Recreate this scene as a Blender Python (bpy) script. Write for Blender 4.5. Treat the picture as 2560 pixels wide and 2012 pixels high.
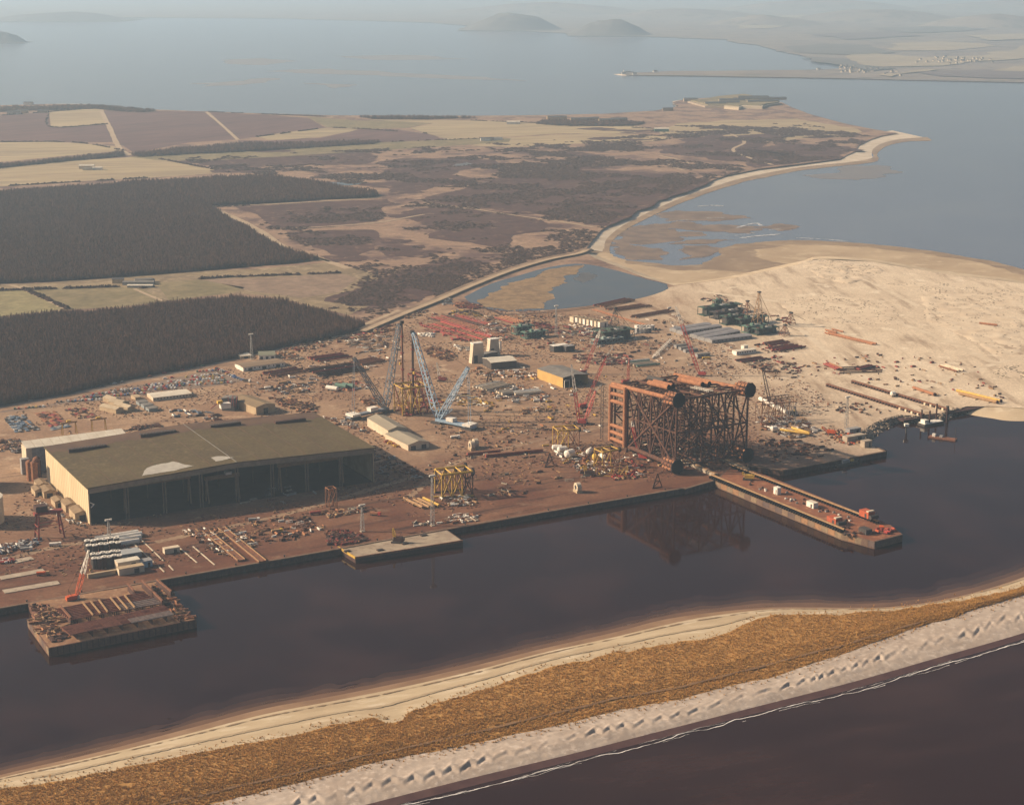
import bpy, bmesh, math, random
import numpy as np
from mathutils import Vector, Matrix, noise as mnoise

# ------------------------------------------------------------------ camera, sky, sun, exposure
SC = bpy.context.scene
for o in list(bpy.data.objects): bpy.data.objects.remove(o)
COL = SC.collection
W_, H_ = 2560, 2012                 # size of the photograph the survey points were read from
FPX, YH, CAMH = 4250.0, -60.0, 430.0
PITCH = math.atan((H_ / 2 - YH) / FPX)
cam_d = bpy.data.cameras.new('camera'); cam = bpy.data.objects.new('camera', cam_d); COL.objects.link(cam)
cam.location = (0, 0, CAMH); cam.rotation_euler = (math.pi / 2 - PITCH, 0, 0)
cam_d.sensor_fit = 'HORIZONTAL'; cam_d.sensor_width = 36; cam_d.lens = FPX / W_ * 36
cam_d.clip_start = 5; cam_d.clip_end = 200000
SC.camera = cam
SUN_AZ, SUN_EL = math.radians(-85), math.radians(28)       # azimuth from +Y clockwise
wd = bpy.data.worlds.new('World'); SC.world = wd; wd.use_nodes = True
nt = wd.node_tree; bg = nt.nodes['Background']
sk = nt.nodes.new('ShaderNodeTexSky'); sk.sky_type = 'NISHITA'; sk.sun_disc = False
sk.sun_elevation = SUN_EL; sk.sun_rotation = SUN_AZ; sk.air_density = 1.0; sk.dust_density = 5.0; sk.ozone_density = 1.0
nt.links.new(sk.outputs[0], bg.inputs[0]); bg.inputs[1].default_value = 0.055
sd = bpy.data.lights.new('sun', 'SUN'); sun = bpy.data.objects.new('sun', sd); COL.objects.link(sun)
sd.energy = 5.0; sd.angle = math.radians(0.6); sd.color = (1.0, 0.79, 0.57)
tosun = Vector((math.sin(SUN_AZ) * math.cos(SUN_EL), math.cos(SUN_AZ) * math.cos(SUN_EL), math.sin(SUN_EL)))
sun.rotation_euler = tosun.to_track_quat('Z', 'Y').to_euler(); sun.location = (0, 0, 3000)
SC.view_settings.view_transform = 'Standard'; SC.view_settings.look = 'None'
SC.view_settings.exposure = 0.62; SC.view_settings.gamma = 1.0; SC.view_settings.use_curve_mapping = False
SC.cycles.volume_bounces = 2; SC.cycles.max_bounces = 6; SC.cycles.transparent_max_bounces = 8

# ------------------------------------------------------------------ survey helpers
LAND = 5.0                          # level of the yard above the water
cp, sp = math.cos(PITCH), math.sin(PITCH)
def ray(u, v):
    a = (u - W_ / 2) / FPX; b = -(v - H_ / 2) / FPX
    return np.array([a, cp + b * sp, -sp + b * cp])
def G(u, v, z=LAND):
    d = ray(u, v); t = (z - CAMH) / d[2]
    return Vector((d[0] * t, d[1] * t, z))
ZW = {1: (0, 850), 2: (500, 750), 3: (1000, 700), 4: (1400, 850), 5: (1900, 850), 6: (0, 1200), 7: (600, 1100), 8: (1640, 1100)}
def S(k, x, y):
    if k == 'F': return x * 1.1781, y * 1.1781
    if k == 'A': return x / 2.173, 400 + y / 2.173
    if k == 'B': return 1000 + x / 2.173, 400 + y / 2.173
    if k == 'C': return 1800 + x / 2.8592, 550 + y / 2.8592
    if k == 'D': return x / 1.6977, y / 1.6977
    if k == 'E': return 1280 + x / 1.6977, y / 1.6977
    if k == 0: return x, y
    a, b = ZW[k]; return a + x / 3.3953, b + y / 3.3953
def g(k, x, y, z=LAND): return G(*S(k, x, y), z)
def reach(foot, d, k, x, y):
    """point over the vertical plane through foot along d that is seen at the survey point"""
    D = ray(*S(k, x, y)); dx, dy = d[0], d[1]; l = math.hypot(dx, dy); dx /= l; dy /= l
    A = np.array([[D[0], -dx, 0], [D[1], -dy, 0], [D[2], 0, -1]]); b = np.array([foot[0], foot[1], foot[2] - CAMH])
    t, r, h = np.linalg.solve(A, b)
    return Vector((foot[0] + r * dx, foot[1] + r * dy, foot[2] + h))
def heading(a, b): return math.atan2(b[1] - a[1], b[0] - a[0])
rnd = random.Random(7)
ORD = ['first', 'second', 'third', 'fourth', 'fifth', 'sixth', 'seventh', 'eighth', 'ninth', 'tenth', 'eleventh', 'twelfth']

# ------------------------------------------------------------------ mesh helpers
class MB:
    def __init__(s): s.v = []; s.f = []; s.m = []
    def add(s, vs, fs, mi=0):
        o = len(s.v); s.v += [tuple(p) for p in vs]; s.f += [tuple(i + o for i in f) for f in fs]; s.m += [mi] * len(fs); return s
    def box(s, x0, x1, y0, y1, z0, z1, mi=0):
        return s.add([(x0, y0, z0), (x1, y0, z0), (x1, y1, z0), (x0, y1, z0), (x0, y0, z1), (x1, y0, z1), (x1, y1, z1), (x0, y1, z1)],
                     [(3, 2, 1, 0), (4, 5, 6, 7), (0, 1, 5, 4), (1, 2, 6, 5), (2, 3, 7, 6), (3, 0, 4, 7)], mi)
    def obox(s, c, rz, lx, ly, z0, z1, mi=0):
        ca, sa = math.cos(rz), math.sin(rz); n = len(s.v)
        s.box(-lx / 2, lx / 2, -ly / 2, ly / 2, z0, z1, mi)
        for i in range(n, len(s.v)):
            x, y, z = s.v[i]; s.v[i] = (c[0] + x * ca - y * sa, c[1] + x * sa + y * ca, z)
        return s
    def tube(s, p, q, r, n=6, r2=None, cap=True, mi=0):
        p = Vector(p); q = Vector(q); d = q - p
        if d.length < 1e-6: return s
        d.normalize(); up = Vector((0, 0, 1)) if abs(d.z) < .9 else Vector((1, 0, 0))
        a = d.cross(up).normalized(); b = d.cross(a); r2 = r if r2 is None else r2
        vs = []
        for c, rr in ((p, r), (q, r2)):
            for i in range(n):
                t = 2 * math.pi * (i + .5) / n; vs.append(c + a * math.cos(t) * rr + b * math.sin(t) * rr)
        fs = [(i, (i + 1) % n, n + (i + 1) % n, n + i) for i in range(n)]
        if cap: fs += [tuple(range(n - 1, -1, -1)), tuple(range(n, 2 * n))]
        return s.add(vs, fs, mi)
    def prism(s, poly, z0, z1, mi=0):
        n = len(poly); a = sum(poly[i][0] * poly[(i + 1) % n][1] - poly[(i + 1) % n][0] * poly[i][1] for i in range(n))
        if a < 0: poly = poly[::-1]
        vs = [(x, y, z0) for x, y in [p[:2] for p in poly]] + [(x, y, z1) for x, y in [p[:2] for p in poly]]
        return s.add(vs, [tuple(range(n, 2 * n)), tuple(range(n - 1, -1, -1))] + [(i, (i + 1) % n, n + (i + 1) % n, n + i) for i in range(n)], mi)
    def gable(s, L, Wd, h, rise, mi=0, over=0):     # solid with a pitched top, ridge along x
        y = Wd / 2
        return s.add([(0, -y, 0), (L, -y, 0), (L, y, 0), (0, y, 0), (0, -y, h), (L, -y, h), (L, y, h), (0, y, h), (0, 0, h + rise), (L, 0, h + rise)],
                     [(3, 2, 1, 0), (0, 1, 5, 4), (2, 3, 7, 6), (1, 2, 6, 9, 5), (3, 0, 4, 8, 7), (4, 5, 9, 8), (6, 7, 8, 9)], mi)
    def mesh(s, name, mats, smooth=False):
        me = bpy.data.meshes.new(name); me.from_pydata(s.v, [], s.f)
        for m in (mats if isinstance(mats, (list, tuple)) else [mats]): me.materials.append(m)
        if any(s.m): me.polygons.foreach_set('material_index', s.m)
        if smooth: me.polygons.foreach_set('use_smooth', [True] * len(me.polygons))
        me.update(); return me
    def build(s, name, mats, parent=None, loc=None, rz=0, kind=None, smooth=False):
        o = bpy.data.objects.new(name, s.mesh(name, mats, smooth)); COL.objects.link(o)
        if parent: o.parent = parent
        if loc is not None: o.location = loc
        o.rotation_euler.z = rz
        if kind: o['kind'] = kind
        return o
def empty(name, loc=(0, 0, 0), rz=0):
    o = bpy.data.objects.new(name, None); COL.objects.link(o); o.location = loc; o.rotation_euler.z = rz; o.empty_display_size = 2; return o
def tag(o, label, cat, group=None):
    o['label'] = label; o['category'] = cat
    if group: o['group'] = group
    return o
KIDS = {}
def copy_tree(o, parent=None):
    c = o.copy(); COL.objects.link(c); c.parent = parent
    for ch in list(o.children): copy_tree(ch, c)
    return c

# ------------------------------------------------------------------ materials
MATS = {}
def mat(name, c1, c2=None, sc=.05, lo=.35, hi=.65, c3=None, sc3=.5, lo3=.5, hi3=.7, rough=.9, spec=.2, metal=0, bump=0, bsc=.5, stretch=None, rz=0, coord='pos', vary=0, det=6, rand=0):
    if name in MATS: return MATS[name]
    m = bpy.data.materials.new(name); m.use_nodes = True; t = m.node_tree; N = t.nodes; L = t.links
    b = N['Principled BSDF']; b.inputs['Roughness'].default_value = rough; b.inputs['Specular IOR Level'].default_value = spec; b.inputs['Metallic'].default_value = metal
    if coord == 'pos': src = N.new('ShaderNodeNewGeometry').outputs['Position']
    else: src = N.new('ShaderNodeTexCoord').outputs['Object']
    if stretch or rz:
        mp = N.new('ShaderNodeMapping'); mp.vector_type = 'TEXTURE'; mp.inputs['Rotation'].default_value = (0, 0, rz); mp.inputs['Scale'].default_value = (stretch or (1, 1, 1)); L.new(src, mp.inputs[0]); src = mp.outputs[0]
    def nz(scale, d=det):
        n = N.new('ShaderNodeTexNoise'); n.inputs['Scale'].default_value = scale; n.inputs['Detail'].default_value = d; n.inputs['Roughness'].default_value = .62; L.new(src, n.inputs['Vector']); return n.outputs[0]
    def ramp(s, a, bb):
        r = N.new('ShaderNodeMapRange'); r.interpolation_type = 'SMOOTHSTEP'; r.inputs[1].default_value = a; r.inputs[2].default_value = bb; L.new(s, r.inputs[0]); return r.outputs[0]
    def mixc(f, a, bcol):
        x = N.new('ShaderNodeMix'); x.data_type = 'RGBA'; L.new(f, x.inputs[0]) if not isinstance(f, float) else setattr(x.inputs[0], 'default_value', f)
        for sock, c in ((x.inputs[6], a), (x.inputs[7], bcol)):
            if isinstance(c, tuple): sock.default_value = (*c, 1)
            else: L.new(c, sock)
        return x.outputs[2]
    col = c1
    if c2: col = mixc(ramp(nz(sc), lo, hi), c1, c2)
    if c3: col = mixc(ramp(nz(sc3), lo3, hi3), col, c3)
    if vary:
        hs = N.new('ShaderNodeHueSaturation'); r = N.new('ShaderNodeMapRange'); L.new(nz(vary), r.inputs[0]); r.inputs[1].default_value = .3; r.inputs[2].default_value = .7; r.inputs[3].default_value = .72; r.inputs[4].default_value = 1.28
        L.new(r.outputs[0], hs.inputs['Value'])
        if isinstance(col, tuple): hs.inputs['Color'].default_value = (*col, 1)
        else: L.new(col, hs.inputs['Color'])
        col = hs.outputs[0]
    if rand:
        oi = N.new('ShaderNodeObjectInfo'); hs = N.new('ShaderNodeHueSaturation'); r = N.new('ShaderNodeMapRange'); L.new(oi.outputs['Random'], r.inputs[0]); r.inputs[3].default_value = 1 - rand; r.inputs[4].default_value = 1 + rand
        L.new(r.outputs[0], hs.inputs['Value'])
        if isinstance(col, tuple): hs.inputs['Color'].default_value = (*col, 1)
        else: L.new(col, hs.inputs['Color'])
        col = hs.outputs[0]
    if isinstance(col, tuple): b.inputs['Base Color'].default_value = (*col, 1)
    else: L.new(col, b.inputs['Base Color'])
    if bump:
        bp = N.new('ShaderNodeBump'); bp.inputs['Strength'].default_value = 1; bp.inputs['Distance'].default_value = bump; L.new(nz(bsc, 5), bp.inputs['Height']); L.new(bp.outputs[0], b.inputs['Normal'])
    MATS[name] = m; return m
# ================================================================== THE SETTING
def catmull(p, n):
    p = [np.array(q, float) for q in p]; P = [2 * p[0] - p[1]] + p + [2 * p[-1] - p[-2]]; out = []
    for i in range(1, len(P) - 2):
        a, b, c, d = P[i - 1:i + 3]
        for k in range(12):
            t = k / 12; out.append(.5 * ((2 * b) + (c - a) * t + (2 * a - 5 * b + 4 * c - d) * t * t + (3 * b - a - 3 * c + d) * t ** 3))
    out.append(P[-2]); out = np.array(out); s = np.r_[0, np.cumsum(np.linalg.norm(np.diff(out, axis=0), axis=1))]
    q = np.linspace(0, s[-1], n); return np.stack([np.interp(q, s, out[:, 0]), np.interp(q, s, out[:, 1])], 1)
def vnoise(x, y, sc, seed=0, octv=4):
    x = np.asarray(x, float) / sc + seed * 17.3; y = np.asarray(y, float) / sc - seed * 9.1; tot = 0; amp = .5
    for _ in range(octv):
        xi = np.floor(x).astype(np.int64); yi = np.floor(y).astype(np.int64); fx = x - xi; fy = y - yi; fx = fx * fx * (3 - 2 * fx); fy = fy * fy * (3 - 2 * fy)
        def h(a, b):
            n = (a * 374761393 + b * 668265263 + seed * 362437) & 0x7fffffff; n = ((n ^ (n >> 13)) * 1274126177) & 0x7fffffff; return ((n ^ (n >> 16)) & 0xffff) / 65535.
        v = (h(xi, yi) * (1 - fx) + h(xi + 1, yi) * fx) * (1 - fy) + (h(xi, yi + 1) * (1 - fx) + h(xi + 1, yi + 1) * fx) * fy
        tot = tot + amp * v; amp *= .5; x = x * 2.03 + 3.1; y = y * 2.03 + 1.7
    return tot / (1 - .5 ** octv)
def inpoly(x, y, poly):
    r = np.zeros(len(x), bool); n = len(poly); j = n - 1
    for i in range(n):
        xi, yi = poly[i][:2]; xj, yj = poly[j][:2]
        c = ((yi > y) != (yj > y)) & (x < (xj - xi) * (y - yi) / (yj - yi + 1e-12) + xi); r ^= c; j = i
    return r
def fractal(pts, amp, seg, closed=True, seed=1):
    r = random.Random(seed); p = [Vector((q[0], q[1])) for q in pts]
    for _ in range(7):
        out = []; n = len(p); ch = False
        for i in range(n if closed else n - 1):
            a, b = p[i], p[(i + 1) % n]; out.append(a); d = b - a
            if d.length > seg: out.append((a + b) / 2 + Vector((-d.y, d.x)) * r.gauss(0, amp)); ch = True
        if not closed: out.append(p[-1])
        p = out
        if not ch or len(p) > 900: break
    return p
def wpoly(k, pts, z=LAND): return [g(k, x, y, z).xy for x, y in pts]
def sheet(name, k, pts, z, m, rag=0, seg=6, seed=1, sm=0, kind='structure'):
    if sm: pts = catmull(list(pts) + [pts[0]], sm)[:-1]
    p = wpoly(k, pts, z)
    if rag: p = fractal(p, rag, seg, True, seed)
    b = MB(); b.add([(q.x, q.y, z) for q in p], [tuple(range(len(p)))])
    o = b.build(name, m, kind=kind)
    if o.data.polygons[0].normal.z < 0: o.data.flip_normals()
    return o
def ribbon(name, k, pts, width, z, m, n=40, kind='structure', wob=0):
    c = catmull(pts, n); w = [g(k, x, y, z).xy for x, y in c]; b = MB(); v = []
    for i, p in enumerate(w):
        d = (w[min(i + 1, n - 1)] - w[max(i - 1, 0)]).normalized(); nn = Vector((-d.y, d.x)); ww = width / 2 * (1 + wob * rnd.uniform(-1, 1))
        v += [(*(p + nn * ww), z), (*(p - nn * ww), z)]
    b.add(v, [(2 * i, 2 * i + 1, 2 * i + 3, 2 * i + 2) for i in range(n - 1)]); return b.build(name, m, kind=kind)
def loft(name, k, lines, m, n=200, sub=6, amp=0, ns=8, jit=0, kind='structure', seed=3):
    L = []
    for pts, z in lines:
        c = catmull(pts, n); L.append(np.array([g(k, x, y, z)[:] for x, y in c]))
        if jit: L[-1][:, 1] += (vnoise(L[-1][:, 0], L[-1][:, 0] * 0 + len(L), 14, seed + len(L)) - .5) * jit
    rows = []
    for a, b in zip(L[:-1], L[1:]):
        for s in range(sub): rows.append(a + (b - a) * s / sub)
    rows.append(L[-1]); R = np.array(rows); nr = len(rows)
    if amp:
        e = np.ones((nr, 1)); e[0] = e[-1] = 0; R[:, :, 2] += e * amp * (vnoise(R[:, :, 0], R[:, :, 1], ns, seed) - .5) * 2
    v = R.reshape(-1, 3); f = [(r * n + i, r * n + i + 1, (r + 1) * n + i + 1, (r + 1) * n + i) for r in range(nr - 1) for i in range(n - 1)]
    b = MB(); b.v = [tuple(q) for q in v]; b.f = f; b.m = [0] * len(f); o = b.build(name, m, kind=kind, smooth=True)
    if o.data.polygons[0].normal.z < 0: o.data.flip_normals()
    return o, R

# ---- scatter of uncountable growth (geometry nodes instancing of unlinked source meshes)
def scatter(name, xyz, scl, protos, seed=0, parent=None):
    n = len(xyz); me = bpy.data.meshes.new(name); me.vertices.add(n); me.vertices.foreach_set('co', np.asarray(xyz, np.float32).ravel())
    r = np.random.default_rng(seed)
    a = me.attributes.new('scl', 'FLOAT_VECTOR', 'POINT'); a.data.foreach_set('vector', np.asarray(scl, np.float32).ravel())
    rot = np.zeros((n, 3), np.float32); rot[:, 2] = r.uniform(0, 6.28, n); rot[:, :2] = r.normal(0, .05, (n, 2))
    a = me.attributes.new('rot', 'FLOAT_VECTOR', 'POINT'); a.data.foreach_set('vector', rot.ravel())
    a = me.attributes.new('pick', 'INT', 'POINT'); a.data.foreach_set('value', r.integers(0, len(protos), n).astype(np.int32))
    o = bpy.data.objects.new(name, me); COL.objects.link(o); o['kind'] = 'stuff'
    if parent: o.parent = parent
    ng = bpy.data.node_groups.new(name, 'GeometryNodeTree'); ng.interface.new_socket('Geometry', in_out='INPUT', socket_type='NodeSocketGeometry'); ng.interface.new_socket('Geometry', in_out='OUTPUT', socket_type='NodeSocketGeometry')
    N, Lk = ng.nodes, ng.links; gi = N.new('NodeGroupInput'); go = N.new('NodeGroupOutput'); iop = N.new('GeometryNodeInstanceOnPoints'); gti = N.new('GeometryNodeGeometryToInstance')
    for p in reversed(protos):
        oi = N.new('GeometryNodeObjectInfo'); oi.inputs['Object'].default_value = p; Lk.new(oi.outputs['Geometry'], gti.inputs[0])
    def attr(nm, ty):
        x = N.new('GeometryNodeInputNamedAttribute'); x.data_type = ty; x.inputs['Name'].default_value = nm; return [s for s in x.outputs if s.enabled and s.name == 'Attribute'][0]
    Lk.new(gi.outputs[0], iop.inputs['Points']); Lk.new(gti.outputs[0], iop.inputs['Instance']); iop.inputs['Pick Instance'].default_value = True
    Lk.new(attr('pick', 'INT'), iop.inputs['Instance Index']); Lk.new(attr('rot', 'FLOAT_VECTOR'), iop.inputs['Rotation']); Lk.new(attr('scl', 'FLOAT_VECTOR'), iop.inputs['Scale'])
    Lk.new(iop.outputs[0], go.inputs[0]); md = o.modifiers.new('scatter', 'NODES'); md.node_group = ng
    return o
def proto(name, mb, mats): return bpy.data.objects.new(name, mb.mesh(name, mats))
def conifer_proto(seed, m):
    r = random.Random(seed); b = MB(); b.tube((0, 0, 0), (0, 0, 9), .16, 4, .05, False, 1)
    for t in range(7):                                  # ragged whorls of drooping branch fans
        z = 1.6 + t * 1.12; rad = (1.0 - (t / 7.6) ** 1.7) * 1.75 * r.uniform(.85, 1.15); nb = 7 if t < 5 else 5
        for i in range(nb):
            a = 6.283 * (i + r.random() * .7) / nb; a2 = a + r.uniform(.5, .85); l = rad * r.uniform(.7, 1.25); dz = r.uniform(-.9, -.1)
            b.add([(0, 0, z + .9), (math.cos(a) * l, math.sin(a) * l, z + dz), (math.cos((a + a2) / 2) * l * .75, math.sin((a + a2) / 2) * l * .75, z + .35), (math.cos(a2) * l * .95, math.sin(a2) * l * .95, z + dz + r.uniform(-.2, .4))], [(0, 1, 2), (0, 2, 3)])
    b.add([(.1, 0, 10.1), (.5, 0, 9.2), (-.35, .4, 9.2), (-.35, -.4, 9.2)], [(0, 1, 2), (0, 2, 3), (0, 3, 1)]); return b
def bush_proto(seed, n=26, rx=1.0, h=.9):
    r = random.Random(seed); b = MB()
    for i in range(n):
        a = r.uniform(0, 6.283); q = rx * math.sqrt(r.random()); x, y = math.cos(a) * q, math.sin(a) * q; z = h * (1 - (q / rx) ** 2) * r.uniform(.5, 1.1) + .08
        s = r.uniform(.28, .5) * rx; t = r.uniform(0, 6.283)
        b.add([(x + s * math.cos(t), y + s * math.sin(t), z * r.uniform(.2, .7)), (x + s * math.cos(t + 2.1), y + s * math.sin(t + 2.1), z * r.uniform(.2, .7)), (x + s * math.cos(t + 4.2), y + s * math.sin(t + 4.2), z * r.uniform(.2, .7)), (x, y, z)], [(0, 1, 3), (1, 2, 3), (2, 0, 3)])
    return b
def fill(poly, step, jit=.42, seed=0):
    r = np.random.default_rng(seed); p = np.array([q[:2] for q in poly]); x0, y0 = p.min(0); x1, y1 = p.max(0)
    X, Y = np.meshgrid(np.arange(x0, x1, step), np.arange(y0, y1, step)); X = X.ravel(); Y = Y.ravel(); X = X + r.uniform(-jit, jit, len(X)) * step; Y = Y + r.uniform(-jit, jit, len(Y)) * step
    k = inpoly(X, Y, p); return X[k], Y[k]
def xyz(X, Y, z): return np.stack([X, Y, np.full(len(X), z)], 1)
def uscale(n, lo, hi, seed, zvar=.15):
    r = np.random.default_rng(seed); s = r.uniform(lo, hi, n)[:, None] * np.ones((n, 3)); s[:, 2] *= r.uniform(1 - zvar, 1 + zvar, n); return s

# ---- water
def water_mat(name, base, rough, bump, sc):
    m = mat(name, base, rough=rough, spec=.5, bump=bump, bsc=sc, det=3); b = m.node_tree.nodes['Principled BSDF']; b.inputs['IOR'].default_value = 1.33; return m
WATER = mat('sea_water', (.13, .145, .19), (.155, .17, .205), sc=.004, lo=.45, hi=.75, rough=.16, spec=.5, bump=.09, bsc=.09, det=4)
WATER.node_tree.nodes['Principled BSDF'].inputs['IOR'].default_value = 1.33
HARB = mat('harbour_water', (.016, .0048, .0038), (.030, .0115, .009), sc=.012, lo=.42, hi=.72, rough=.05, spec=.11, bump=.02, bsc=.12, det=3)
POND = mat('pond_water', (.05, .05, .055), (.075, .066, .058), sc=.03, lo=.4, hi=.7, rough=.08, spec=.5, bump=.01, bsc=.3, det=3)
b = MB(); R = 90000; b.add([(-R, -2500, 0), (R, -2500, 0), (R, R, 0), (-R, R, 0)], [(0, 1, 2, 3)]); b.build('sea', WATER, kind='structure')
sheet('harbour_water', 'F', [(-300, 1290), (0, 1270), (900, 1080), (1500, 1000), (1750, 960), (1900, 880), (2060, 860), (2300, 870), (2400, 1180), (2173, 1232), (2000, 1280), (1800, 1300), (1500, 1310), (1000, 1420), (560, 1510), (0, 1655), (-300, 1720)], .02, HARB)

SEAN = mat('near_sea', (.022, .0075, .005), (.038, .016, .0115), sc=.02, lo=.4, hi=.7, rough=.12, spec=.11, bump=.12, bsc=.11, det=5, stretch=(3, 1, 1), rz=.3)
sheet('near_sea', 'F', [(-300, 1960), (0, 1940), (430, 1820), (820, 1700), (1200, 1610), (1600, 1500), (2000, 1395), (2173, 1345), (2500, 1230), (3200, 1500), (3000, 2400), (0, 2600)], .02, SEAN)
# ---- land colours
SAND = mat('dry_sand', (.52, .41, .27), (.38, .285, .185), sc=.018, lo=.35, hi=.7, c3=(.60, .50, .36), sc3=.05, rough=.95, bump=.12, bsc=.25)
WET = mat('wet_sand', (.27, .185, .105), (.19, .125, .075), sc=.012, lo=.35, hi=.7, c3=(.33, .24, .15), sc3=.03, rough=.6, spec=.4)
MUD = mat('tidal_mud', (.22, .15, .10), (.13, .09, .065), sc=.03, rough=.5, spec=.4)
MOOR = mat('moor_turf', (.25, .16, .105), (.105, .06, .05), sc=.011, lo=.44, hi=.62, c3=(.33, .225, .15), sc3=.035, lo3=.52, hi3=.72, rough=.95, det=9, vary=.15)
HEATH = mat('heather', (.055, .026, .023), (.080, .041, .033), sc=.02, c3=(.19, .118, .08), sc3=.045, lo3=.56, hi3=.7, rough=.95, det=9, vary=.12)
PLOUGH = mat('ploughed_soil', (.095, .050, .046), (.125, .068, .06), sc=.008, rough=.95, vary=.06, stretch=(6, 1, 1), rz=.9)
PALE = mat('stubble_field', (.34, .265, .15), (.28, .21, .125), sc=.012, rough=.95, vary=.05, stretch=(8, 1, 1), rz=.3)
GRASSF = mat('pasture', (.155, .125, .062), (.205, .16, .085), sc=.015, rough=.95, vary=.08)
TRACK = mat('gravel_track', (.40, .305, .20), (.32, .235, .155), sc=.08, rough=.95)
EARTH = mat('forest_floor', (.07, .05, .035), (.05, .036, .028), sc=.1, rough=.95)

# ---- mainland
COAST = [(-400, 232), (0, 224), (100, 221), (200, 222), (250, 229), (330, 233), (520, 240), (700, 245), (880, 246), (1000, 246), (1130, 245), (1280, 242), (1390, 235), (1440, 226), (1425, 217), (1450, 212), (1500, 208), (1560, 205), (1610, 207), (1660, 218), (1680, 228), (1720, 243), (1790, 262), (1850, 274), (1905, 283)]
BI = [(1905, 283), (1870, 289), (1845, 297), (1822, 309), (1812, 323), (1780, 338), (1690, 349), (1610, 359), (1540, 373), (1470, 397), (1400, 424), (1350, 446), (1310, 467), (1275, 489), (1255, 513), (1240, 534)]
RIDGE = [(1240, 534), (1262, 548), (1300, 562), (1370, 590), (1430, 606), (1560, 590), (1700, 560), (1740, 550), (1850, 556), (2000, 580), (2173, 602), (2400, 640)]
main = COAST + BI[1:] + RIDGE[1:] + [(2400, 846), (2173, 860), (2100, 858), (2045, 858), (1800, 850), (1500, 800), (900, 800), (-50, 880), (-700, 880)]
sheet('ground', 'F', main, LAND - .12, MOOR)
# west beach and the point
BO = [(1965, 290), (1905, 294), (1866, 304), (1848, 320), (1850, 334), (1800, 342), (1700, 352), (1620, 367), (1560, 380), (1480, 405), (1420, 428), (1370, 451), (1330, 471), (1300, 491), (1283, 510), (1280, 530)]
SHORE = mat('shell_beach', (.56, .475, .365), (.46, .375, .27), sc=.03, rough=.95)
BIc = [tuple(q) for q in catmull([(x - 12, y - 6) for x, y in BI], 120)]; BOc = [tuple(q) for q in catmull(BO, 120)]; BO3 = [tuple(q) for q in catmull([(x + 13, y + 8) for x, y in BO], 120)]
loft('beach', 'F', [(BIc, LAND - .3), ([tuple(q) for q in catmull([(x + 9, y + 5) for x, y in BO], 120)], -.6)], SHORE, n=160, sub=4)
BO2 = [(1990, 291), (1915, 297), (1874, 306), (1857, 321), (1862, 337), (1800, 347), (1700, 357), (1622, 373), (1565, 386), (1485, 412), (1428, 434), (1380, 457), (1342, 477), (1312, 497), (1300, 515), (1300, 532)]
sheet('beach', 'F', [tuple(q) for q in catmull([(x + 2, y + 1) for x, y in BO], 120)] + [(x, y + 3 * (float(vnoise([x], [y], 22, 4)[0]) - .5)) for x, y in BO3][::-1], .35, WET)
bank = [(x, y + 5) for x, y in COAST[::-1]]
loft('shore_bank', 'F', [(COAST, -.5), ([(x, y + 1.6) for x, y in COAST], LAND - .05)], SHORE, n=160, sub=2)
# tidal bank on the seaward side of the yard
TB = [(1252, 520), (1290, 531), (1320, 552), (1420, 563), (1490, 561), (1512, 548), (1525, 533), (1560, 518), (1650, 511), (1720, 510), (1800, 514), (1900, 523), (2000, 536), (2100, 553), (2173, 572), (2400, 618)]
sheet('tidal_sand', 'F', TB + [(2400, 660), (2173, 615), (2000, 595), (1850, 570), (1740, 565), (1560, 600), (1430, 615), (1300, 570), (1240, 545)], .3, WET, rag=.05, seg=12, seed=5)
DRYB = mat('bank_sand', (.40, .30, .19), (.33, .24, .15), sc=.01, c3=(.46, .36, .24), sc3=.03, rough=.9)
sheet('tidal_sand', 'F', [(1600, 530), (1680, 519), (1780, 521), (1900, 532), (2000, 546), (2100, 563), (2173, 584), (2400, 628), (2400, 660), (2173, 612), (2000, 592), (1850, 568), (1740, 562), (1690, 566), (1640, 556), (1600, 545)], .5, DRYB, rag=.09, seg=10, seed=9)
sheet('tidal_sand', 'F', [(1240, 538), (1285, 535), (1330, 560), (1430, 574), (1520, 573), (1600, 577), (1560, 592), (1430, 612), (1300, 568)], .5, DRYB, rag=.08, seg=10, seed=11)
loft('dune_face', 'F', [(RIDGE, LAND - .12), ([(x - 2, y - 6) if x > 1430 else (x + 7, y - 5) for x, y in RIDGE], .2)], SAND, n=200, sub=3, amp=.5, ns=9)
for i, pts in enumerate([[(1330, 482), (1400, 478), (1480, 492), (1500, 500), (1440, 512), (1360, 520), (1320, 505)], [(1300, 530), (1360, 522), (1420, 538), (1400, 552), (1340, 552)], [(1390, 455), (1440, 447), (1530, 450), (1500, 468), (1420, 470)],
                         [(1440, 530), (1500, 520), (1530, 526), (1500, 545), (1440, 552)], [(1370, 478), (1450, 470), (1560, 478), (1620, 486), (1540, 492), (1430, 486)], [(1560, 480), (1640, 476), (1700, 482), (1650, 490)],
                         [(1300, 512), (1330, 505), (1350, 522), (1310, 528)], [(1700, 372), (1800, 352), (1860, 350), (1900, 362), (1860, 378), (1760, 380)], [(1420, 518), (1500, 508), (1560, 510), (1500, 518)]]):
    sheet('mud_bank', 'F', pts, .12 + i * .01, MUD if i != 7 else mat('shoal_sand', (.19, .17, .16), (.165, .155, .16), sc=.02, rough=.4), rag=.16, seg=7, seed=20 + i)
FOAM2 = mat('thin_foam', (.50, .50, .50), (.30, .31, .33), sc=.2, rough=.8)
FOAM = mat('surf_foam', (.72, .70, .68), (.5, .5, .5), sc=.15, rough=.8)
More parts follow.
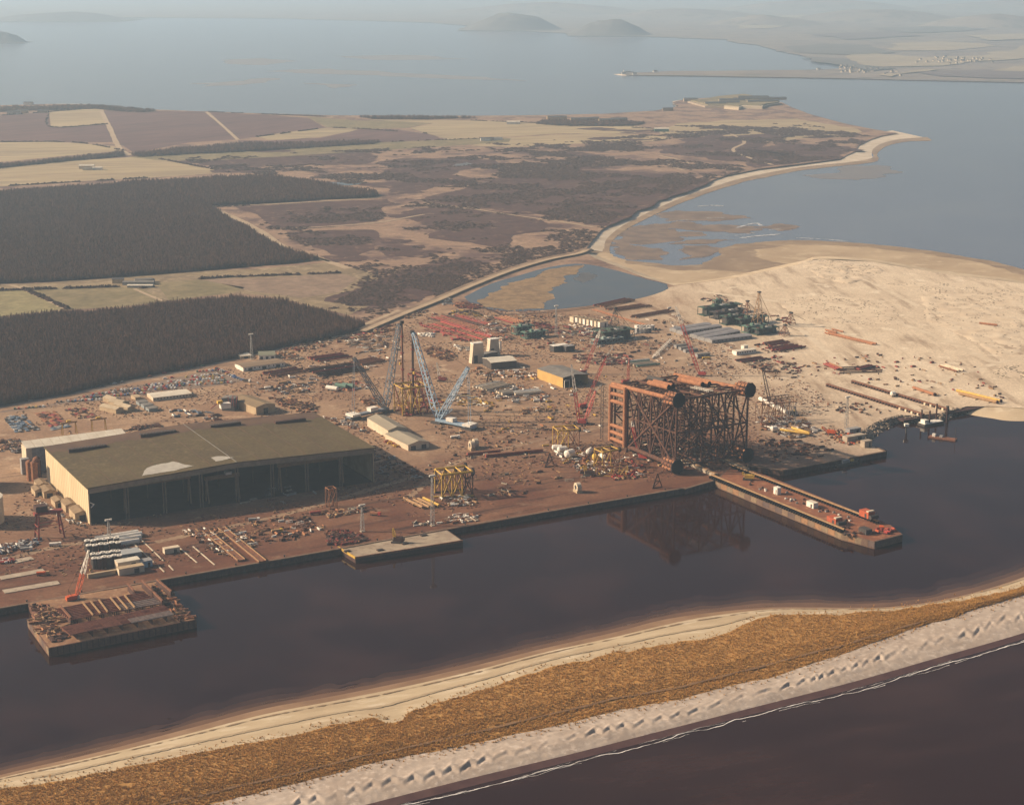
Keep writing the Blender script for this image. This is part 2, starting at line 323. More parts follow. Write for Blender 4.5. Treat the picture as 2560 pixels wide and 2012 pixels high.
for pts, w in [([(1480, 438), (1505, 436), (1535, 437)], 7), ([(1562, 484), (1590, 476), (1606, 474), (1616, 479)], 6), ([(1572, 505), (1605, 501), (1655, 497)], 6), ([(1500, 463), (1538, 462)], 4), ([(1632, 488), (1655, 486)], 4), ([(1560, 500), (1600, 494)], 3), ([(1420, 470), (1460, 466)], 3), ([(1690, 505), (1740, 507), (1800, 512)], 3)]:
    ribbon('surf_foam', 'F', pts, w, .3, FOAM2, n=24, wob=.9)

# ---- fields of the peninsula
zf = LAND
def fld(pts, m, z=.05, rag=0, seg=10, seed=1, name='field'): return sheet(name, 'F', pts, LAND + z, m, rag, seg, seed)
fld([(-300, 362), (0, 352), (150, 342), (290, 333), (340, 338), (485, 366), (400, 372), (310, 378), (100, 388), (0, 396), (-300, 410)], PALE)
fld([(-300, 325), (0, 303), (80, 300), (160, 304), (240, 311), (264, 320), (150, 330), (0, 344), (-300, 360)], PALE)
fld([(104, 238), (210, 229.5), (227, 264), (108, 270.5)], PALE, .09)
fld([(-300, 258), (0, 246), (104, 238), (212, 229.5), (228, 264), (248, 302), (160, 303), (80, 299), (0, 302), (-300, 322)], PLOUGH)
fld([(218, 235), (330, 236), (440, 237.5), (503, 296), (400, 303), (285, 325), (250, 302), (232, 266)], PLOUGH)
fld([(444, 237.5), (520, 242), (600, 247), (655, 251), (690, 271), (600, 281), (545, 291), (506, 295)], PLOUGH)
fld([(548, 291), (600, 282), (690, 272), (762, 274), (742, 280), (680, 291), (600, 297), (570, 297)], PALE, .09)
fld([(650, 248), (760, 256), (860, 257), (915, 262), (860, 272), (765, 274), (692, 270)], GRASSF)
fld([(765, 275), (830, 274), (905, 284), (945, 297), (800, 302), (640, 310), (510, 318), (505, 298), (570, 299), (680, 293)], PLOUGH)
fld([(780, 254), (880, 255), (1020, 256), (1120, 261), (1240, 266), (1350, 268), (1390, 274), (1340, 284), (1180, 284), (1060, 292), (950, 296), (905, 283), (870, 272), (920, 262)], PALE, .07)
fld([(270, 333), (420, 327), (560, 318), (800, 303), (1060, 292), (1085, 294), (1080, 302), (830, 318), (600, 332), (430, 342), (330, 340)], GRASSF, .1)
fld([(1060, 294), (1180, 286), (1340, 286), (1420, 292), (1380, 300), (1200, 306), (1090, 312), (1000, 310)], PALE, .06, .06, 14, 8)
fld([(1400, 285), (1440, 262), (1540, 255), (1690, 252), (1780, 268), (1830, 280), (1780, 292), (1640, 300), (1500, 298)], PALE, .06, .07, 14, 6)
# farm strip between the plantations
fld([(-300, 640), (0, 604), (200, 594), (450, 575), (690, 557), (780, 575), (830, 600), (800, 640), (740, 668), (650, 646), (560, 627), (505, 622), (400, 632), (260, 650), (0, 670), (-300, 700)], mat('rough_grass', (.235, .175, .10), (.18, .13, .078), sc=.02, c3=(.27, .21, .13), sc3=.05, rough=.95, vary=.1), .05, .03, 14, 5)
fld([(-300, 650), (0, 617), (45, 614), (140, 655), (0, 672), (-300, 705)], mat('pale_pasture', (.235, .20, .095), (.20, .165, .08), sc=.02, rough=.95, vary=.1), .1)
fld([(50, 613), (160, 607), (250, 609), (300, 612), (352, 640), (255, 651), (145, 656)], GRASSF, .1)
fld([(330, 600), (420, 594), (520, 610), (500, 620), (420, 630), (360, 639)], GRASSF, .1)
fld([(430, 592), (560, 590), (720, 580), (760, 590), (720, 620), (640, 632), (530, 617)], mat('dry_field', (.235, .165, .115), (.19, .13, .09), sc=.03, rough=.95, vary=.1), .1)
# heather blocks
for i, pts in enumerate([[(500, 441), (600, 434), (720, 427), (822, 423), (812, 440), (822, 455), (800, 470), (690, 478), (600, 485), (560, 468)], [(608, 492), (700, 488), (792, 488), (812, 508), (795, 530), (750, 545), (700, 540), (660, 520)],
                         [(880, 442), (960, 440), (1090, 452), (1167, 476), (1150, 492), (1090, 500), (1080, 522), (1050, 525), (1000, 515), (908, 505), (935, 490), (868, 465)], [(905, 418), (1000, 395), (1110, 366), (1210, 360), (1310, 362), (1420, 373), (1512, 384), (1480, 398), (1400, 425), (1350, 448), (1290, 480), (1240, 476), (1080, 448), (920, 430)],
                         [(1395, 312), (1440, 296), (1560, 284), (1600, 300), (1580, 318), (1640, 340), (1690, 348), (1600, 357), (1500, 335), (1400, 325)], [(1585, 316), (1660, 304), (1760, 308), (1836, 318), (1780, 338), (1690, 347), (1640, 338)],
                         [(380, 342), (560, 335), (760, 322), (800, 330), (760, 350), (600, 352), (470, 356), (420, 352)], [(800, 345), (900, 335), (1050, 340), (1000, 360), (950, 372), (1010, 380), (900, 410), (830, 415), (740, 390), (860, 385)],
                         [(820, 520), (900, 520), (950, 535), (900, 548), (820, 548)], [(690, 640), (760, 600), (850, 575), (960, 560), (1010, 575), (960, 600), (900, 630), (820, 655), (740, 650)]]):
    sheet('heather_patch', 'F', pts, LAND + .08, HEATH, rag=.05 if i < 4 else .12, seg=9, seed=60 + i)
rr = random.Random(4)
for i in range(56):                                      # loose heather drifts over the moor
    for _ in range(50):
        x, y = rr.uniform(480, 1780), rr.uniform(262, 610); w = rr.uniform(18, 90); h = w * rr.uniform(.04, .13) * (y / 420)
        if (y > 560 and x < 700) or x < 400 + (y - 330) * .9 and y > 330: continue
        lim = np.interp(y, [262, 290, 345, 375, 425, 470, 530, 610], [1740, 1800, 1600, 1450, 1330, 1240, 1180, 1000])
        if x + w < lim and not (y < 320 and x < 1100): break
    pts = [(x + w * math.cos(t) * rr.uniform(.5, 1), y + h * math.sin(t) * rr.uniform(.5, 1)) for t in np.linspace(0, 6.28, 11)[:-1]]
    sheet('heather_patch', 'F', pts, LAND + .1 + i * .002, HEATH, rag=.16, seg=8, seed=100 + i)
# tracks
for k, pts, w in [('F', [(335, 392), (400, 420), (440, 438), (500, 463), (560, 495), (610, 528), (690, 553), (740, 570)], 13), ('F', [(440, 438), (600, 432), (810, 419)], 9), ('F', [(905, 432), (1000, 443), (1100, 458), (1200, 472), (1258, 482)], 6), ('F', [(212, 229), (232, 270), (252, 312), (275, 330)], 14),
                  ('F', [(438, 238), (470, 265), (505, 297)], 10), ('F', [(285, 613), (320, 628), (352, 641)], 6), ('F', [(1548, 283), (1580, 302), (1555, 318), (1590, 335), (1640, 350)], 9), ('F', [(600, 485), (700, 480), (800, 472), (900, 455)], 7), ('F', [(0, 603), (40, 610), (140, 656)], 6),
                  ('F', [(1400, 330), (1460, 345), (1420, 350), (1452, 362)], 8), ('F', [(560, 525), (640, 535), (700, 555)], 8)]:
    ribbon('track', k, pts, w, LAND + .35, TRACK, n=40, wob=.15)
# lagoon beside the yard
POND2 = [(985, 630), (1040, 603), (1100, 585), (1170, 566), (1235, 560), (1300, 572), (1370, 592), (1422, 608), (1370, 630), (1280, 645), (1180, 656), (1080, 660), (1010, 650)]
sheet('pond', 'F', POND2, LAND + .12, POND, sm=60)
REED = mat('reed_marsh', (.25, .165, .085), (.155, .10, .055), sc=.06, c3=(.30, .21, .12), sc3=.15, rough=.95, det=8)
sheet('marsh', 'F', [(1012, 636), (1060, 610), (1110, 594), (1150, 577), (1190, 567), (1238, 562), (1228, 577), (1196, 586), (1205, 600), (1180, 608), (1160, 620), (1178, 632), (1150, 643), (1155, 655), (1080, 659), (1020, 650)], LAND + .2, REED, rag=.09, seg=6, seed=3)
for p in ([(1225, 580), (1250, 578), (1262, 590), (1235, 600), (1215, 592)], [(960, 352), (990, 345), (1000, 352)]): sheet('marsh', 'F', p, LAND + .16, mat('mud_shallows', (.10, .085, .075), (.075, .066, .062), sc=.05, rough=.3), rag=.1, seg=6)
sheet('pond', 'F', [(668, 389), (700, 387), (782, 388), (740, 394)], LAND + .45, POND, rag=.06)
BANKM = mat('embankment_earth', (.25, .175, .115), (.16, .105, .07), sc=.05, rough=.95)
def bankline(pts, w0, w1, h):
    n = 80; c = catmull(pts, n); w = [g('F', x, y).xy for x, y in c]; v = []
    for i, p in enumerate(w):
        d = (w[min(i + 1, n - 1)] - w[max(i - 1, 0)]).normalized(); nn = Vector((-d.y, d.x))
        for q, z in ((w1, -.2), (w0, h), (-w0, h), (-w1, -.2)): v.append((*(p + nn * q), LAND + z))
    b = MB(); b.add(v, [(4 * i + j, 4 * i + j + 1, 4 * i + 5 + j, 4 * i + 4 + j) for i in range(n - 1) for j in range(3)]); o = b.build('embankment', BANKM, kind='structure')
    if o.data.polygons[1].normal.z < 0: o.data.flip_normals()
EMB = [(770, 702), (850, 668), (930, 636), (1000, 606), (1080, 575), (1160, 551), (1225, 538), (1246, 530)]
bankline(EMB, 7, 12, 2.2)
ribbon('track', 'F', EMB, 9, LAND + 2.5, TRACK, n=80)

# ---- yard sheet: rusty earth by the water grading into blown sand
YA = [(-700, 1420), (-700, 905), (-300, 905), (-50, 868), (0, 858), (150, 832), (300, 800), (450, 770), (600, 735), (750, 705), (795, 688), (850, 664), (930, 640), (965, 632), (1000, 655), (1060, 664), (1150, 662), (1250, 650), (1350, 632), (1430, 607), (1500, 598), (1560, 590), (1700, 560), (1740, 550), (1850, 556), (2000, 580), (2173, 602), (2400, 640), (2400, 850), (2173, 866), (2100, 862), (2052, 862)]
YB = [(2352, 1032), (2298, 1038), (2247, 1038), (2212, 1046), (2183, 1058), (2159, 1076), (2150, 1094), (2165, 1109), (2190, 1117), (2215, 1128), (1959, 1176), (1867, 1162), (1789, 1198), (1715, 1219)]
yp = wpoly('F', YA) + wpoly(0, YB) ; q0, q1 = G(0, 1520).xy, G(1715, 1219).xy; qd = (q1 - q0).normalized(); QA = math.atan2(qd.y, qd.x); qn = Vector((-qd.y, qd.x))
yp += [q0 - qd * 330]; yp[0] = q0 - qd * 330 + qn * 2
def yard_mat():
    m = bpy.data.materials.new('yard_earth'); m.use_nodes = True; t = m.node_tree; N = t.nodes; L = t.links; bs = N['Principled BSDF']; bs.inputs['Roughness'].default_value = .95; bs.inputs['Specular IOR Level'].default_value = .15
    pos = N.new('ShaderNodeNewGeometry').outputs['Position']
    def mapped(rz, s):
        mp = N.new('ShaderNodeMapping'); mp.vector_type = 'TEXTURE'; mp.inputs['Rotation'].default_value = (0, 0, rz); mp.inputs['Scale'].default_value = s; L.new(pos, mp.inputs[0]); return mp.outputs[0]
    def nz(src, sc, d=6):
        n = N.new('ShaderNodeTexNoise'); n.inputs['Scale'].default_value = sc; n.inputs['Detail'].default_value = d; n.inputs['Roughness'].default_value = .6; L.new(src, n.inputs['Vector']); return n.outputs[0]
    def rng(s, a, c, lo=0., hi=1.):
        r = N.new('ShaderNodeMapRange'); r.interpolation_type = 'SMOOTHSTEP'; r.inputs[1].default_value = a; r.inputs[2].default_value = c; r.inputs[3].default_value = lo; r.inputs[4].default_value = hi; L.new(s, r.inputs[0]); return r.outputs[0]
    def mx(f, a, c):
        x = N.new('ShaderNodeMix'); x.data_type = 'RGBA'; L.new(f, x.inputs[0])
        for sk_, q in ((x.inputs[6], a), (x.inputs[7], c)):
            if isinstance(q, tuple): sk_.default_value = (*q, 1)
            else: L.new(q, sk_)
        return x.outputs[2]
    def math_(op, a, c):
        x = N.new('ShaderNodeMath'); x.operation = op
        for i, q in enumerate((a, c)):
            if isinstance(q, (int, float)): x.inputs[i].default_value = q
            else: L.new(q, x.inputs[i])
        return x.outputs[0]
    def lin(p, nrm):                         # signed distance from a line, in metres
        d = N.new('ShaderNodeVectorMath'); d.operation = 'DOT_PRODUCT'; L.new(pos, d.inputs[0]); d.inputs[1].default_value = (nrm.x, nrm.y, 0); return math_('SUBTRACT', d.outputs['Value'], p.dot(nrm))
    along = mapped(QA, (7, 1, 1)); across = mapped(QA + 1.1, (6, 1, 1)); iso = mapped(0, (1, 1, 1))
    rust = mx(rng(nz(iso, .012), .35, .65), (.115, .046, .027), (.17, .082, .047)); rust = mx(rng(nz(along, .11, 8), .48, .72), rust, (.055, .025, .018)); rust = mx(rng(nz(iso, .05, 8), .56, .74), rust, (.20, .125, .08))
    tan = mx(rng(nz(iso, .010), .35, .65), (.31, .20, .122), (.23, .138, .084)); tan = mx(rng(nz(along, .09, 8), .5, .75), tan, (.16, .098, .064)); tan = mx(rng(nz(iso, .045, 9), .54, .76), tan, (.43, .31, .205))
    sand = mx(rng(nz(iso, .012), .3, .7), (.60, .49, .355), (.50, .395, .28)); sand = mx(rng(nz(across, .06, 8), .46, .72), sand, (.31, .225, .15)); sand = mx(rng(nz(iso, .035, 9), .55, .75), sand, (.68, .58, .44))
    wob = math_('MULTIPLY', math_('SUBTRACT', nz(iso, .009, 7), .5), 190)
    dq = math_('ADD', lin(q0, qn), wob)
    c = mx(rng(dq, 70, 290), rust, tan)
    a, e = g('F', 1500, 640).xy, g('F', 1850, 900).xy; ln = (e - a).normalized(); nn = Vector((-ln.y, ln.x));
    if nn.x < 0: nn = -nn
    c = mx(rng(math_('ADD', lin(a, nn), wob), -190, 80), c, sand)
    fine = rng(nz(iso, .5, 4), .3, .7, .8, 1.2); hs = N.new('ShaderNodeHueSaturation'); L.new(c, hs.inputs['Color']); L.new(fine, hs.inputs['Value']); L.new(hs.outputs[0], bs.inputs['Base Color'])
    bp = N.new('ShaderNodeBump'); bp.inputs['Strength'].default_value = 1; bp.inputs['Distance'].default_value = .12; L.new(nz(iso, .5, 6), bp.inputs['Height']); L.new(bp.outputs[0], bs.inputs['Normal'])
    return m
YARD = yard_mat()
b = MB(); b.add([(p.x, p.y, LAND) for p in yp], [tuple(range(len(yp)))]); o = b.build('yard_ground', YARD, kind='structure')
if o.data.polygons[0].normal.z < 0: o.data.flip_normals()
# low dunes and hummocks over the sand
def dunes(name, k, pts, n, amp, ns, m, z0, seed):
    poly = wpoly(k, pts); p = np.array([q[:] for q in poly]); x0, y0 = p.min(0); x1, y1 = p.max(0); st = max(x1 - x0, y1 - y0) / n; nx = int((x1 - x0) / st) + 2; ny = int((y1 - y0) / st) + 2
    X, Y = np.meshgrid(x0 + np.arange(nx) * st, y0 + np.arange(ny) * st); ins = inpoly(X.ravel(), Y.ravel(), poly).reshape(X.shape)
    e = ins.astype(float)
    for _ in range(5): e = (e + np.roll(e, 1, 0) + np.roll(e, -1, 0) + np.roll(e, 1, 1) + np.roll(e, -1, 1)) / 5
    e = np.clip((e - .5) * 2, 0, 1); Z = z0 - .5 + e * (.4 + amp * np.clip(vnoise(X, Y, ns, seed) - .32, 0, 1) * 2)
    keep = (e > .01); idx = -np.ones(X.size, int); f = []; v = [(float(a), float(c), float(d)) for a, c, d in zip(X.ravel(), Y.ravel(), Z.ravel())]
    for r in range(ny - 1):
        for c in range(nx - 1):
            if keep[r, c] or keep[r + 1, c + 1]: f.append((r * nx + c, r * nx + c + 1, (r + 1) * nx + c + 1, (r + 1) * nx + c))
    b = MB(); b.v = v; b.f = f; b.m = [0] * len(f); return b.build(name, m, kind='structure', smooth=True), (X, Y, Z, e)
DUNEM = mat('dune_sand', (.60, .49, .355), (.52, .41, .29), sc=.03, c3=(.42, .32, .225), sc3=.09, lo3=.55, hi3=.7, rough=.95, bump=.12, bsc=.5, det=8)
dune_fields = [dunes('dunes', 'F', [(1690, 556), (1745, 550), (1850, 560), (1880, 575), (1850, 590), (1800, 605), (1740, 590)], 90, 1.5, 14, DUNEM, LAND, 3),
               dunes('dunes', 'F', [(1950, 625), (2060, 640), (2173, 680), (2173, 750), (2120, 760), (2040, 715), (1960, 680)], 110, 1.4, 16, DUNEM, LAND, 4),
               dunes('dunes', 'F', [(1860, 600), (2000, 600), (2250, 630), (2250, 672), (2100, 650), (1950, 620)], 110, .9, 22, DUNEM, LAND, 6),
               dunes('dunes', 'F', [(1640, 640), (1760, 620), (1900, 650), (1930, 690), (1800, 690), (1680, 670)], 90, .7, 30, DUNEM, LAND, 7),
               dunes('dunes', 'F', [(2090, 780), (2250, 770), (2250, 800), (2120, 805)], 60, 1.2, 18, DUNEM, LAND, 8)]

# inner sandy shore of the basin
loft('beach', 'F', [([(2030, 860), (2052, 860), (2100, 860), (2173, 863), (2400, 846)], LAND - .05), ([(2036, 876), (2052, 880), (2100, 889), (2173, 896), (2400, 886)], -.4)], SAND, n=40, sub=3)

# ---- foreground spit
L0 = [(-200, 1690), (0, 1637), (200, 1588), (400, 1533), (560, 1490), (700, 1466), (850, 1436), (1000, 1402), (1150, 1366), (1300, 1331), (1400, 1303), (1500, 1292), (1640, 1284), (1800, 1286), (1900, 1284), (2000, 1270), (2100, 1245), (2173, 1221), (2400, 1140)]
L1 = [(-200, 1705), (0, 1650), (200, 1605), (400, 1556), (560, 1515), (700, 1488), (850, 1458), (1000, 1424), (1150, 1385), (1300, 1352), (1400, 1328), (1500, 1308), (1640, 1292), (1800, 1291), (1900, 1288), (2000, 1274), (2100, 1250), (2173, 1226), (2400, 1146)]
L2 = [(-200, 1728), (0, 1673), (100, 1660), (200, 1642), (350, 1612), (500, 1582), (650, 1553), (780, 1522), (812, 1533), (850, 1530), (880, 1506), (1000, 1472), (1150, 1422), (1300, 1386), (1450, 1362), (1530, 1345), (1580, 1326), (1640, 1305), (1750, 1303), (1850, 1295), (1950, 1287), (2050, 1273), (2173, 1244), (2400, 1162)]
L3 = [(-200, 1880), (0, 1822), (200, 1770), (430, 1710), (550, 1680), (700, 1642), (850, 1605), (1000, 1577), (1150, 1546), (1300, 1511), (1450, 1480), (1600, 1443), (1750, 1400), (1850, 1365), (1950, 1330), (2050, 1300), (2173, 1262), (2400, 1180)]
L4 = [(-200, 1985), (0, 1930), (200, 1876), (430, 1808), (650, 1740), (790, 1703), (1000, 1650), (1200, 1602), (1400, 1551), (1600, 1500), (1800, 1449), (2000, 1392), (2173, 1342), (2400, 1268)]
L5 = [(-200, 1995), (0, 1940), (200, 1887), (430, 1820), (660, 1756), (820, 1710), (1000, 1664), (1200, 1614), (1400, 1563), (1600, 1511), (1800, 1461), (2000, 1403), (2173, 1352), (2400, 1278)]
L6 = [(-200, 2002), (0, 1948), (200, 1896), (430, 1830), (670, 1767), (850, 1712), (1010, 1673), (1210, 1622), (1405, 1571), (1605, 1518), (1805, 1469), (2003, 1410), (2173, 1360), (2400, 1286)]
def rough_line(L, amp, seed):
    c = catmull(L, 160); c[:, 1] += (vnoise(c[:, 0], c[:, 0] * 0 + seed, 60, seed) - .5) * amp + (vnoise(c[:, 0], c[:, 0] * 0 + seed, 17, seed + 1) - .5) * amp * .7; return [tuple(q) for q in c]
L2 = rough_line(L2, 11, 31); L3 = rough_line(L3, 9, 37)
WETB = mat('wet_beach', (.20, .115, .06), (.27, .165, .09), sc=.03, rough=.55, spec=.4)
SPITS = mat('spit_sand', (.47, .375, .245), (.38, .29, .185), sc=.04, c3=(.55, .46, .33), sc3=.12, rough=.95, bump=.15, bsc=.4, stretch=(4, 1, 1), rz=.35)
SHING = mat('shingle', (.43, .355, .29), (.35, .28, .225), sc=.05, c3=(.52, .44, .37), sc3=.25, rough=.95, bump=.12, bsc=1.2, det=8)
TURF = mat('spit_turf', (.37, .20, .06), (.28, .145, .042), sc=.08, c3=(.45, .275, .10), sc3=.5, rough=.95, bump=.4, bsc=.5, det=9)
DARKW = mat('wet_shingle', (.060, .024, .020), (.085, .04, .031), sc=.08, rough=.5, spec=.4)
loft('spit_beach', 'F', [(L0, -.35), (L1, .5)], WETB, n=300, sub=3)
SHM = [mat('shoal_water_%d' % i, c, tuple(x * .8 for x in c), sc=.03, rough=.08, spec=.11) for i, c in enumerate([(.155, .085, .048), (.088, .046, .028), (.052, .026, .018), (.032, .014, .011)])]
Lw = [tuple(q) for q in catmull(L0, 60) * .35 + catmull(L1, 60) * .65]; off = [0, 10, 16, 24, 36]
for i in range(4): loft('shoal', 'F', [([(x - off[i] * .5 + (2 if i else 0), y - off[i] + (3 if i else 0)) for x, y in Lw], .10 - i * .015), ([(x - off[i + 1] * .5, y - off[i + 1]) for x, y in Lw], .09 - i * .015)], SHM[i], n=300, sub=2, jit=[4, 9, 14, 24][i])
loft('spit_beach', 'F', [(L1, .5), (L2, 1.9)], SPITS, n=400, sub=8, amp=.14, ns=6)
TR = loft('spit_grassland', 'F', [(L2, 1.9), ([(a[0], a[1]) for a in catmull(L2, 40) * .45 + catmull(L3, 40) * .55], 4.6), (L3, 3.4)], TURF, n=560, sub=26, amp=.45, ns=9)[1]
def shingle_beach():
    n, sub = 900, 34; A = catmull(L3, n); B = catmull(L4, n); R = []
    a3 = np.array([g('F', x, y, 3.4)[:] for x, y in A]); b3 = np.array([g('F', x, y, .55)[:] for x, y in B]); s_al = np.r_[0, np.cumsum(np.linalg.norm(np.diff(b3, axis=0), axis=1))]
    for s in range(sub + 1):
        t = s / sub; row = a3 + (b3 - a3) * t; z = 3.4 - .5 * t - 2.3 * max(0, (t - .62) / .38) ** 1.2
        wv = (vnoise(s_al, s_al * 0 + 5, 30, 2) - .5) * 9                                   # beach cusps: scalloped ridges and hollows
        wv = wv + 46 * (vnoise(s_al, s_al * 0 + 11, 75, 4) - .5); am = np.clip(2.6 * (vnoise(s_al, s_al * 0 + 3, 21, 6) - .22), .25, 1.4); ph = ((s_al + wv) / 12.5) % 1.0; horn = np.abs(ph - .5) * 2; c0 = .55 + .13 * (horn - .5) + .26 * (vnoise(s_al, s_al * 0, 30, 8) - .5)
        w = np.exp(-((t - c0) / .05) ** 2); hol = np.exp(-((t - c0 - .11) / .055) ** 2) * (1 - horn) ** .7
        e = 0 if s in (0, sub) else 1; row[:, 2] = z + e * (.75 * am * w * (.3 + .7 * (1 - horn)) - 1.0 * am * hol + .45 * (vnoise(row[:, 0], row[:, 1], 3.2, 9) - .5) + .35 * (vnoise(s_al * .25, t * 60 + s_al * 0, 4, 12) - .5))
        if s == sub: row[:, 2] = .55
        if s == 0: row[:, 2] = 3.4
        R.append(row)
    R = np.array(R); bb = MB(); bb.v = [tuple(q) for q in R.reshape(-1, 3)]; bb.f = [(r * n + i, (r + 1) * n + i, (r + 1) * n + i + 1, r * n + i + 1) for r in range(sub) for i in range(n - 1)]; bb.m = [0] * len(bb.f)
    o = bb.build('shingle_beach', SHING, kind='structure', smooth=True)
    if o.data.polygons[0].normal.z < 0: o.data.flip_normals()
shingle_beach()
loft('wet_shore', 'F', [(L4, .55), (L5, .1), ([(x + 6, y + 14) for x, y in L6], -.6)], DARKW, n=300, sub=3)
# breaking edge of the swell: a thin broken ribbon of foam
def surf(lines, z, wmin, wmax, thr, seed):
    c = catmull(lines, 700); w = np.array([g('F', x, y, z)[:] for x, y in c]); w[:, 1] += (vnoise(w[:, 0], w[:, 1] * 0, 18, seed + 3) - .5) * 7; w[:, 1] += (vnoise(w[:, 0], w[:, 1] * 0, 4, seed + 4) - .5) * 1.6; nv = vnoise(w[:, 0], w[:, 1], 25, seed); n2 = vnoise(w[:, 0], w[:, 1], 5, seed + 1); b = MB()
    for i in range(len(w) - 1):
        if nv[i] < thr: continue
        d = Vector(w[i + 1] - w[i]).xy.normalized(); nn = Vector((-d.y, d.x)); a = wmin + (wmax - wmin) * n2[i]; e = wmin + (wmax - wmin) * n2[i + 1]; p, q = Vector(w[i]), Vector(w[i + 1])
        b.add([(*(p.xy + nn * a), z), (*(p.xy - nn * a * .3), z + .12), (*(q.xy - nn * e * .3), z + .12), (*(q.xy + nn * e), z)], [(0, 1, 2, 3)])
    b.build('surf_foam', FOAM, kind='structure')
surf(L6, .12, .05, 1.1, .27, 5); surf([(x + 1, y + 2) for x, y in L6], .1, .02, .6, .45, 8); surf([(x - 1, y - 2) for x, y in L6], .2, .02, .5, .5, 18); surf([(x, y + 1.5) for x, y in L0], .12, .02, .3, .55, 12)

TRK = mat('worn_sand', (.40, .31, .20), (.33, .25, .16), sc=.1, rough=.95); WRK = mat('tide_wrack', (.20, .13, .075), (.27, .19, .12), sc=.3, rough=.95); PALS = mat('blown_sand', (.58, .49, .36), (.52, .43, .31), sc=.1, rough=.95)
def alongspit(t, dz, w, m, wob, a=0, e=40):
    c = catmull(L1, 40) * (1 - t) + catmull(L2, 40) * t; ribbon('sand_track', 'F', [tuple(q) for q in c[a:e]], w, dz, m, n=300, wob=wob)
alongspit(.5, 1.6, 2.4, TRK, .3, 4, 29); alongspit(.1, .95, 1.0, WRK, 1.0)
c_ = catmull(L2, 60) * .22 + catmull(L3, 60) * .78; ribbon('sand_track', 'F', [tuple(q) for q in c_[6:50]], 2.2, 4.6, mat('turf_track', (.20, .115, .055), (.15, .085, .042), sc=.1, rough=.95), n=300, wob=.5)
# ---- plants
NEEDLE = mat('pine_needles', (.076, .040, .029), (.110, .058, .038), sc=.5, rough=.9, spec=.15, rand=.5, coord='obj'); BARK = mat('bark', (.06, .045, .035), rough=.95)
PROT = [proto('pine_source', conifer_proto(i, 0), [NEEDLE, BARK]) for i in range(6)]
def wood(pts, step, seed, hs=(.75, 1.15), floor=True):
    poly = wpoly('F', pts); 
    if floor: sheet('forest_floor', 'F', pts, LAND + .06, EARTH, rag=.015, seg=10, seed=seed)
    X, Y = fill(fractal(poly, .035, 10, True, seed), step, .46, seed); n = len(X); lum = vnoise(X, Y, 60, seed); keep = (np.random.default_rng(seed).random(n) > .04) & (vnoise(X, Y, 14, seed + 5) > .22); X, Y, lum = X[keep], Y[keep], lum[keep]
    s = uscale(len(X), *hs, seed) * (.68 + .62 * lum)[:, None]; s[:, :2] *= step / 2.2; s[:, 2] *= 1.0
    o = scatter('conifer_plantation', xyz(X, Y, LAND), s, PROT, seed); return o, len(X)
nwood = []
for lab, pts, st in [('dark conifer plantation beside the car park road', [(-300, 725), (0, 684), (120, 671), (260, 664), (400, 645), (505, 636), (560, 641), (650, 660), (735, 680), (776, 692), (745, 707), (600, 737), (450, 771), (300, 801), (150, 835), (0, 862), (-300, 915)], 2.35),
                     ('large conifer plantation beyond the farm strip', [(-300, 440), (0, 413), (100, 405), (200, 400), (305, 390), (340, 400), (400, 426), (470, 456), (530, 492), (590, 528), (678, 553), (600, 561), (450, 573), (300, 585), (150, 595), (0, 602), (-300, 632)], 3.2),
                     ('conifer block across the ride from the large plantation', [(316, 388), (500, 380), (570, 378), (700, 393), (806, 414), (790, 420), (600, 430), (452, 438), (400, 418)], 4.0)]:
    o, n = wood(pts, st, len(nwood) + 3); o['label'] = lab; o['category'] = 'wood'; nwood.append(n)
for lab, pts, st in [('tree belt along the edge of the stubble field', [(-300, 372), (0, 352), (150, 338), (262, 324), (262, 332), (150, 342), (0, 358), (-300, 376)], 6), ('tree belt below the ploughed fields', [(280, 330), (380, 318), (520, 306), (680, 306), (810, 300), (800, 306), (600, 318), (420, 327), (300, 334)], 7),
                     ('straggling trees on the far shore skyline', [(-200, 236), (60, 229), (200, 226), (330, 236), (300, 240), (200, 232), (60, 236), (-200, 244)], 11), ('wood beside the moorland hamlet', [(1150, 258), (1280, 258), (1370, 262), (1340, 268), (1200, 268), (1140, 264)], 9), ('trees behind the pale fields by the shore', [(760, 249), (900, 249), (1010, 251), (900, 254), (790, 253)], 10)]:
    o, n = wood(pts, st, len(nwood) + 3, (.7, 1.0), False); o['label'] = lab; o['category'] = 'wood'; o.data.name = 'tree_belt'; o.name = 'tree_belt'; nwood.append(n)
rg_h = np.random.default_rng(12)
SCRUB = mat('gorse_leaves', (.060, .036, .028), (.082, .048, .034), sc=.3, rough=.95, rand=.35, coord='obj')
BUSH = [proto('bush_source', bush_proto(i + 20), SCRUB) for i in range(5)]
P_, Q_ = [], []
moor = wpoly('F', [(380, 336), (900, 312), (1330, 290), (1420, 268), (1700, 262), (1850, 290), (1780, 335), (1600, 357), (1460, 395), (1300, 468), (1240, 525), (1000, 600), (850, 655), (780, 680), (700, 640), (780, 580), (690, 545), (560, 480), (450, 436), (820, 420), (700, 380), (480, 366)])
X, Y = fill(moor, 7.5, .5, 71); den = vnoise(X, Y, 95, 3, 5) + .35 * (vnoise(X, Y, 22, 9) - .5); k = den > .545; X, Y, den = X[k], Y[k], den[k]
s = uscale(len(X), 2.0, 4.6, 5, .3) * (1 + (Y - 2200) / 5000)[:, None]; s[:, 2] *= .42
o = scatter('gorse_scrub', xyz(X, Y, LAND), s, BUSH, 8); o['label'] = 'dark gorse and heather bushes scattered over the tawny moor'; o['category'] = 'scrub'
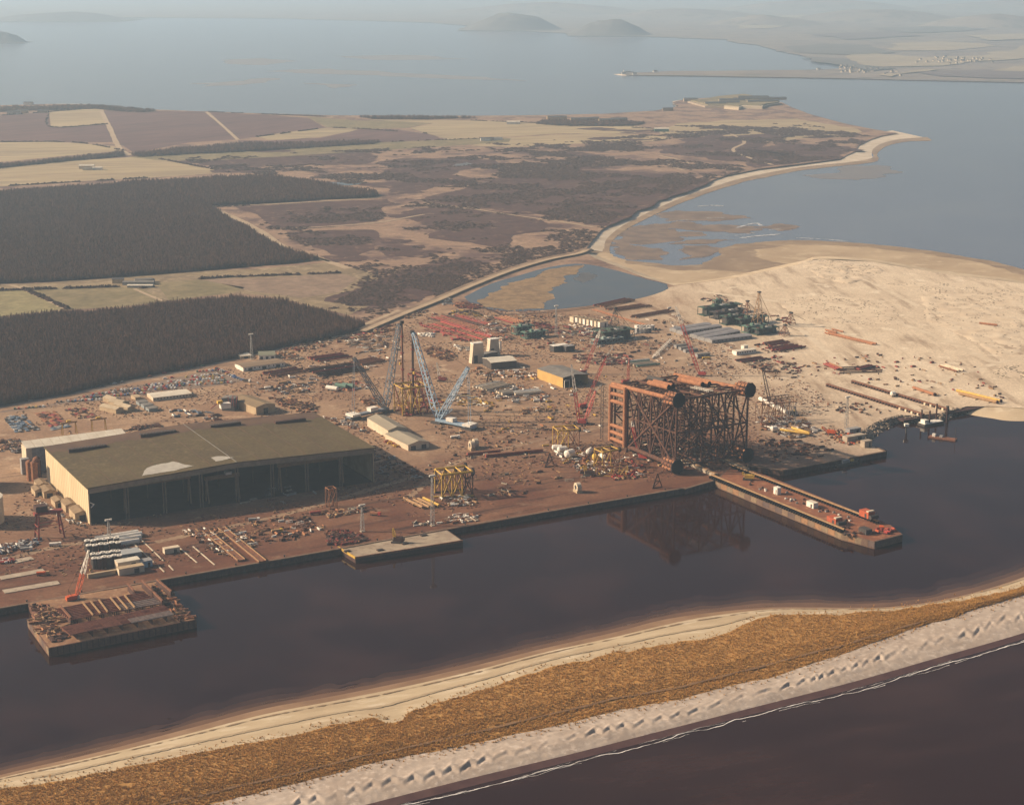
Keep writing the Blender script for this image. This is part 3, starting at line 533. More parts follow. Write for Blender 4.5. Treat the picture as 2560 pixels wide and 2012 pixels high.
X, Y = fill(wpoly('F', [(690, 655), (730, 628), (800, 600), (880, 575), (980, 556), (1120, 530), (1235, 510), (1230, 532), (1080, 572), (960, 618), (860, 655), (800, 668)]), 4.2, .5, 72); k = vnoise(X, Y, 45, 13, 5) > .5; X, Y = X[k], Y[k]; s = uscale(len(X), 1.6, 3.4, 6, .3); s[:, 2] *= .5
o = scatter('gorse_scrub', xyz(X, Y, LAND), s, BUSH, 9); o['label'] = 'dense gorse thicket along the embankment track'; o['category'] = 'scrub'
hp_ = []
for ln in [[(0, 302), (160, 303), (264, 320)], [(104, 238), (108, 270), (228, 264)], [(340, 338), (485, 366)], [(690, 271), (765, 274), (905, 284)], [(545, 291), (690, 272)], [(500, 318), (800, 303), (1060, 293)], [(0, 396), (310, 378)], [(50, 613), (145, 656)], [(300, 612), (430, 592), (720, 580)], [(1000, 256), (1240, 266), (1390, 274)], [(0, 246), (104, 238), (212, 229.5)], [(444, 238), (690, 248)], [(0, 617), (250, 609)]]:
    c = catmull(ln, 220); w = np.array([g('F', x, y)[:] for x, y in c]); k = (vnoise(w[:, 0], w[:, 1], 40, 5) > .42); hp_.append(w[k] + rg_h.normal(0, 1.2, (k.sum(), 3)) * np.array([1, 1, 0]))
hp_ = np.concatenate(hp_); o = scatter('hedgerow', hp_, uscale(len(hp_), 1.6, 4.2, 44, .4), BUSH, 45); o['label'] = 'broken dark hedgerows along the field edges'; o['category'] = 'hedge'
MAR = mat('marram_grass', (.47, .265, .078), (.34, .18, .054), sc=.3, rough=.95, rand=.4, coord='obj')
def tuft_proto(seed):
    r = random.Random(seed); b = MB()
    for i in range(16):
        a = r.uniform(0, 6.28); l = r.uniform(.25, .7); x, y = r.gauss(0, .12), r.gauss(0, .12); w = .09
        b.add([(x - w * math.sin(a), y + w * math.cos(a), 0), (x + w * math.sin(a), y - w * math.cos(a), 0), (x + l * math.cos(a), y + l * math.sin(a), r.uniform(.35, .9))], [(0, 1, 2)])
    return b
TUFT = [proto('tuft_source', tuft_proto(i), MAR) for i in range(4)]
rg = np.random.default_rng(3); pts = TR.reshape(-1, 3); sel = []
RR, CC = TR.shape[:2]; N = 62000; rr_ = rg.uniform(.6, RR - 1.6, N); cc_ = rg.uniform(0, CC - 1.01, N); r0 = rr_.astype(int); c0 = cc_.astype(int); fr = (rr_ - r0)[:, None]; fc = (cc_ - c0)[:, None]
q = TR[r0, c0] * (1 - fr) * (1 - fc) + TR[r0 + 1, c0] * fr * (1 - fc) + TR[r0, c0 + 1] * (1 - fr) * fc + TR[r0 + 1, c0 + 1] * fr * fc
k = vnoise(q[:, 0], q[:, 1], 9, 21) > .24; q = q[k]
e1 = TR[rg.integers(0, 2, 900), rg.integers(0, CC, 900)] + np.stack([rg.normal(0, 3, 900), np.abs(rg.normal(0, 5, 900)), np.zeros(900)], 1); e2 = TR[RR - 1 - rg.integers(0, 2, 900), rg.integers(0, CC, 900)] - np.stack([rg.normal(0, 3, 900), np.abs(rg.normal(0, 4, 900)), np.zeros(900)], 1); e1[:, 2] -= .25; q = np.concatenate([q, e1, e2]); q[:, 2] -= .05
o = scatter('marram_grass', q, uscale(len(q), .7, 1.6, 12, .3), TUFT, 11); o['label'] = 'golden tussocky grass covering the foreground spit'; o['category'] = 'grass'
dp = []
for ob, (X, Y, Z, e) in dune_fields:
    m_ = (e > .5).ravel(); A = np.stack([X.ravel(), Y.ravel(), Z.ravel()], 1)[m_]; k = (vnoise(A[:, 0], A[:, 1], 12, 31) > .5) & (rg.random(len(A)) > .72); dp.append(A[k])
dp = np.concatenate(dp); dp[:, :2] += rg.normal(0, 2, (len(dp), 2)); dp[:, 2] -= .1
o = scatter('dune_grass', dp, uscale(len(dp), .5, 1.4, 14, .3) * np.array([1, 1, .5]), [proto('dune_tuft_source', bush_proto(50 + i), mat('dune_tuft', (.16, .125, .075), (.12, .09, .06), sc=.3, rough=.95, rand=.4, coord='obj')) for i in range(3)], 15); o['label'] = 'dark tufts of grass dotting the sand dunes'; o['category'] = 'grass'
print('TREES', nwood)
# ================================================================== FAR SHORE
FARL = mat('far_moorland', (.17, .145, .13), (.21, .175, .145), sc=.0022, lo=.4, hi=.62, c3=(.12, .11, .10), sc3=.006, lo3=.52, hi3=.6, rough=1, det=8)  # far land and hill colours paled and flattened to carry some distance haze
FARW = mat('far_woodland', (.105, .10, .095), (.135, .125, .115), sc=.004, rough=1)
far = [(-900, 42), (0, 40), (300, 38), (620, 40), (900, 48), (1060, 62), (1200, 71), (1400, 79), (1545, 84.5), (1620, 100), (1700, 118), (1770, 135), (1800, 142), (1780, 146), (1700, 149), (1500, 151), (1400, 152), (1325, 155), (1310, 157), (1330, 159.5), (1500, 161.5), (1700, 165), (1900, 169.5), (2060, 173), (2400, 180), (2900, 195), (2900, -44), (-900, -44)]
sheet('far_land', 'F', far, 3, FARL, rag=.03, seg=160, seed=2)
loft('beach', 'F', [([(1312, 157.6), (1330, 159.2), (1500, 161.2), (1700, 164.7), (1900, 169.2), (2060, 172.7), (2400, 179.7)], 3.1), ([(1300, 158), (1330, 161), (1500, 162.8), (1700, 166.2), (1900, 170.8), (2060, 174.3), (2400, 181.2)], -.5)], SHORE, n=60, sub=2)
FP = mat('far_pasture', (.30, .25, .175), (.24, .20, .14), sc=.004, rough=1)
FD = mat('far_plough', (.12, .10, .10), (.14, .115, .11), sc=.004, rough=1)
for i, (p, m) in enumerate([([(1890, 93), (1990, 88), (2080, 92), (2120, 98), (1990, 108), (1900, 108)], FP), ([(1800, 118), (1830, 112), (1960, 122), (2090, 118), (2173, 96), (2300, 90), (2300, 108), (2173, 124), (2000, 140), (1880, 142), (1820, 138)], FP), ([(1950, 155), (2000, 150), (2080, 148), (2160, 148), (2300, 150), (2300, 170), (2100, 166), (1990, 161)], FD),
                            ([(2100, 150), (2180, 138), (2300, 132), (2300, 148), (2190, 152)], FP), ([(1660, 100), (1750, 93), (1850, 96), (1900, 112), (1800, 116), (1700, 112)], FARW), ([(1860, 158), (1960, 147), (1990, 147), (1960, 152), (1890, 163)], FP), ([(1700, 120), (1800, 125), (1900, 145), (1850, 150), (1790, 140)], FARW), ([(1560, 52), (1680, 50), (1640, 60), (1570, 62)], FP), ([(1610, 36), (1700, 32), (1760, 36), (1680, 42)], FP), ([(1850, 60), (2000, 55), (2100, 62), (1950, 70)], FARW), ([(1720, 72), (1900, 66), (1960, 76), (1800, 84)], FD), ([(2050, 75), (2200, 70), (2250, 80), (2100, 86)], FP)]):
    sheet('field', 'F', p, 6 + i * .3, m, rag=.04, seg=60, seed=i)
def hill(k, cx, by, w, h, m, seed, dw=None):
    """rounded hill whose near foot is at the survey row by"""
    a, c = g(k, cx - w / 2, by, 3), g(k, cx + w / 2, by, 3); wid = (c - a).length; cen = (a + c) / 2; dep = dw or wid * .9; n = 40; v = []; f = []
    for j in range(n + 1):
        for i in range(n + 1):
            s, t = i / n * 2 - 1, j / n * 2 - 1; r = s * s + t * t; e = max(0, 1 - r) ** 1.25; x = cen.x + s * wid / 2; y = cen.y + (t + 1) * dep / 2
            e *= .8 + .45 * (float(vnoise([x], [y], wid * .2, seed)[0]) - .35); v.append((x, y, 2.5 + h * max(e, 0)))
    f = [(j * (n + 1) + i, j * (n + 1) + i + 1, (j + 1) * (n + 1) + i + 1, (j + 1) * (n + 1) + i) for j in range(n) for i in range(n)]
    b = MB(); b.v = v; b.f = f; b.m = [0] * len(f); return b.build('hill', m, kind='structure', smooth=True)
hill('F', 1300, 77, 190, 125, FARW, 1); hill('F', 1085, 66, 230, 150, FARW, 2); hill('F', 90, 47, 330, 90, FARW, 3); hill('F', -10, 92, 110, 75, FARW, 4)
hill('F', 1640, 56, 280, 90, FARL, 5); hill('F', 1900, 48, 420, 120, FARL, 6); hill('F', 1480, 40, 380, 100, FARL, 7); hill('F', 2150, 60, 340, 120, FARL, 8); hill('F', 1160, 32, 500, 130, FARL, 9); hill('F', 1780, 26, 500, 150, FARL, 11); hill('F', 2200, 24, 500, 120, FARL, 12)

TIDE = mat('tide_flat', (.205, .205, .215), (.185, .19, .205), sc=.01, rough=.8)
for i, p in enumerate([[(470, 128), (560, 124), (640, 130), (560, 139), (500, 137)], [(400, 178), (520, 172), (560, 166), (590, 170), (540, 178), (430, 184)], [(560, 152), (700, 146), (900, 158), (1120, 172), (900, 166), (680, 158)], [(640, 176), (760, 180), (700, 188)], [(700, 120), (900, 118), (1000, 126), (820, 128)]]): sheet('tidal_flat', 'F', p, .15 + i * .02, TIDE, rag=.1, seg=30, seed=70 + i)
# ------------------------------------------------------------------ paints and building materials
RUST = mat('rusty_steel', (.20, .085, .045), (.12, .052, .032), sc=.35, c3=(.30, .14, .07), sc3=1.1, rough=.85, spec=.25)
RUSTO = mat('orange_rust', (.31, .135, .065), (.22, .09, .047), sc=.25, c3=(.42, .22, .11), sc3=.9, rough=.85, spec=.25)
RUSTD = mat('dark_rust', (.075, .036, .027), (.05, .027, .022), sc=.4, rough=.85, spec=.25)
YEL = mat('yellow_paint', (.56, .36, .055), (.42, .25, .05), sc=.4, rough=.6, spec=.35)
REDP = mat('red_paint', (.42, .05, .035), (.30, .045, .035), sc=.5, rough=.6, spec=.35)
REDD = mat('red_oxide', (.26, .055, .042), (.20, .05, .04), sc=.4, rough=.75)
ORG = mat('orange_paint', (.52, .10, .03), (.40, .08, .03), sc=.5, rough=.6)
BLUE = mat('pale_blue_paint', (.27, .37, .47), (.20, .28, .37), sc=.5, rough=.6, spec=.35)
DBLUE = mat('slate_blue_paint', (.11, .15, .20), (.085, .11, .15), sc=.5, rough=.65)
WHT = mat('white_paint', (.72, .68, .60), (.58, .53, .46), sc=.3, rough=.7)
GRY = mat('grey_steel', (.28, .27, .26), (.20, .19, .185), sc=.4, rough=.7)
DGR = mat('dark_steel', (.045, .04, .038), (.065, .055, .05), sc=.5, rough=.75)
BLK = mat('black_steel', (.012, .010, .011), rough=.8)
GRN = mat('green_paint', (.05, .085, .062), (.04, .066, .05), sc=.4, rough=.7)
LGRN = mat('sea_green_paint', (.11, .19, .145), (.085, .145, .115), sc=.4, rough=.7)
CONC = mat('concrete', (.40, .335, .255), (.30, .24, .18), sc=.15, c3=(.22, .165, .12), sc3=.4, lo3=.55, hi3=.75, rough=.9)
TIM = mat('timber', (.36, .225, .115), (.25, .15, .08), sc=.6, rough=.9)
CREAM = mat('cream_cladding', (.58, .47, .30), (.50, .395, .245), sc=.04, c3=(.44, .31, .18), sc3=.15, lo3=.58, hi3=.8, rough=.7, stretch=(1, 1, 5))
ROOFG = mat('olive_roof', (.100, .074, .034), (.080, .058, .029), sc=.02, c3=(.118, .090, .045), sc3=.12, rough=.9, vary=.4, det=8)
ROOFB = mat('brown_roof_edge', (.12, .072, .045), (.09, .055, .04), sc=.06, rough=.9)
ROOFP = mat('bare_sheeting', (.40, .375, .32), (.33, .30, .26), sc=.2, rough=.6)
GRYR = mat('grey_roof', (.19, .175, .155), (.145, .13, .115), sc=.15, rough=.8)
WROOF = mat('white_roof', (.60, .55, .45), (.50, .44, .35), sc=.1, rough=.7)
WALLW = mat('pale_wall', (.56, .47, .345), (.47, .38, .275), sc=.12, rough=.8)
WALLT = mat('buff_wall', (.42, .32, .20), (.34, .25, .155), sc=.12, rough=.85)
STONE = mat('fort_stone', (.30, .235, .165), (.23, .175, .125), sc=.05, rough=.95)
SLATE = mat('slate_roof', (.085, .08, .08), (.065, .06, .06), sc=.2, rough=.8)
GLASS = mat('window_glass', (.03, .035, .04), rough=.1, spec=.5)
COLS = dict(rust=RUST, rusto=RUSTO, rustd=RUSTD, yel=YEL, red=REDP, redd=REDD, org=ORG, blue=BLUE, dblue=DBLUE, wht=WHT, gry=GRY, dgr=DGR, blk=BLK, grn=GRN, lgrn=LGRN, conc=CONC, tim=TIM, cream=CREAM)

# ------------------------------------------------------------------ general building
def slab(b, p, q, r, s, t):
    """roof plane p-q-r-s with thickness t below"""
    P = [Vector(x) for x in (p, q, r, s)]; n = (P[1] - P[0]).cross(P[3] - P[0]).normalized()
    if n.z < 0: n = -n
    Q = [x - n * t for x in P]; b.add(P + Q, [(0, 1, 2, 3), (7, 6, 5, 4), (0, 4, 5, 1), (1, 5, 6, 2), (2, 6, 7, 3), (3, 7, 4, 0)])
def shed(name, label, k, p0, p1, p2, h, rise, wall, roof, cat='shed', ridge='y', group=None, over=.35, doors=0, wins=0, open_front=False, z=LAND, fix=None):
    """p0 near corner, p1 along the front, p2 along the side; local x = front, y = depth"""
    P0 = g(k, *p0, z); P1 = g(k, *p1, z); P2 = g(k, *p2, z); rz = heading(P0, P1); L = (P1 - P0).length; D = abs((P2 - P0).dot(Vector((-math.sin(rz), math.cos(rz), 0))))
    if fix: L, D = fix
    root = empty(name, P0, rz); tag(root, label, cat, group); shed_parts(root, L, D, h, rise, wall, roof, ridge, over, doors, wins, open_front); return root
def shed_parts(root, L, D, h, rise, wall, roof, ridge='y', over=.35, doors=0, wins=0, open_front=False):
    b = MB(); t = .3
    if ridge == 'y':
        front = [(0, 0, 0), (L, 0, 0), (L, 0, h), (L / 2, 0, h + rise), (0, 0, h)]
        n = 5; vs = front + [(x, D, zz) for x, _, zz in front]; fs = [(5, 9, 8, 7, 6)[::1]] + [(0, 5, 6, 1)[::-1], (1, 6, 7, 2)[::-1], (4, 9, 5, 0)[::-1]]
        if not open_front: fs.append((0, 1, 2, 3, 4))
        b.add(vs, fs); r = MB(); slab(r, (-over, -over, h + .1), (L / 2, -over, h + rise + .1), (L / 2, D + over, h + rise + .1), (-over, D + over, h + .1), t); slab(r, (L / 2, -over, h + rise + .1), (L + over, -over, h + .1), (L + over, D + over, h + .1), (L / 2, D + over, h + rise + .1), t)
    else:
        side = [(0, 0, 0), (0, D, 0), (0, D, h), (0, D / 2, h + rise), (0, 0, h)]; vs = side + [(L, y, zz) for _, y, zz in side]
        b.add(vs, [(4, 3, 2, 1, 0), (5, 6, 7, 8, 9), (0, 5, 9, 4), (6, 1, 2, 7)]); r = MB(); slab(r, (-over, -over, h + .1), (L + over, -over, h + .1), (L + over, D / 2, h + rise + .1), (-over, D / 2, h + rise + .1), t); slab(r, (-over, D / 2, h + rise + .1), (L + over, D / 2, h + rise + .1), (L + over, D + over, h + .1), (-over, D + over, h + .1), t)
    b.build('wall', wall, root); r.build('roof', roof, root)
    for i in range(doors):
        x = L * (i + .5) / doors; w = min(L / doors * .5, 5); MB().box(x - w / 2, x + w / 2, -.06, .04, .05, h * .72).build('door', DGR, root)
    for i in range(wins):
        x = L * (i + .5) / wins; MB().box(x - .7, x + .7, -.05, .03, h * .4, h * .75).build('window', GLASS, root)
    return root
def house(loc, rz, L, D, h, rise, wall, roof, label, group, name='house', cat='house'):
    root = empty(name, loc, rz); tag(root, label, cat, group); shed_parts(root, L, D, h, rise, wall, roof, 'x', .3); return root
# villages across the firth
h0 = house(g('E', 1400, 300, 3.2), .3, 12, 8, 5, 3, WALLW, SLATE, 'tiny pale house in the low village by the spit root across the firth', 'houses of the low village across the firth')
h1 = house(g('E', 1900, 262, 6.5), .5, 12, 8, 5, 3, WALLW, SLATE, 'tiny pale house in the hillside village across the firth', 'houses of the hillside village across the firth')
r2 = random.Random(11)
for i in range(52):
    o = h0 if i == 0 else copy_tree(h0); x = r2.triangular(1370, 1660, 1450); o.location = g('E', x, 285 + (x - 1370) * .06 + r2.uniform(-6, 22), 3.2); o.rotation_euler.z = r2.uniform(-.6, .9)
for i in range(46):
    o = h1 if i == 0 else copy_tree(h1); x = r2.triangular(1690, 2060, 1850); o.location = g('E', x, 258 + r2.gauss(0, 8), 7.5 + (i % 5) * .3); o.rotation_euler.z = r2.uniform(-.6, .9)
h2 = house(g('E', 466, 316, 3.2), .1, 20, 10, 6, 4, WHT, SLATE, 'white cottage at the tip of the far shingle spit', 'cottages at the spit tip')
for x, y in ((483, 312), (497, 314), (512, 318), (600, 308), (1295, 298)): o = copy_tree(h2); o.location = g('E', x, y, 3.2); o.rotation_euler.z = r2.uniform(-.3, .3)
t_ = empty('lighthouse', g('E', 474, 314, 3.2)); tag(t_, 'white lighthouse tower standing at the tip of the far spit', 'lighthouse'); MB().tube((0, 0, 0), (0, 0, 17), 3, 12, 2.2).build('tower', WHT, t_); MB().tube((0, 0, 17), (0, 0, 20), 1.7, 10, 1.2).build('lantern', DGR, t_)
# ------------------------------------------------------------------ star fort on the point
fo = empty('fort', g('E', 930, 445)); tag(fo, 'low stone star fort with grassed ramparts on the sandy point', 'fort'); fl = fo.location.copy()
def rel(pts, c): return [(p[0] - c.x, p[1] - c.y) for p in pts]
op = wpoly('E', [(745, 437), (800, 432), (870, 418), (985, 408), (1075, 424), (1105, 436), (1145, 446), (1090, 452), (1060, 462), (975, 458), (962, 466), (900, 460), (820, 458)]); MB().prism(rel(op, fl), -.5, 6).build('rampart_wall', STONE, fo)
c_ = sum(op, Vector((0, 0))) / len(op); MB().prism(rel([c_ + (p - c_) * .93 for p in op], fl), 6, 9.5).build('rampart_bank', GRASSF, fo); 
MB().prism(rel(wpoly('E', [(900, 463), (962, 468), (975, 461), (1062, 464), (1064, 458), (900, 457)]), fl), -.3, 8).build('gate_front', mat('pale_rampart', (.44, .36, .25), rough=.95), fo)
for i, (x, y, L) in enumerate([(880, 432, 90), (940, 428, 130), (1010, 426, 130), (960, 420, 110), (1050, 436, 70), (880, 442, 70), (1000, 438, 90), (820, 446, 70)]):
    house(g('E', x, y, LAND + 6), QA * .2, L, 14, 6, 4, STONE, SLATE, 'long stone barrack block with slate roof inside the star fort', 'barrack blocks in the fort', 'barrack_block', 'barrack')
# ------------------------------------------------------------------ farms and hamlets
def farm(k, items, label, group):
    for i_, (x, y, L, D, h, rz, w, r) in enumerate(items): house(g(k, x, y), rz, L, D, h, h * .35, w, r, label[i_] if isinstance(label, list) else label, group, 'farm_building', 'farm building')
farm('A', [(610, 672, 16, 9, 6, .1, WALLT, SLATE), (665, 680, 44, 11, 4, .05, GRY, GRYR), (735, 672, 24, 10, 5, .3, GRY, GRYR), (690, 694, 36, 9, 3, .0, GRY, WROOF), (775, 672, 18, 10, 4, .5, WALLT, GRYR)], ['slate roofed farmhouse in the strip between the plantations', 'longest grey barn of the farm between the plantations', 'grey barn set askew in the farm between the plantations', 'pale roofed shed fronting the farm between the plantations', 'buff walled byre of the farm between the plantations'], 'farmstead between the plantations')
farm('D', [(335, 718, 34, 14, 7, .1, WALLW, WROOF), (392, 722, 22, 10, 5, .1, WHT, WROOF), (350, 724, 20, 10, 4, .1, WALLW, GRYR)], ['large pale barn alone in the stubble field', 'small white barn beside the large one in the stubble field', 'low grey roofed byre in the stubble field farm'], 'farmstead in the stubble field')
farm('D', [(30, 488, 40, 16, 9, .2, WALLW, SLATE), (68, 482, 36, 14, 8, 0, WALLT, SLATE), (100, 447, 30, 14, 8, 0, WHT, SLATE), (160, 480, 30, 12, 7, 0, WALLT, SLATE)], 'pale house on the far shore among skyline trees', 'shore houses among trees')
farm('D', [(2040, 600, 26, 13, 7, .1, WHT, SLATE), (2062, 597, 24, 12, 6, .3, WALLW, SLATE), (2085, 596, 30, 12, 6, 0, WHT, GRYR), (2150, 528, 40, 14, 7, 0, WHT, WROOF)], 'white house standing at the edge of the pale moor field', 'houses at the moor field edge')
farm('E', [(150, 510, 60, 16, 9, .1, WALLT, SLATE), (300, 516, 50, 16, 9, .1, WALLT, SLATE), (370, 522, 60, 16, 9, .1, WALLT, SLATE), (420, 520, 50, 16, 10, .1, STONE, SLATE), (250, 518, 50, 16, 9, .1, WALLT, SLATE), (605, 560, 40, 15, 8, 0, LGRN, WROOF), (640, 472, 34, 14, 8, 0, STONE, SLATE), (730, 432, 50, 15, 9, .1, STONE, SLATE), (800, 440, 30, 14, 8, .1, WALLW, SLATE)], ['long brown house at the wood end of the moor hamlet', 'brown house in the middle of the hamlet wood', 'brown house beside the tall stone house of the hamlet', 'tall stone house at the fort end of the hamlet', 'brown house between its neighbours in the hamlet wood', 'sea-green building alone on the moor below the fort', 'small stone house on the path to the fort', 'long stone block outside the fort rampart', 'pale block between the fort and the shore'], 'houses of the moor hamlet')

# ------------------------------------------------------------------ quays
PILE = mat('sheet_piling', (.075, .045, .036), (.05, .032, .028), sc=.3, c3=(.115, .065, .045), sc3=.8, rough=.8)
COPE = mat('quay_coping', (.20, .13, .085), (.135, .085, .058), sc=.3, rough=.9)
def quay(name, label, pts, top=LAND + .25, wid=1.6):
    c = pts[0]; root = empty(name, (c.x, c.y, 0)); tag(root, label, 'quay wall')
    b = MB(); cb = MB()
    for a, e in zip(pts[:-1], pts[1:]):
        d = (e - a); L = d.length; d.normalize(); nn = Vector((d.y, -d.x)); n = max(2, int(L / 2.4)); pr = []
        for i in range(n + 1):
            o = .35 if i % 2 else 0.; pr.append(a + d * (L * i / n) + nn * o)
        vs = [(p.x - c.x, p.y - c.y, -3) for p in pr] + [(p.x - c.x, p.y - c.y, top - .7) for p in pr]; b.add(vs, [(i, i + 1, n + 2 + i, n + 1 + i) for i in range(n)])
    b.build('sheet_piling', PILE, root)
    for a, e in zip(pts[:-1], pts[1:]):
        d = (e - a); L = d.length; nn = Vector((d.y, -d.x)).normalized(); m = max(1, int(L / 30)); me = None
        rz = math.atan2(d.y, d.x)
        for i in range(m):
            if me is None: me = MB().box(-L / m / 2 + .04, L / m / 2 - .04, -wid, .55, -.75, 0).mesh('coping', COPE)
            o = bpy.data.objects.new('coping', me); COL.objects.link(o); p = a + d * ((i + .5) / m); o.parent = root; o.location = (p.x - c.x, p.y - c.y, top); o.rotation_euler.z = rz + math.pi if False else rz
            # local -y faces the land: flip so that the lip overhangs the water
            if Vector((-math.sin(rz), math.cos(rz))).dot(nn) < 0: o.rotation_euler.z = rz + math.pi
    return root
Q0 = q0 - qd * 330
quay('quay_wall', 'long dark sheet pile quay wall along the fabrication yard', [Q0, q0 + qd * 0, G(845, 1372).xy, G(1118, 1322).xy, q1])
quay('quay_wall', 'short stepped concrete quay corner beside the launch barge', [G(1712, 1222).xy, G(1789, 1200).xy, G(1850, 1172).xy])
quay('quay_wall', 'sheet pile quay wall shaded by the big jacket', [G(1868, 1163).xy, G(1959, 1176).xy, G(2215, 1128).xy])
quay('quay_wall', 'end wall of the shaded quay beside the boulders', [G(2214, 1128).xy, G(2190, 1117).xy])
# boulders of the revetment
RK = mat('boulder', (.30, .235, .17), (.15, .11, .085), sc=.2, rough=.95, rand=.4, coord='obj')
def rock_proto(seed):
    r = random.Random(seed); bm = bmesh.new(); bmesh.ops.create_icosphere(bm, subdivisions=1, radius=1)
    for v in bm.verts: v.co *= r.uniform(.7, 1.2); v.co.z *= .75
    me = bpy.data.meshes.new('boulder'); bm.to_mesh(me); bm.free(); me.materials.append(RK); return bpy.data.objects.new('boulder_source', me)
ROCKS = [rock_proto(i) for i in range(4)]
def revet(k, up, lo, n, seed, lab):
    r = np.random.default_rng(seed); a = np.array([g(k, x, y, LAND)[:] for x, y in catmull(up, 120)]); c = np.array([g(k, x, y, 0)[:] for x, y in catmull(lo, 120)]); i = r.integers(0, 120, n); t = r.random(n)[:, None]; p = a[i] + (c[i] - a[i]) * t + r.normal(0, 1.2, (n, 3)) * np.array([1, 1, .25]); p[:, 2] -= .4
    o = scatter('boulder_revetment', p, uscale(n, .6, 2.2, seed, .3), ROCKS, seed); o['label'] = lab; o['category'] = 'boulders'
loft('rock_slope', 5, [([(1075, 935), (850, 870), (830, 830), (920, 740), (1040, 690), (1180, 650), (1260, 655), (1350, 650), (1470, 640), (1620, 605), (1720, 580)], LAND - .02), ([(1080, 950), (930, 905), (890, 880), (1000, 800), (1090, 735), (1180, 700), (1260, 690), (1350, 690), (1480, 690), (1640, 640), (1720, 600)], -1)], mat('slope_rubble', (.24, .18, .125), (.15, .11, .08), sc=.2, rough=.95), n=60, sub=3)
revet(5, [(760, 800), (850, 830), (880, 770), (960, 710), (1060, 670), (1180, 640), (1260, 650), (1350, 640)], [(830, 870), (900, 890), (960, 830), (1060, 755), (1120, 715), (1190, 690), (1260, 690), (1350, 690)], 900, 4, 'grey boulder revetment between the shaded quay and the jetty')
revet(5, [(1500, 640), (1620, 590), (1720, 570)], [(1560, 680), (1640, 640), (1725, 600)], 260, 5, 'dark boulder tip at the end of the sandy basin shore')
# ================================================================== THE GREAT SHED
EV = 31.0
FL = g(1, 765, 1568); fr_ = G(934, 1118, LAND + EV); rzS = heading(FL, fr_); LS = (fr_.xy - FL.xy).length; bl_ = G(102, 1118, LAND + EV)
DS = abs((bl_ - FL).to_2d().dot(Vector((-math.sin(rzS), math.cos(rzS))))); RS = 4.2
root = empty('fabrication_shed', FL, rzS); tag(root, 'huge open-fronted fabrication shed with olive roof and cream side wall', 'shed')
def roofz(x): return EV + RS * (1 - abs(x / LS * 2 - 1))
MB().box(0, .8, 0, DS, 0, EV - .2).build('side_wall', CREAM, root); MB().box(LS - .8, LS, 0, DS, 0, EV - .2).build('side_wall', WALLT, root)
bw = MB(); bw.add([(0, DS - .8, 0), (LS, DS - .8, 0), (LS, DS - .8, EV - .2), (LS / 2, DS - .8, EV + RS - .2), (0, DS - .8, EV - .2)], [(0, 1, 2, 3, 4)]); bw.add([(0, DS, 0), (LS, DS, 0), (LS, DS, EV - .2), (LS / 2, DS, EV + RS - .2), (0, DS, EV - .2)], [(4, 3, 2, 1, 0)]); bw.build('back_wall', DGR, root)  # back wall coloured dark to deepen the shade inside the shed
rm = MB(); m_ = 1.2                                                              # roof: brown rim at the rear and sides, olive field
for (x0, x1) in ((-m_, LS / 2), (LS / 2, LS + m_)):
    z0, z1 = roofz(max(0, x0)), roofz(min(LS, x1)); slab(rm, (x0, -m_, z0), (x1, -m_, z1), (x1, DS + m_, z1), (x0, DS + m_, z0), .8)
rf = rm.build('roof', ROOFG, root)
def onroof(name, pts, m, h=.12):
    b = MB(); q = [(x, y, roofz(x) + h) for x, y in pts]; b.add(q, [tuple(range(len(q)))]); o = b.build(name, m, rf)
    if o.data.polygons[0].normal.z < 0: o.data.flip_normals()
r3 = random.Random(5)
for i in range(1, 12):
    if i != 6: x_ = LS * i / 12; sm2 = MB(); sm2.box(x_ - .22, x_ + .22, -1, DS + 1, roofz(x_) - .02, roofz(x_) + .18); sm2.build('roof_seam', ROOFB, rf)
sm2 = MB(); sm2.box(LS / 2 - .3, LS / 2 + .3, -1.2, DS + 1.2, roofz(LS / 2) - .1, roofz(LS / 2) + .35); sm2.build('ridge_cap', GRYR, rf)
def rim(x0, x1, y0, w):
    n = 24; a = [(x0 + (x1 - x0) * i / n, DS + m_) for i in range(n + 1)]; c = [(x0 + (x1 - x0) * i / n, y0 - w * r3.uniform(.0, 1)) for i in range(n, -1, -1)]; return a + c
onroof('roof_stain', rim(0, LS / 2 - .2, DS - 18, 10), ROOFB); onroof('roof_stain', rim(LS / 2 + .2, LS, DS - 20, 8), ROOFB)
def loc2(k, x, y):                                                                # survey point on the roof -> local x, y
    z = LAND + EV + 2; p = g(k, x, y, z) - FL; ca, sa = math.cos(rzS), math.sin(rzS); return (p.x * ca + p.y * sa, -p.x * sa + p.y * ca)
def patch(pts): return [(max(.5, min(LS - .5, x)), max(-1, y)) for x, y in [tuple(q) for q in fractal([loc2(1, *p) for p in pts], .06, 3, True, 3)]]
onroof('roof_patch', patch([(1205, 1150), (1240, 1090), (1330, 1060), (1470, 1038), (1550, 1062), (1650, 1078), (1560, 1095), (1380, 1125)]), ROOFP, .2)
onroof('roof_patch', patch([(1790, 1015), (1850, 1005), (1990, 1018), (1930, 1032), (1830, 1048)]), ROOFP, .2)
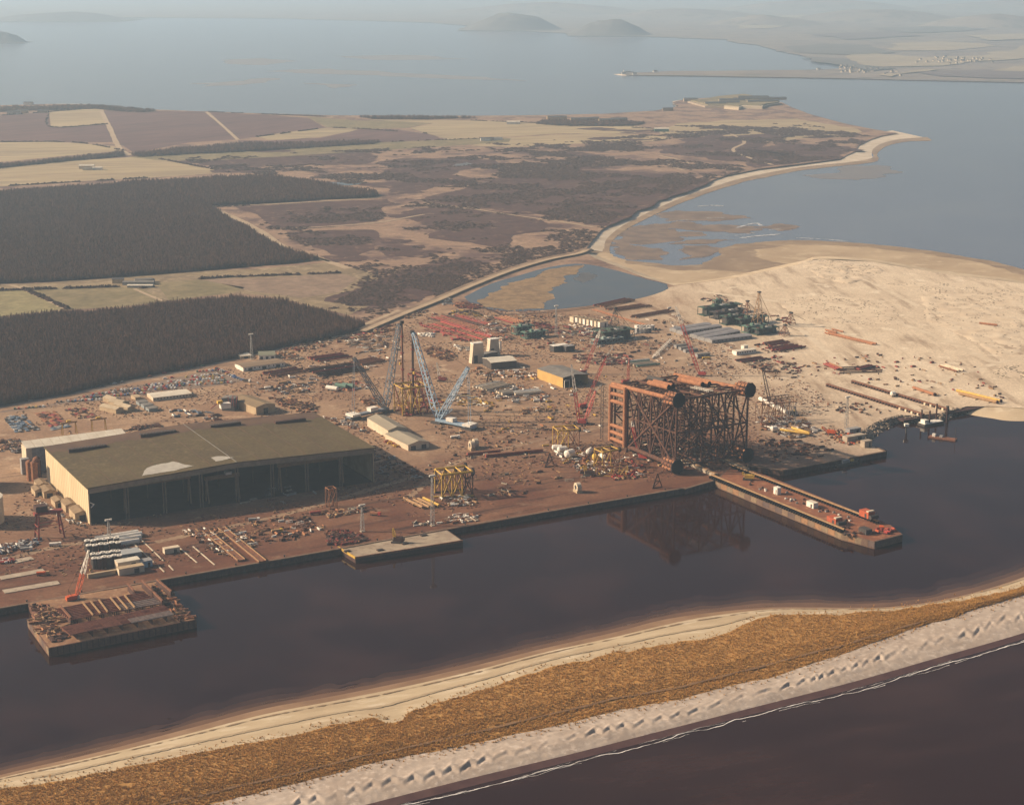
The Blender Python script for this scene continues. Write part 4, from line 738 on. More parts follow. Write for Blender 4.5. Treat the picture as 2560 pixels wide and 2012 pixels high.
for a, c in (((585, 945), (900, 893)), ((1195, 838), (1490, 790)), ((1775, 748), (2050, 728))):
    p, q = loc2(1, *a), loc2(1, *c); v_ = MB(); zz = (roofz(p[0]) + roofz(q[0])) / 2; yy = (p[1] + q[1]) / 2; v_.box(p[0], q[0], yy - 2.2, yy + 2.2, zz - 1.2, zz + 2.2); o = v_.build('ridge_ventilator', RUSTD, rf); n = 12
    c2 = MB(); [c2.box(p[0] + (q[0] - p[0]) * i / n, p[0] + (q[0] - p[0]) * (i + .5) / n, yy - 2.6, yy + 2.6, zz + 2.2, zz + 2.7) for i in range(n)]; c2.build('ventilator_cap', DGR, root)
p, q = loc2(2, 635, 1045), loc2(2, 905, 1020); MB().box(p[0], q[0], p[1] - 2.2, p[1] + 2.2, roofz(p[0]) - 2, roofz(p[0]) + 2.0).build('ridge_ventilator', RUSTD, rf)
fm = MB()
for (x0, x1) in ((0, LS / 2), (LS / 2, LS)): z0, z1 = roofz(x0) - .7, roofz(x1) - .7; fm.add([(x0, -.9, z0 - 4.4), (x1, -.9, z1 - 4.4), (x1, -.9, z1), (x0, -.9, z0), (x0, -.3, z0 - 4.4), (x1, -.3, z1 - 4.4), (x1, -.3, z1), (x0, -.3, z0)], [(0, 1, 2, 3), (7, 6, 5, 4), (0, 4, 5, 1), (3, 2, 6, 7)])
fm.build('fascia', mat('fascia_cladding', (.26, .20, .14), (.20, .155, .11), sc=.2, rough=.8), root)
nb = 8; cme = None
for i in range(nb + 1):
    x = min(max(LS * i / nb, 1.4), LS - 1.4)
    if i in (0,): continue
    for dx in ((-1.1, 1.1) if i < nb else (0,)):
        if cme is None: cme = MB().box(-.45, .45, -.45, .45, 0, EV - 1.2).mesh('column', mat('column_steel', (.16, .115, .08), (.12, .085, .06), sc=.3, rough=.8))
        o = bpy.data.objects.new('column', cme); COL.objects.link(o); o.parent = root; o.location = (x + dx, .5, 0)
for i in range(1, nb): # interior column rows
    for y in (DS * .35, DS * .7):
        o = bpy.data.objects.new('column', cme); COL.objects.link(o); o.parent = root; o.location = (LS * i / nb, y, 0)
nl = MB()
for i in range(24): nl.box(-.14, -.02, DS * i / 24 + .1, DS * i / 24 + .28, .2, EV - .3)
nl.build('cladding_seam', WALLT, root)
MB().box(-.3, .02, DS - 12, DS - 4, 0, 15).build('side_door', DGR, root); MB().add([(1.0, -1.0, EV - 12), (4.5, -1.0, EV - 14), (1.6, -1.0, EV - 17), (1.0, -1.0, EV - 16.4), (3.2, -1.0, EV - 14), (.6, -1.0, EV - 12.6)], [(0, 1, 2, 3, 4, 5)]).build('tie_bracket', WHT, root)
fl_ = MB(); fl_.box(.9, LS - .9, .2, DS - .9, -.2, .06); fl_.build('floor_slab', mat('shade_toned_floor', (.035, .026, .022), (.05, .036, .03), sc=.1, rough=.8), root)  # near-black floor colour puts the shade of the open shed into the slab
# gantry cranes inside
def gantry(label, x0, x1, y, h, m):
    t = empty('gantry_crane', FL + Matrix.Rotation(rzS, 3, 'Z') @ Vector((x0, y, 0)), rzS); tag(t, label, 'gantry crane', 'gantry cranes in the great shed'); L = x1 - x0
    MB().box(0, L, -1.2, -.2, h, h + 3).build('bridge_girder', m, t); MB().box(0, L, .8, 1.8, h, h + 3).build('bridge_girder', m, t)
    for x in (1.5, L - 1.5):
        for yy in (-4, 4): lg = MB(); lg.tube((x, yy, 0), (x, yy * .15, h), .7, 6); lg.build('leg', m, t)
        MB().box(x - .8, x + .8, -5, 5, 0, 1.2).build('bogie', DGR, t)
    MB().box(L * .6, L * .6 + 5, -2, 2.6, h + 3, h + 5).build('trolley', WHT, t)
def sx(k, x, y): return loc2(k, x, y)[0]
DKG = mat('gantry_paint', (.22, .14, .08), (.17, .11, .065), sc=.3, rough=.75)
gantry('portal gantry crane spanning the right bays of the great shed', LS * .66, LS * .9, 10, 22, DKG); gantry('portal gantry crane spanning the middle bays of the great shed', LS * .40, LS * .52, 9, 20, DKG); gantry('portal gantry crane spanning the left bays of the great shed', LS * .13, LS * .36, 16, 22, DKG)
# long annex with white ribbed roof behind the left end
A0, A1 = g(1, 178, 862, LAND + 24), g(1, 1035, 752, LAND + 24); rzA = heading(A0, A1); LA = (A1 - A0).length
an = empty('annex_building', (A0.x, A0.y, LAND), rzA); tag(an, 'long narrow annex with white ribbed roof behind the great shed', 'annex'); DA = 17.
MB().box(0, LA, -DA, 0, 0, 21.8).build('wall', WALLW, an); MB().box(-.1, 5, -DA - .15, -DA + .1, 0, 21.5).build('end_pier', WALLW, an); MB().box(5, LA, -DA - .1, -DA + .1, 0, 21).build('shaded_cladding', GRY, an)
n = 11; pme = MB(); slab(pme, (0, -DA - .6, 22.0), (LA / n - .35, -DA - .6, 22.0), (LA / n - .35, .6, 24.2), (0, .6, 24.2), .35); pm = pme.mesh('roof_panel', WROOF)
for i in range(n): o = bpy.data.objects.new('roof_panel', pm); COL.objects.link(o); o.parent = an; o.location = (i * LA / n + .17, 0, 0)
MB().box(-6, 1, -DA - 6, -DA, 0, 14).build('stair_tower', GRY, an)

# ------------------------------------------------------------------ other sheds and offices
shed('workshop', 'buff gabled workshop behind the great shed', 2, (478, 978), (640, 948), (345, 885), 8, 2.4, WALLT, mat('tan_roof', (.23, .165, .095), (.19, .135, .08), sc=.1, rough=.85), 'workshop', doors=1)
shed('workshop', 'taller of two pale ribbed workshops by the blue cranes', 2, (1598, 1180), (1755, 1160), (1412, 1072), 8.5, 2.6, WALLW, mat('ribbed_roof', (.30, .26, .195), (.235, .20, .15), sc=.08, rough=.7, stretch=(1, 6, 1), rz=rzS), 'workshop', doors=1)
shed('workshop', 'lower of two pale ribbed workshops by the blue cranes', 2, (1768, 1280), (1945, 1252), (1610, 1178), 5.6, 2.6, WALLW, MATS['ribbed_roof'], 'workshop', doors=2)
shed('store_shed', 'yellow walled shed with dark open front and grey roof', 3, (1383, 915), (1594, 884), (1190, 832), 11, 2.0, mat('yellow_wall', (.50, .32, .10), (.43, .27, .09), sc=.1, rough=.8), GRYR, open_front=True)
o = empty('door_frame', g(3, 1395, 918), QA); tag(o, 'pale steel door frame in front of the yellow shed', 'frame'); MB().box(0, .4, -.3, .3, 0, 8).box(6, 6.4, -.3, .3, 0, 8).box(0, 6.4, -.3, .3, 8, 8.4).build('frame_bars', WHT, o)
pp = shed('paint_shop', 'paint shop with white curved roof beside two pale ventilation towers', 3, (775, 762), (990, 742), (690, 722), 8, 2.2, mat('dark_cladding', (.075, .06, .05), (.055, .045, .04), sc=.2, rough=.8), WROOF, ridge='x')
for lab, k, x, y, w, d, h in (('tall pale tapering ventilation tower at the corner of the paint shop', 3, 652, 700, 17, 7, 22), ('second pale ventilation tower behind the paint shop', 3, 790, 640, 15, 7, 19)):
    t = empty('ventilation_tower', g(k, x, y), QA); tag(t, lab, 'tower'); b = MB(); w2 = w * .72; b.add([(-w / 2, -d / 2, 0), (w / 2, -d / 2, 0), (w / 2, d / 2, 0), (-w / 2, d / 2, 0), (-w2 / 2, -d / 2, h), (w2 / 2, -d / 2, h), (w2 / 2, d / 2, h), (-w2 / 2, d / 2, h)], [(3, 2, 1, 0), (4, 5, 6, 7), (0, 1, 5, 4), (1, 2, 6, 5), (2, 3, 7, 6), (3, 0, 4, 7)]); b.build('shaft', WALLW, t); MB().box(-w2 / 2 - .2, w2 / 2 + .2, -d / 2 - .2, d / 2 + .2, h, h + 1.2).build('cap', WHT, t); MB().box(-w * .32, -w * .05, -d / 2 - .1, -d / 2 + .1, 0, 9).build('door', DGR, t)
t = empty('storage_silo', g(3, 850, 605)); tag(t, 'slim white silo post beside the second ventilation tower', 'silo'); MB().tube((0, 0, 0), (0, 0, 11), 1.6, 10).build('drum', WHT, t); MB().tube((0, 0, 11), (0, 0, 12.2), 1.9, 10, .4).build('cone_top', GRY, t)
shed('linking_block', 'low brown block between the two ventilation towers', 3, (690, 690), (830, 660), (685, 672), 7, .6, mat('brown_cladding', (.14, .10, .075), rough=.85), GRYR)
shed('office_block', 'long low office with white ribbed roof beside the car park', 1, (1300, 520), (1628, 482), (1245, 482), 3.6, .8, WALLW, WROOF, 'office', ridge='x', wins=12)
shed('office_block', 'long white walled office under the plantation light mast', 2, (368, 608), (722, 562), (330, 570), 4.6, .9, WHT, mat('brown_felt', (.20, .14, .09), rough=.9), 'office', ridge='x', wins=9, doors=3)
shed('garage', 'white garage with three open bays under the plantation edge', 2, (500, 505), (640, 500), (485, 470), 4.6, .6, WHT, mat('green_felt', (.17, .17, .12), rough=.9), 'garage', ridge='x', doors=3)
shed('store_shed', 'low flat store at the plantation edge near the garage', 2, (345, 500), (440, 490), (340, 470), 3, .4, WALLT, WROOF, ridge='x', doors=1)
shed('boiler_house', 'tall dark slate building beside the buff workshop', 1, (1885, 600), (1990, 605), (1878, 575), 13, .8, mat('slate_cladding', (.085, .085, .09), (.07, .07, .075), sc=.2, rough=.8), GRYR)
t = empty('roof_hopper', g(1, 1920, 575, LAND + 13.6), QA); tag(t, 'white hopper with red and yellow frame on the slate building', 'hopper'); MB().box(-6, 4, -3, 3, 0, 5).build('bin', WHT, t); MB().box(-9, -4, -2, 2, 5, 8).build('drive_box', YEL, t); b = MB()
for x in (4, 9): b.tube((x, -2, 0), (x + 2, -2, 11), .3, 4); b.tube((x, 2, 0), (x - 1, 2, 11), .3, 4)
b.tube((-8, 0, 6), (-16, 0, 1), .5, 4); b.build('conveyor_frame', REDD, t)
for i, (p0, p1, p2) in enumerate([((1500, 938), (1692, 908), (1490, 925)), ((1537, 950), (1748, 918), (1527, 937)), ((1615, 972), (1812, 935), (1605, 957)), ((1655, 984), (1848, 945), (1645, 970)), ((1695, 997), (1912, 970), (1682, 982))]):
    shed('accommodation_hut', 'long low grey hut in the row of five beside the green modules', 'B', p0, p1, p2, 4, 1.0, GRY, mat('blue_grey_roof', (.24, .23, .235), (.19, .18, .185), sc=.1, rough=.7), 'hut', 'x', 'long huts beside the green modules', wins=10)
for x, y in ((1520, 1022), (1545, 1035), (1570, 1048), (1635, 1072)): shed('site_hut', 'small grey site hut standing alone on the tan ground', 'B', (x - 18, y), (x + 24, y - 5), (x - 22, y - 8), 3.2, .5, GRY, GRYR, 'hut', 'x', 'small huts on the tan ground', fix=(17, 6))
shed('site_office', 'white flat roofed site office near the sand', 'B', (1828, 1062), (1935, 1048), (1820, 1052), 4.5, .4, WHT, WROOF, 'office', 'x', wins=8)
shed('site_office', 'small white upper cabin on the sand edge office', 'B', (1868, 1044), (1890, 1040), (1862, 1038), 7.5, .3, WHT, WROOF, 'office', 'x')
for i, (p0, p1, p2) in enumerate([((960, 545), (1030, 530), (925, 510)), ((1020, 575), (1100, 555), (985, 535)), ((985, 628), (1050, 612), (940, 572)), ((1085, 612), (1150, 598), (1042, 560))]):
    shed('store_hut', 'buff curved store hut in the cluster of four below the car park', 1, p0, p1, p2, 4.2, 2.0, WALLT, mat('buff_roof', (.40, .325, .225), (.33, .26, .175), sc=.15, rough=.8), 'hut', 'y', 'cluster of four store huts')
for i, (x, y) in enumerate([(1185, 560), (1225, 585), (1265, 612)]): shed('storage_cabin', 'grey-blue flat cabin in the line of three below the car park', 1, (x, y), (x + 75, y - 10), (x - 5, y - 22), 3.4, .3, mat('blue_grey_panel', (.21, .235, .24), rough=.7), GRYR, 'cabin', 'x', 'three grey-blue cabins')
shed('storage_cabin', 'small buff cabin beside the long ribbed office', 1, (1150, 515), (1200, 508), (1145, 490), 3.4, .3, WALLT, WALLT, 'cabin', 'x')
for i, (p0, p1, p2, h, lab) in enumerate([((645, 1500), (720, 1570), (612, 1460), 0, '')]): pass
# huts against the cream side wall
hr = mat('hut_roof', (.23, .165, .10), (.18, .125, .08), sc=.3, rough=.9)
for i, (x, y, L, D, h) in enumerate([(640, 1545, 17, 12, 7), (560, 1465, 15, 11, 6), (470, 1425, 12, 9, 5), (375, 1345, 14, 11, 5.5), (300, 1330, 11, 9, 5), (330, 1280, 12, 10, 5)]):
    t = empty('lean_to_hut', g(1, x, y), rzS + math.pi / 2 * 0); tag(t, ORD[i] + ' buff hut from the open front corner along the cream side wall', 'hut', 'huts along the cream wall'); shed_parts(t, L * .7, D * 1.6, h, 1.6, WALLT, hr, 'y', .4, doors=1)
for x, y in ((260, 1190), (300, 1195), (320, 1160)):
    t = empty('process_vessel', g(1, x, y)); tag(t, 'rusty upright vessel between annex and great shed', 'vessel', 'upright vessels by the annex'); MB().tube((0, 0, 0), (0, 0, 17), 3.2, 12).build('drum', RUSTO, t); MB().tube((0, 0, 17), (0, 0, 18.5), 3.2, 12, 1).build('dome', RUST, t); MB().tube((3.4, 0, 0), (3.4, 0, 15), .3, 5).build('riser_pipe', DGR, t)
# buildings just outside the frame on the left, whose shadows reach in
t = empty('oil_tank', g(1, -175, 1250)); tag(t, 'pale round oil tank beyond the huts at the yard edge', 'tank'); MB().tube((0, 0, 0), (0, 0, 17), 17, 32).build('shell', WALLW, t); MB().tube((0, 0, 17), (0, 0, 18.5), 17, 32, 1).build('roof', WROOF, t)
t = empty('oil_tank', g(1, -170, 1545)); tag(t, 'pale round oil tank at the yard edge near the red portal', 'tank'); MB().tube((0, 0, 0), (0, 0, 21), 19, 32).build('shell', WALLW, t); MB().tube((0, 0, 21), (0, 0, 22.5), 19, 32, 1).build('roof', WROOF, t)

# ================================================================== THE JACKET
AB = g(4, 1008, 1090, LAND + 7); ZT = 72.0
pT = [g(4, 455, 375, ZT - 5), g(4, 1005, 512, ZT), g(4, 985, 297, ZT - 5), g(4, 1610, 425, ZT)]      # A end, A base, B end, B base
JL = Vector((AB.x, AB.y, LAND)); jk = empty('offshore_jacket', JL); tag(jk, 'huge rusty tubular steel offshore jacket lying on its side at the slipway', 'jacket')
zb0, zb1 = LAND + 9, LAND + 7
def J(s, t, h):
    """s 0 top end..1 base end, t 0 near..1 far side, h 0 bottom..1 top"""
    a = pT[0].lerp(pT[1], s); c = pT[2].lerp(pT[3], s); p = a.lerp(c, t); zt = p.z; zb = zb0 + (zb1 - zb0) * s; return Vector((p.x, p.y, zb + (zt - zb) * h)) - JL
JBR = mat('jacket_steel', (.105, .048, .032), (.07, .035, .026), sc=.3, c3=(.17, .08, .045), sc3=.8, rough=.85)
def mem(p, q, r, m=JBR, name='brace', n=8): b = MB(); b.tube(p, q, r, n); return b.build(name, m, jk)
for t in (0, 1):
    for h in (0, 1): mem(J(-.02, t, h), J(1, t, h), 2.0, RUSTO if h else JBR, 'leg', 12)
for t in (.36, .68):
    for h in (0, 1): mem(J(0, t, h), J(.97, t, h), 1.1, JBR, 'leg', 10)
NS = [0.03, .235, .42, .60, .80, .98]
for i, s in enumerate(NS):                                     # frames across the jacket
    r = .95 if i in (0, 5) else .75
    for t in (0, .36, .68, 1): mem(J(s, t, 0), J(s, t, 1), 1.0 if t in (0, 1) else .8)
    for h in (0, .5, 1): mem(J(s, 0, h), J(s, 1, h), r * .9)
    for (t0, t1) in ((0, .36), (.36, .68), (.68, 1)):
        for (h0, h1) in ((0, .5), (.5, 1)):
            if (i + (h0 > 0)) % 2: mem(J(s, t0, h0), J(s, t1, h1), .65)
            else: mem(J(s, t0, h1), J(s, t1, h0), .65)
for s0, s1 in zip(NS[:-1], NS[1:]):
    for t in (0, 1):                                           # side faces: X bracing
        if s0 > .2 or t: mem(J(s0, t, 0), J(s1, t, 1), .8); mem(J(s0, t, 1), J(s1, t, 0), .8)
        mem(J(s0, t, .5), J(s1, t, .5), .6)
    for t in (.36, .68): mem(J(s0, t, 0), J(s1, t, .5), .55); mem(J(s0, t, 1), J(s1, t, .5), .55)
    for h in (0, 1):                                           # top and bottom faces
        for (t0, t1) in ((0, .36), (.36, .68), (.68, 1)): mem(J(s0, t0, h), J(s1, t1, h), .6); mem(J(s0, t1, h), J(s1, t0, h), .5)
mem(J(.27, -.01, 0), J(.98, -.01, 1), 1.05); mem(J(.27, -.01, 1), J(.98, -.01, 0), 1.05)
for s in (.0, .235): mem(J(s, -.04, .0), J(s, -.04, 1), 2.1, RUSTO, 'bottle_leg', 12)
for h in (.05, .17, .29, .72, .85, .98): mem(J(.0, -.04, h), J(.235, -.04, h), 1.75, RUSTO, 'spacer_tube', 12)
gl = MB()
for t in (-.1,):                                               # thin lattice ladder column at the top end
    for s in (-.1, -.06):
        gl.tube(J(s, t, 0), J(s, t, .96), .3, 4)
    for i in range(14): gl.tube(J(-.1, t, i / 14), J(-.06, t, (i + 1) / 14), .2, 3); gl.tube(J(-.1, t, (i + 1) / 14), J(-.06, t, (i + 1) / 14), .2, 3)
gl.build('access_tower', DGR, jk)
for t in (0, 1):                                               # pile sleeve clusters and end plates at the base
    for h in (0, 1):
        c0, c1 = J(.84, t, h), J(1.0, t, h); ax = (c1 - c0).normalized(); up = Vector((0, 0, 1)); sd_ = ax.cross(up).normalized(); up = sd_.cross(ax)
        for i in range(8):
            a = i * math.pi / 4 + .2; o_ = (sd_ * math.cos(a) + up * math.sin(a)) * 4.9; mem(c0 + o_ + ax * 1.0, c1 + o_, 1.45, RUSTO if i % 2 else RUST, 'pile_sleeve', 8)
            rg_ = MB()
            for q in (.25, .55, .85): pc = c0.lerp(c1, q) + o_; rg_.tube(pc - ax * .35, pc + ax * .35, 1.75, 8)
            rg_.build('sleeve_ring', RUSTD, jk)
        mem(c1 + ax * .2, c1 + ax * 1.2, 7.0, BLK, 'mudmat_plate', 8)
b = MB(); c0, c1 = J(.94, 0, 0), J(1.0, 0, 0)
for i, (s0, t0, s1) in enumerate([(.30, .25, .60), (.30, .33, .58), (.35, .66, .68), (.40, .74, .70), (.10, .45, .34)]):
    p, q = J(s0, t0, 1) + Vector((0, 0, 3.6)), J(s1, t0, 1) + Vector((0, 0, 3.6)); mem(p, q, 2.5, RUSTO if i < 4 else DGR, 'flotation_tank', 14); mem(q, q + (q - p).normalized() * .3, 2.2, BLK, 'tank_end', 12)
wk = MB()
for t in (.5, .56): wk.tube(J(.66, t, 1) + Vector((0, 0, 3)), J(.92, t, 1) + Vector((0, 0, 3)), .16, 4); wk.tube(J(.66, t, 1) + Vector((0, 0, 2)), J(.92, t, 1) + Vector((0, 0, 2)), .16, 4)
for i in range(9): s = .66 + .26 * i / 8; wk.tube(J(s, .5, 1) + Vector((0, 0, 1)), J(s, .5, 1) + Vector((0, 0, 3)), .14, 4); wk.tube(J(s, .56, 1) + Vector((0, 0, 1)), J(s, .56, 1) + Vector((0, 0, 3)), .14, 4)
wk.build('walkway_rail', WHT, jk)
r4 = random.Random(9)
for i in range(130):                                            # conductors, guides and fittings hung inside the frame
    s, t, h = r4.choice(NS), r4.uniform(0, 1), r4.uniform(0, 1); d = r4.choice([(.12, 0, 0), (0, .16, 0), (0, 0, .2), (.1, .1, .1), (-.1, .1, .15)]); mem(J(s, t, h), J(min(1, s + d[0]), min(1, t + d[1]), min(1, h + d[2])), r4.uniform(.3, .6), r4.choice([JBR, RUSTD, RUST]), 'guide_tube', 6)
for t in (.2, .44, .56, .82):
    for h in (.22, .36, .64, .8): mem(J(.03, t, h), J(.98, t, h), .42, JBR, 'conductor', 6)
for i in range(26):
    s, t = r4.uniform(.05, .95), r4.uniform(0, 1); p = J(s, t, 0); p.z = .1; t_ = MB(); w = r4.uniform(.8, 2); t_.box(-w, w, -w * .7, w * .7, 0, r4.uniform(1, 2.4)); o = t_.build('staging_crate', r4.choice([WHT, WHT, TIM, GRY]), loc=JL + p, rz=r4.random()); tag(o, 'small pale crate on the ground underneath the big jacket', 'crate', 'crates under the jacket')
sc_ = MB()
for i in range(620):
    s, t, h = r4.random(), r4.random(), r4.random() ** 1.3; p = J(s, t, h); d = r4.choice([Vector((0, 0, r4.uniform(3, 9))), (J(1, t, h) - J(0, t, h)).normalized() * r4.uniform(3, 10), (J(s, 1, h) - J(s, 0, h)).normalized() * r4.uniform(3, 10)]); sc_.tube(p, p + d, r4.uniform(.12, .26), 4, cap=False)
sc_.build('scaffolding', mat('scaffold_tube', (.15, .075, .045), (.09, .048, .034), sc=.3, rough=.8), jk)
for i in range(60):
    s, t, h = r4.random(), r4.random(), r4.choice((.02, .5, 1.02)); p = J(s, t, h); MB().box(-r4.uniform(1, 3), r4.uniform(1, 3), -.8, .8, 0, .25).build('staging_board', r4.choice([TIM, RUSTD, WALLT]), jk, p, r4.choice((QA, QA + 1.57)))
# slipway beams under the jacket running out to the barge
for lab, a, c, e in (('near concrete skidway running under the jacket to the barge', (1000, 1010), (1170, 1085), (1320, 1160)), ('far concrete skidway running under the jacket to the barge', (1330, 990), (1440, 1045), (1590, 1115))):
    p, q = g(4, *a), g(4, *e); t = empty('skidway', p, heading(p, q)); tag(t, lab, 'skidway'); L = (q - p).length; MB().box(-70, L, -2.2, 2.2, -.1, 2.6).build('concrete_beam', CONC, t); MB().box(-70, L, -1, 1, 2.6, 3.1).build('rail', TIM, t)

# ================================================================== BARGES
def relv(b, c): b.v = [(x - c.x, y - c.y, z - c.z) for x, y, z in b.v]; return b
HULLS = [mat('hull_%d' % i, c, tuple(x * .7 for x in c), sc=.35, c3=tuple(x * .5 for x in c), sc3=1.2, rough=.85) for i, c in enumerate([(.21, .14, .09), (.16, .10, .07), (.30, .165, .085), (.13, .09, .078), (.24, .17, .105)])]
DZ = 6.0; hp = [g(8, x, y, DZ) for x, y in [(505, 342), (1580, 788), (1858, 862), (2094, 800), (1995, 722), (900, 285), (640, 205)]]
c = Vector((hp[0].x, hp[0].y, 0)); lb_ = empty('launch_barge', c); tag(lb_, 'long rust-decked launch barge moored end-on to the quay beneath the jacket', 'barge')
relv(MB().prism([p[:2] for p in hp], -1.5, DZ), c).build('hull', HULLS[1], lb_)
DECK = mat('barge_deck', (.225, .088, .045), (.17, .068, .038), sc=.06, c3=(.29, .145, .075), sc3=.2, rough=.9)
cen = sum((p.xy for p in hp), Vector((0, 0))) / len(hp); b = MB(); b.add([((cen + (p.xy - cen) * .985).x, (cen + (p.xy - cen) * .985).y, DZ + .08) for p in hp], [tuple(range(len(hp)))]); relv(b, c); o = b.build('deck_plating', DECK, lb_)
if o.data.polygons[0].normal.z < 0: o.data.flip_normals()
d = (hp[1] - hp[0]).xy; L = d.length; d.normalize(); rzB = math.atan2(d.y, d.x); nB = Vector((d.y, -d.x)); n = 20
if nB.y > 0: nB = -nB
pm = MB().box(.15, L / n - .15, -.1, .1, 0, DZ - 1.2)
pms = [pm.mesh('hull_plate', m) for m in HULLS]
for i in range(n): o = bpy.data.objects.new('hull_plate', pms[(i * 7 + i // 3) % 5]); COL.objects.link(o); o.parent = lb_; p = hp[0].xy + d * (L * i / n) + nB * .12; o.location = (p.x - c.x, p.y - c.y, .9); o.rotation_euler.z = rzB
d2 = (hp[2] - hp[1]).xy; L2 = d2.length; rz2 = math.atan2(d2.y, d2.x)
for i in range(5): b = MB().box(.1, L2 / 5 - .1, -.1, .1, 0, DZ - 1.2); p = hp[1].xy + d2 * (i / 5) + Vector((d2.y, -d2.x)).normalized() * (.12 if True else 0); b.build('hull_plate', HULLS[(i * 2) % 5], lb_, (p.x - c.x, p.y - c.y, .9), rz2)
rub = MB(); rub.obox(hp[0].xy + d * L / 2 - c.xy + nB * .3, rzB, L, .5, DZ - .5, DZ + .1); rub.build('rubbing_strake', TIM, lb_)
for nm, a, e, off in (('near', (470, 290), (1600, 755), 0), ('far', (640, 205), (1890, 685), 0)):
    p, q = g(8, *a, DZ + 3), g(8, *e, DZ + 3); rz = heading(p, q); L3 = (q - p).length; m = (p + q) / 2 - c
    MB().obox(m, rz, L3, 1.6, DZ + 2.4, DZ + 3.3).build('skid_rail', TIM, lb_)
    ns = 58; sm_ = MB().box(-.5, .5, -3.4 if nm == 'near' else -1.5, 1.5, 0, 2.2).mesh('rail_support', BLK)
    for i in range(ns): o = bpy.data.objects.new('rail_support', sm_); COL.objects.link(o); o.parent = lb_; w = p.lerp(q, (i + .5) / ns) - c; o.location = (w.x, w.y, DZ + .05); o.rotation_euler.z = rz
    MB().obox(m + Vector((nB.x, nB.y, 0)) * -2.2, rz, L3, .35, DZ + 1.1, DZ + 1.4).build('hand_rail', GRY, lb_)
def deckbox(name, lab, cat, k, x, y, z, l, w, h, m, rz=None, m2=None, grp=None):
    t = empty(name, g(k, x, y, z), rzB if rz is None else rz); tag(t, lab, cat, grp); MB().box(-l / 2, l / 2, -w / 2, w / 2, .15, h).build('body', m, t)
    MB().box(-l / 2 - .15, l / 2 + .15, -w / 2 - .15, w / 2 + .15, h, h + .25).build('top', m2 or m, t); MB().box(-l * .4, l * .4, -w * .35, w * .35, 0, .15).build('skid', DGR, t); MB().box(l * .1, l * .3, -w / 2 - .05, -w / 2 + .03, .3, h * .75).build('door', DGR, t); return t
deckbox('deck_cabin', 'tall white cabin on the launch barge deck near the shore end', 'cabin', 8, 1028, 458, DZ, 5, 4, 6, WHT); deckbox('deck_cabin', 'white cabin halfway along the launch barge deck', 'cabin', 8, 1325, 568, DZ, 9, 5, 4.5, WHT, m2=WROOF)
for x, y, lab in ((1515, 705, 'orange winch house beside the near skid rail of the launch barge'), (1790, 650, 'orange winch house beside the far skid rail of the launch barge')):
    t = deckbox('winch_house', lab, 'winch house', 8, x, y, DZ + (3.4 if x > 1600 else .1), 11, 7, 5, mat('faded_orange', (.42, .095, .035), (.30, .07, .035), sc=.3, rough=.75)); MB().box(2.5, 5, -3.2, 3.2, 5.25, 6.2).build('cab_roof', WALLW, t); MB().tube((8, -4, 2), (8, 4, 2), 1.8, 10).build('winch_drum', DGR, t)
r5 = random.Random(3)
for i in range(14):
    t = empty('mooring_gear', g(8, r5.uniform(1870, 2050), r5.uniform(735, 800), DZ + .1), r5.random() * 3); tag(t, 'red mooring drum heaped at the bow of the launch barge', 'mooring gear', 'red gear at the barge bow'); MB().tube((-1.5, 0, 1.2), (1.5, 0, 1.2), 1.2, 9).build('drum', r5.choice([REDP, ORG, REDD]), t); MB().box(-1.8, 1.8, -1, 1, 0, .6).build('cradle', RUSTD, t)
for i in range(16):
    x = r5.uniform(.0, 1); t = empty('deck_scrap', g(8, 1580 + r5.uniform(0, 260), 745 + r5.uniform(0, 75), DZ + .1), r5.random() * 3); tag(t, 'dark scrap section lying near the bow of the launch barge', 'scrap', 'scrap at the barge bow'); MB().box(-r5.uniform(1, 3), r5.uniform(1, 3), -1, 1, 0, r5.uniform(.6, 1.8)).build('block', r5.choice([DGR, RUSTD, RUST]), t); MB().tube((-2, 0, 1), (2, .5, 1.5), .3, 5).build('bar', RUST, t)
deckbox('deck_container', 'dark container near the bow of the launch barge', 'container', 8, 1775, 790, DZ, 9, 6, 4, DGR)
for i in range(34): t = empty('deck_fitting', g(8, 800 + i * 25 + r5.uniform(-60, 60), 360 + i * 10 + r5.uniform(-25, 30), DZ + .1), r5.random()); tag(t, 'small grey fitting scattered on the launch barge deck', 'fitting', 'fittings on the launch barge'); MB().box(-1, 1, -.7, .7, 0, 1.1).build('block', r5.choice([GRY, DGR, WHT, RUSTD]), t); MB().tube((0, 0, 1.1), (0, 0, 1.9), .3, 6).build('post', DGR, t)

# barge at the middle of the quay
DZ2 = 4.6; mp = [g(7, x, y, DZ2) for x, y in [(832, 905), (980, 996), (1892, 852), (1762, 762), (1300, 820)]]; c = Vector((mp[0].x, mp[0].y, 0)); mbg = empty('flat_barge', c); tag(mbg, 'flat barge with pale worn deck and yellow end beside the quay', 'barge')
relv(MB().prism([p[:2] for p in mp], -1, DZ2), c).build('hull', RUSTD, mbg)
cen = sum((p.xy for p in mp), Vector((0, 0))) / 5; b = MB(); b.add([(*(cen + (p.xy - cen) * .98), DZ2 + .08) for p in mp], [tuple(range(5))]); relv(b, c); o = b.build('deck_plating', mat('pale_deck', (.34, .275, .20), (.26, .20, .145), sc=.08, c3=(.19, .14, .105), sc3=.2, rough=.9), mbg)
if o.data.polygons[0].normal.z < 0: o.data.flip_normals()
for a, e, m, nm in ((0, 1, YEL, 'end_fender'), (1, 2, RUST, 'side_fender')): p, q = mp[a] - c, mp[e] - c; MB().obox((p + q) / 2, heading(p, q), (q - p).length, 1.0, DZ2 - 1.1, DZ2 + .5).build(nm, m, mbg)
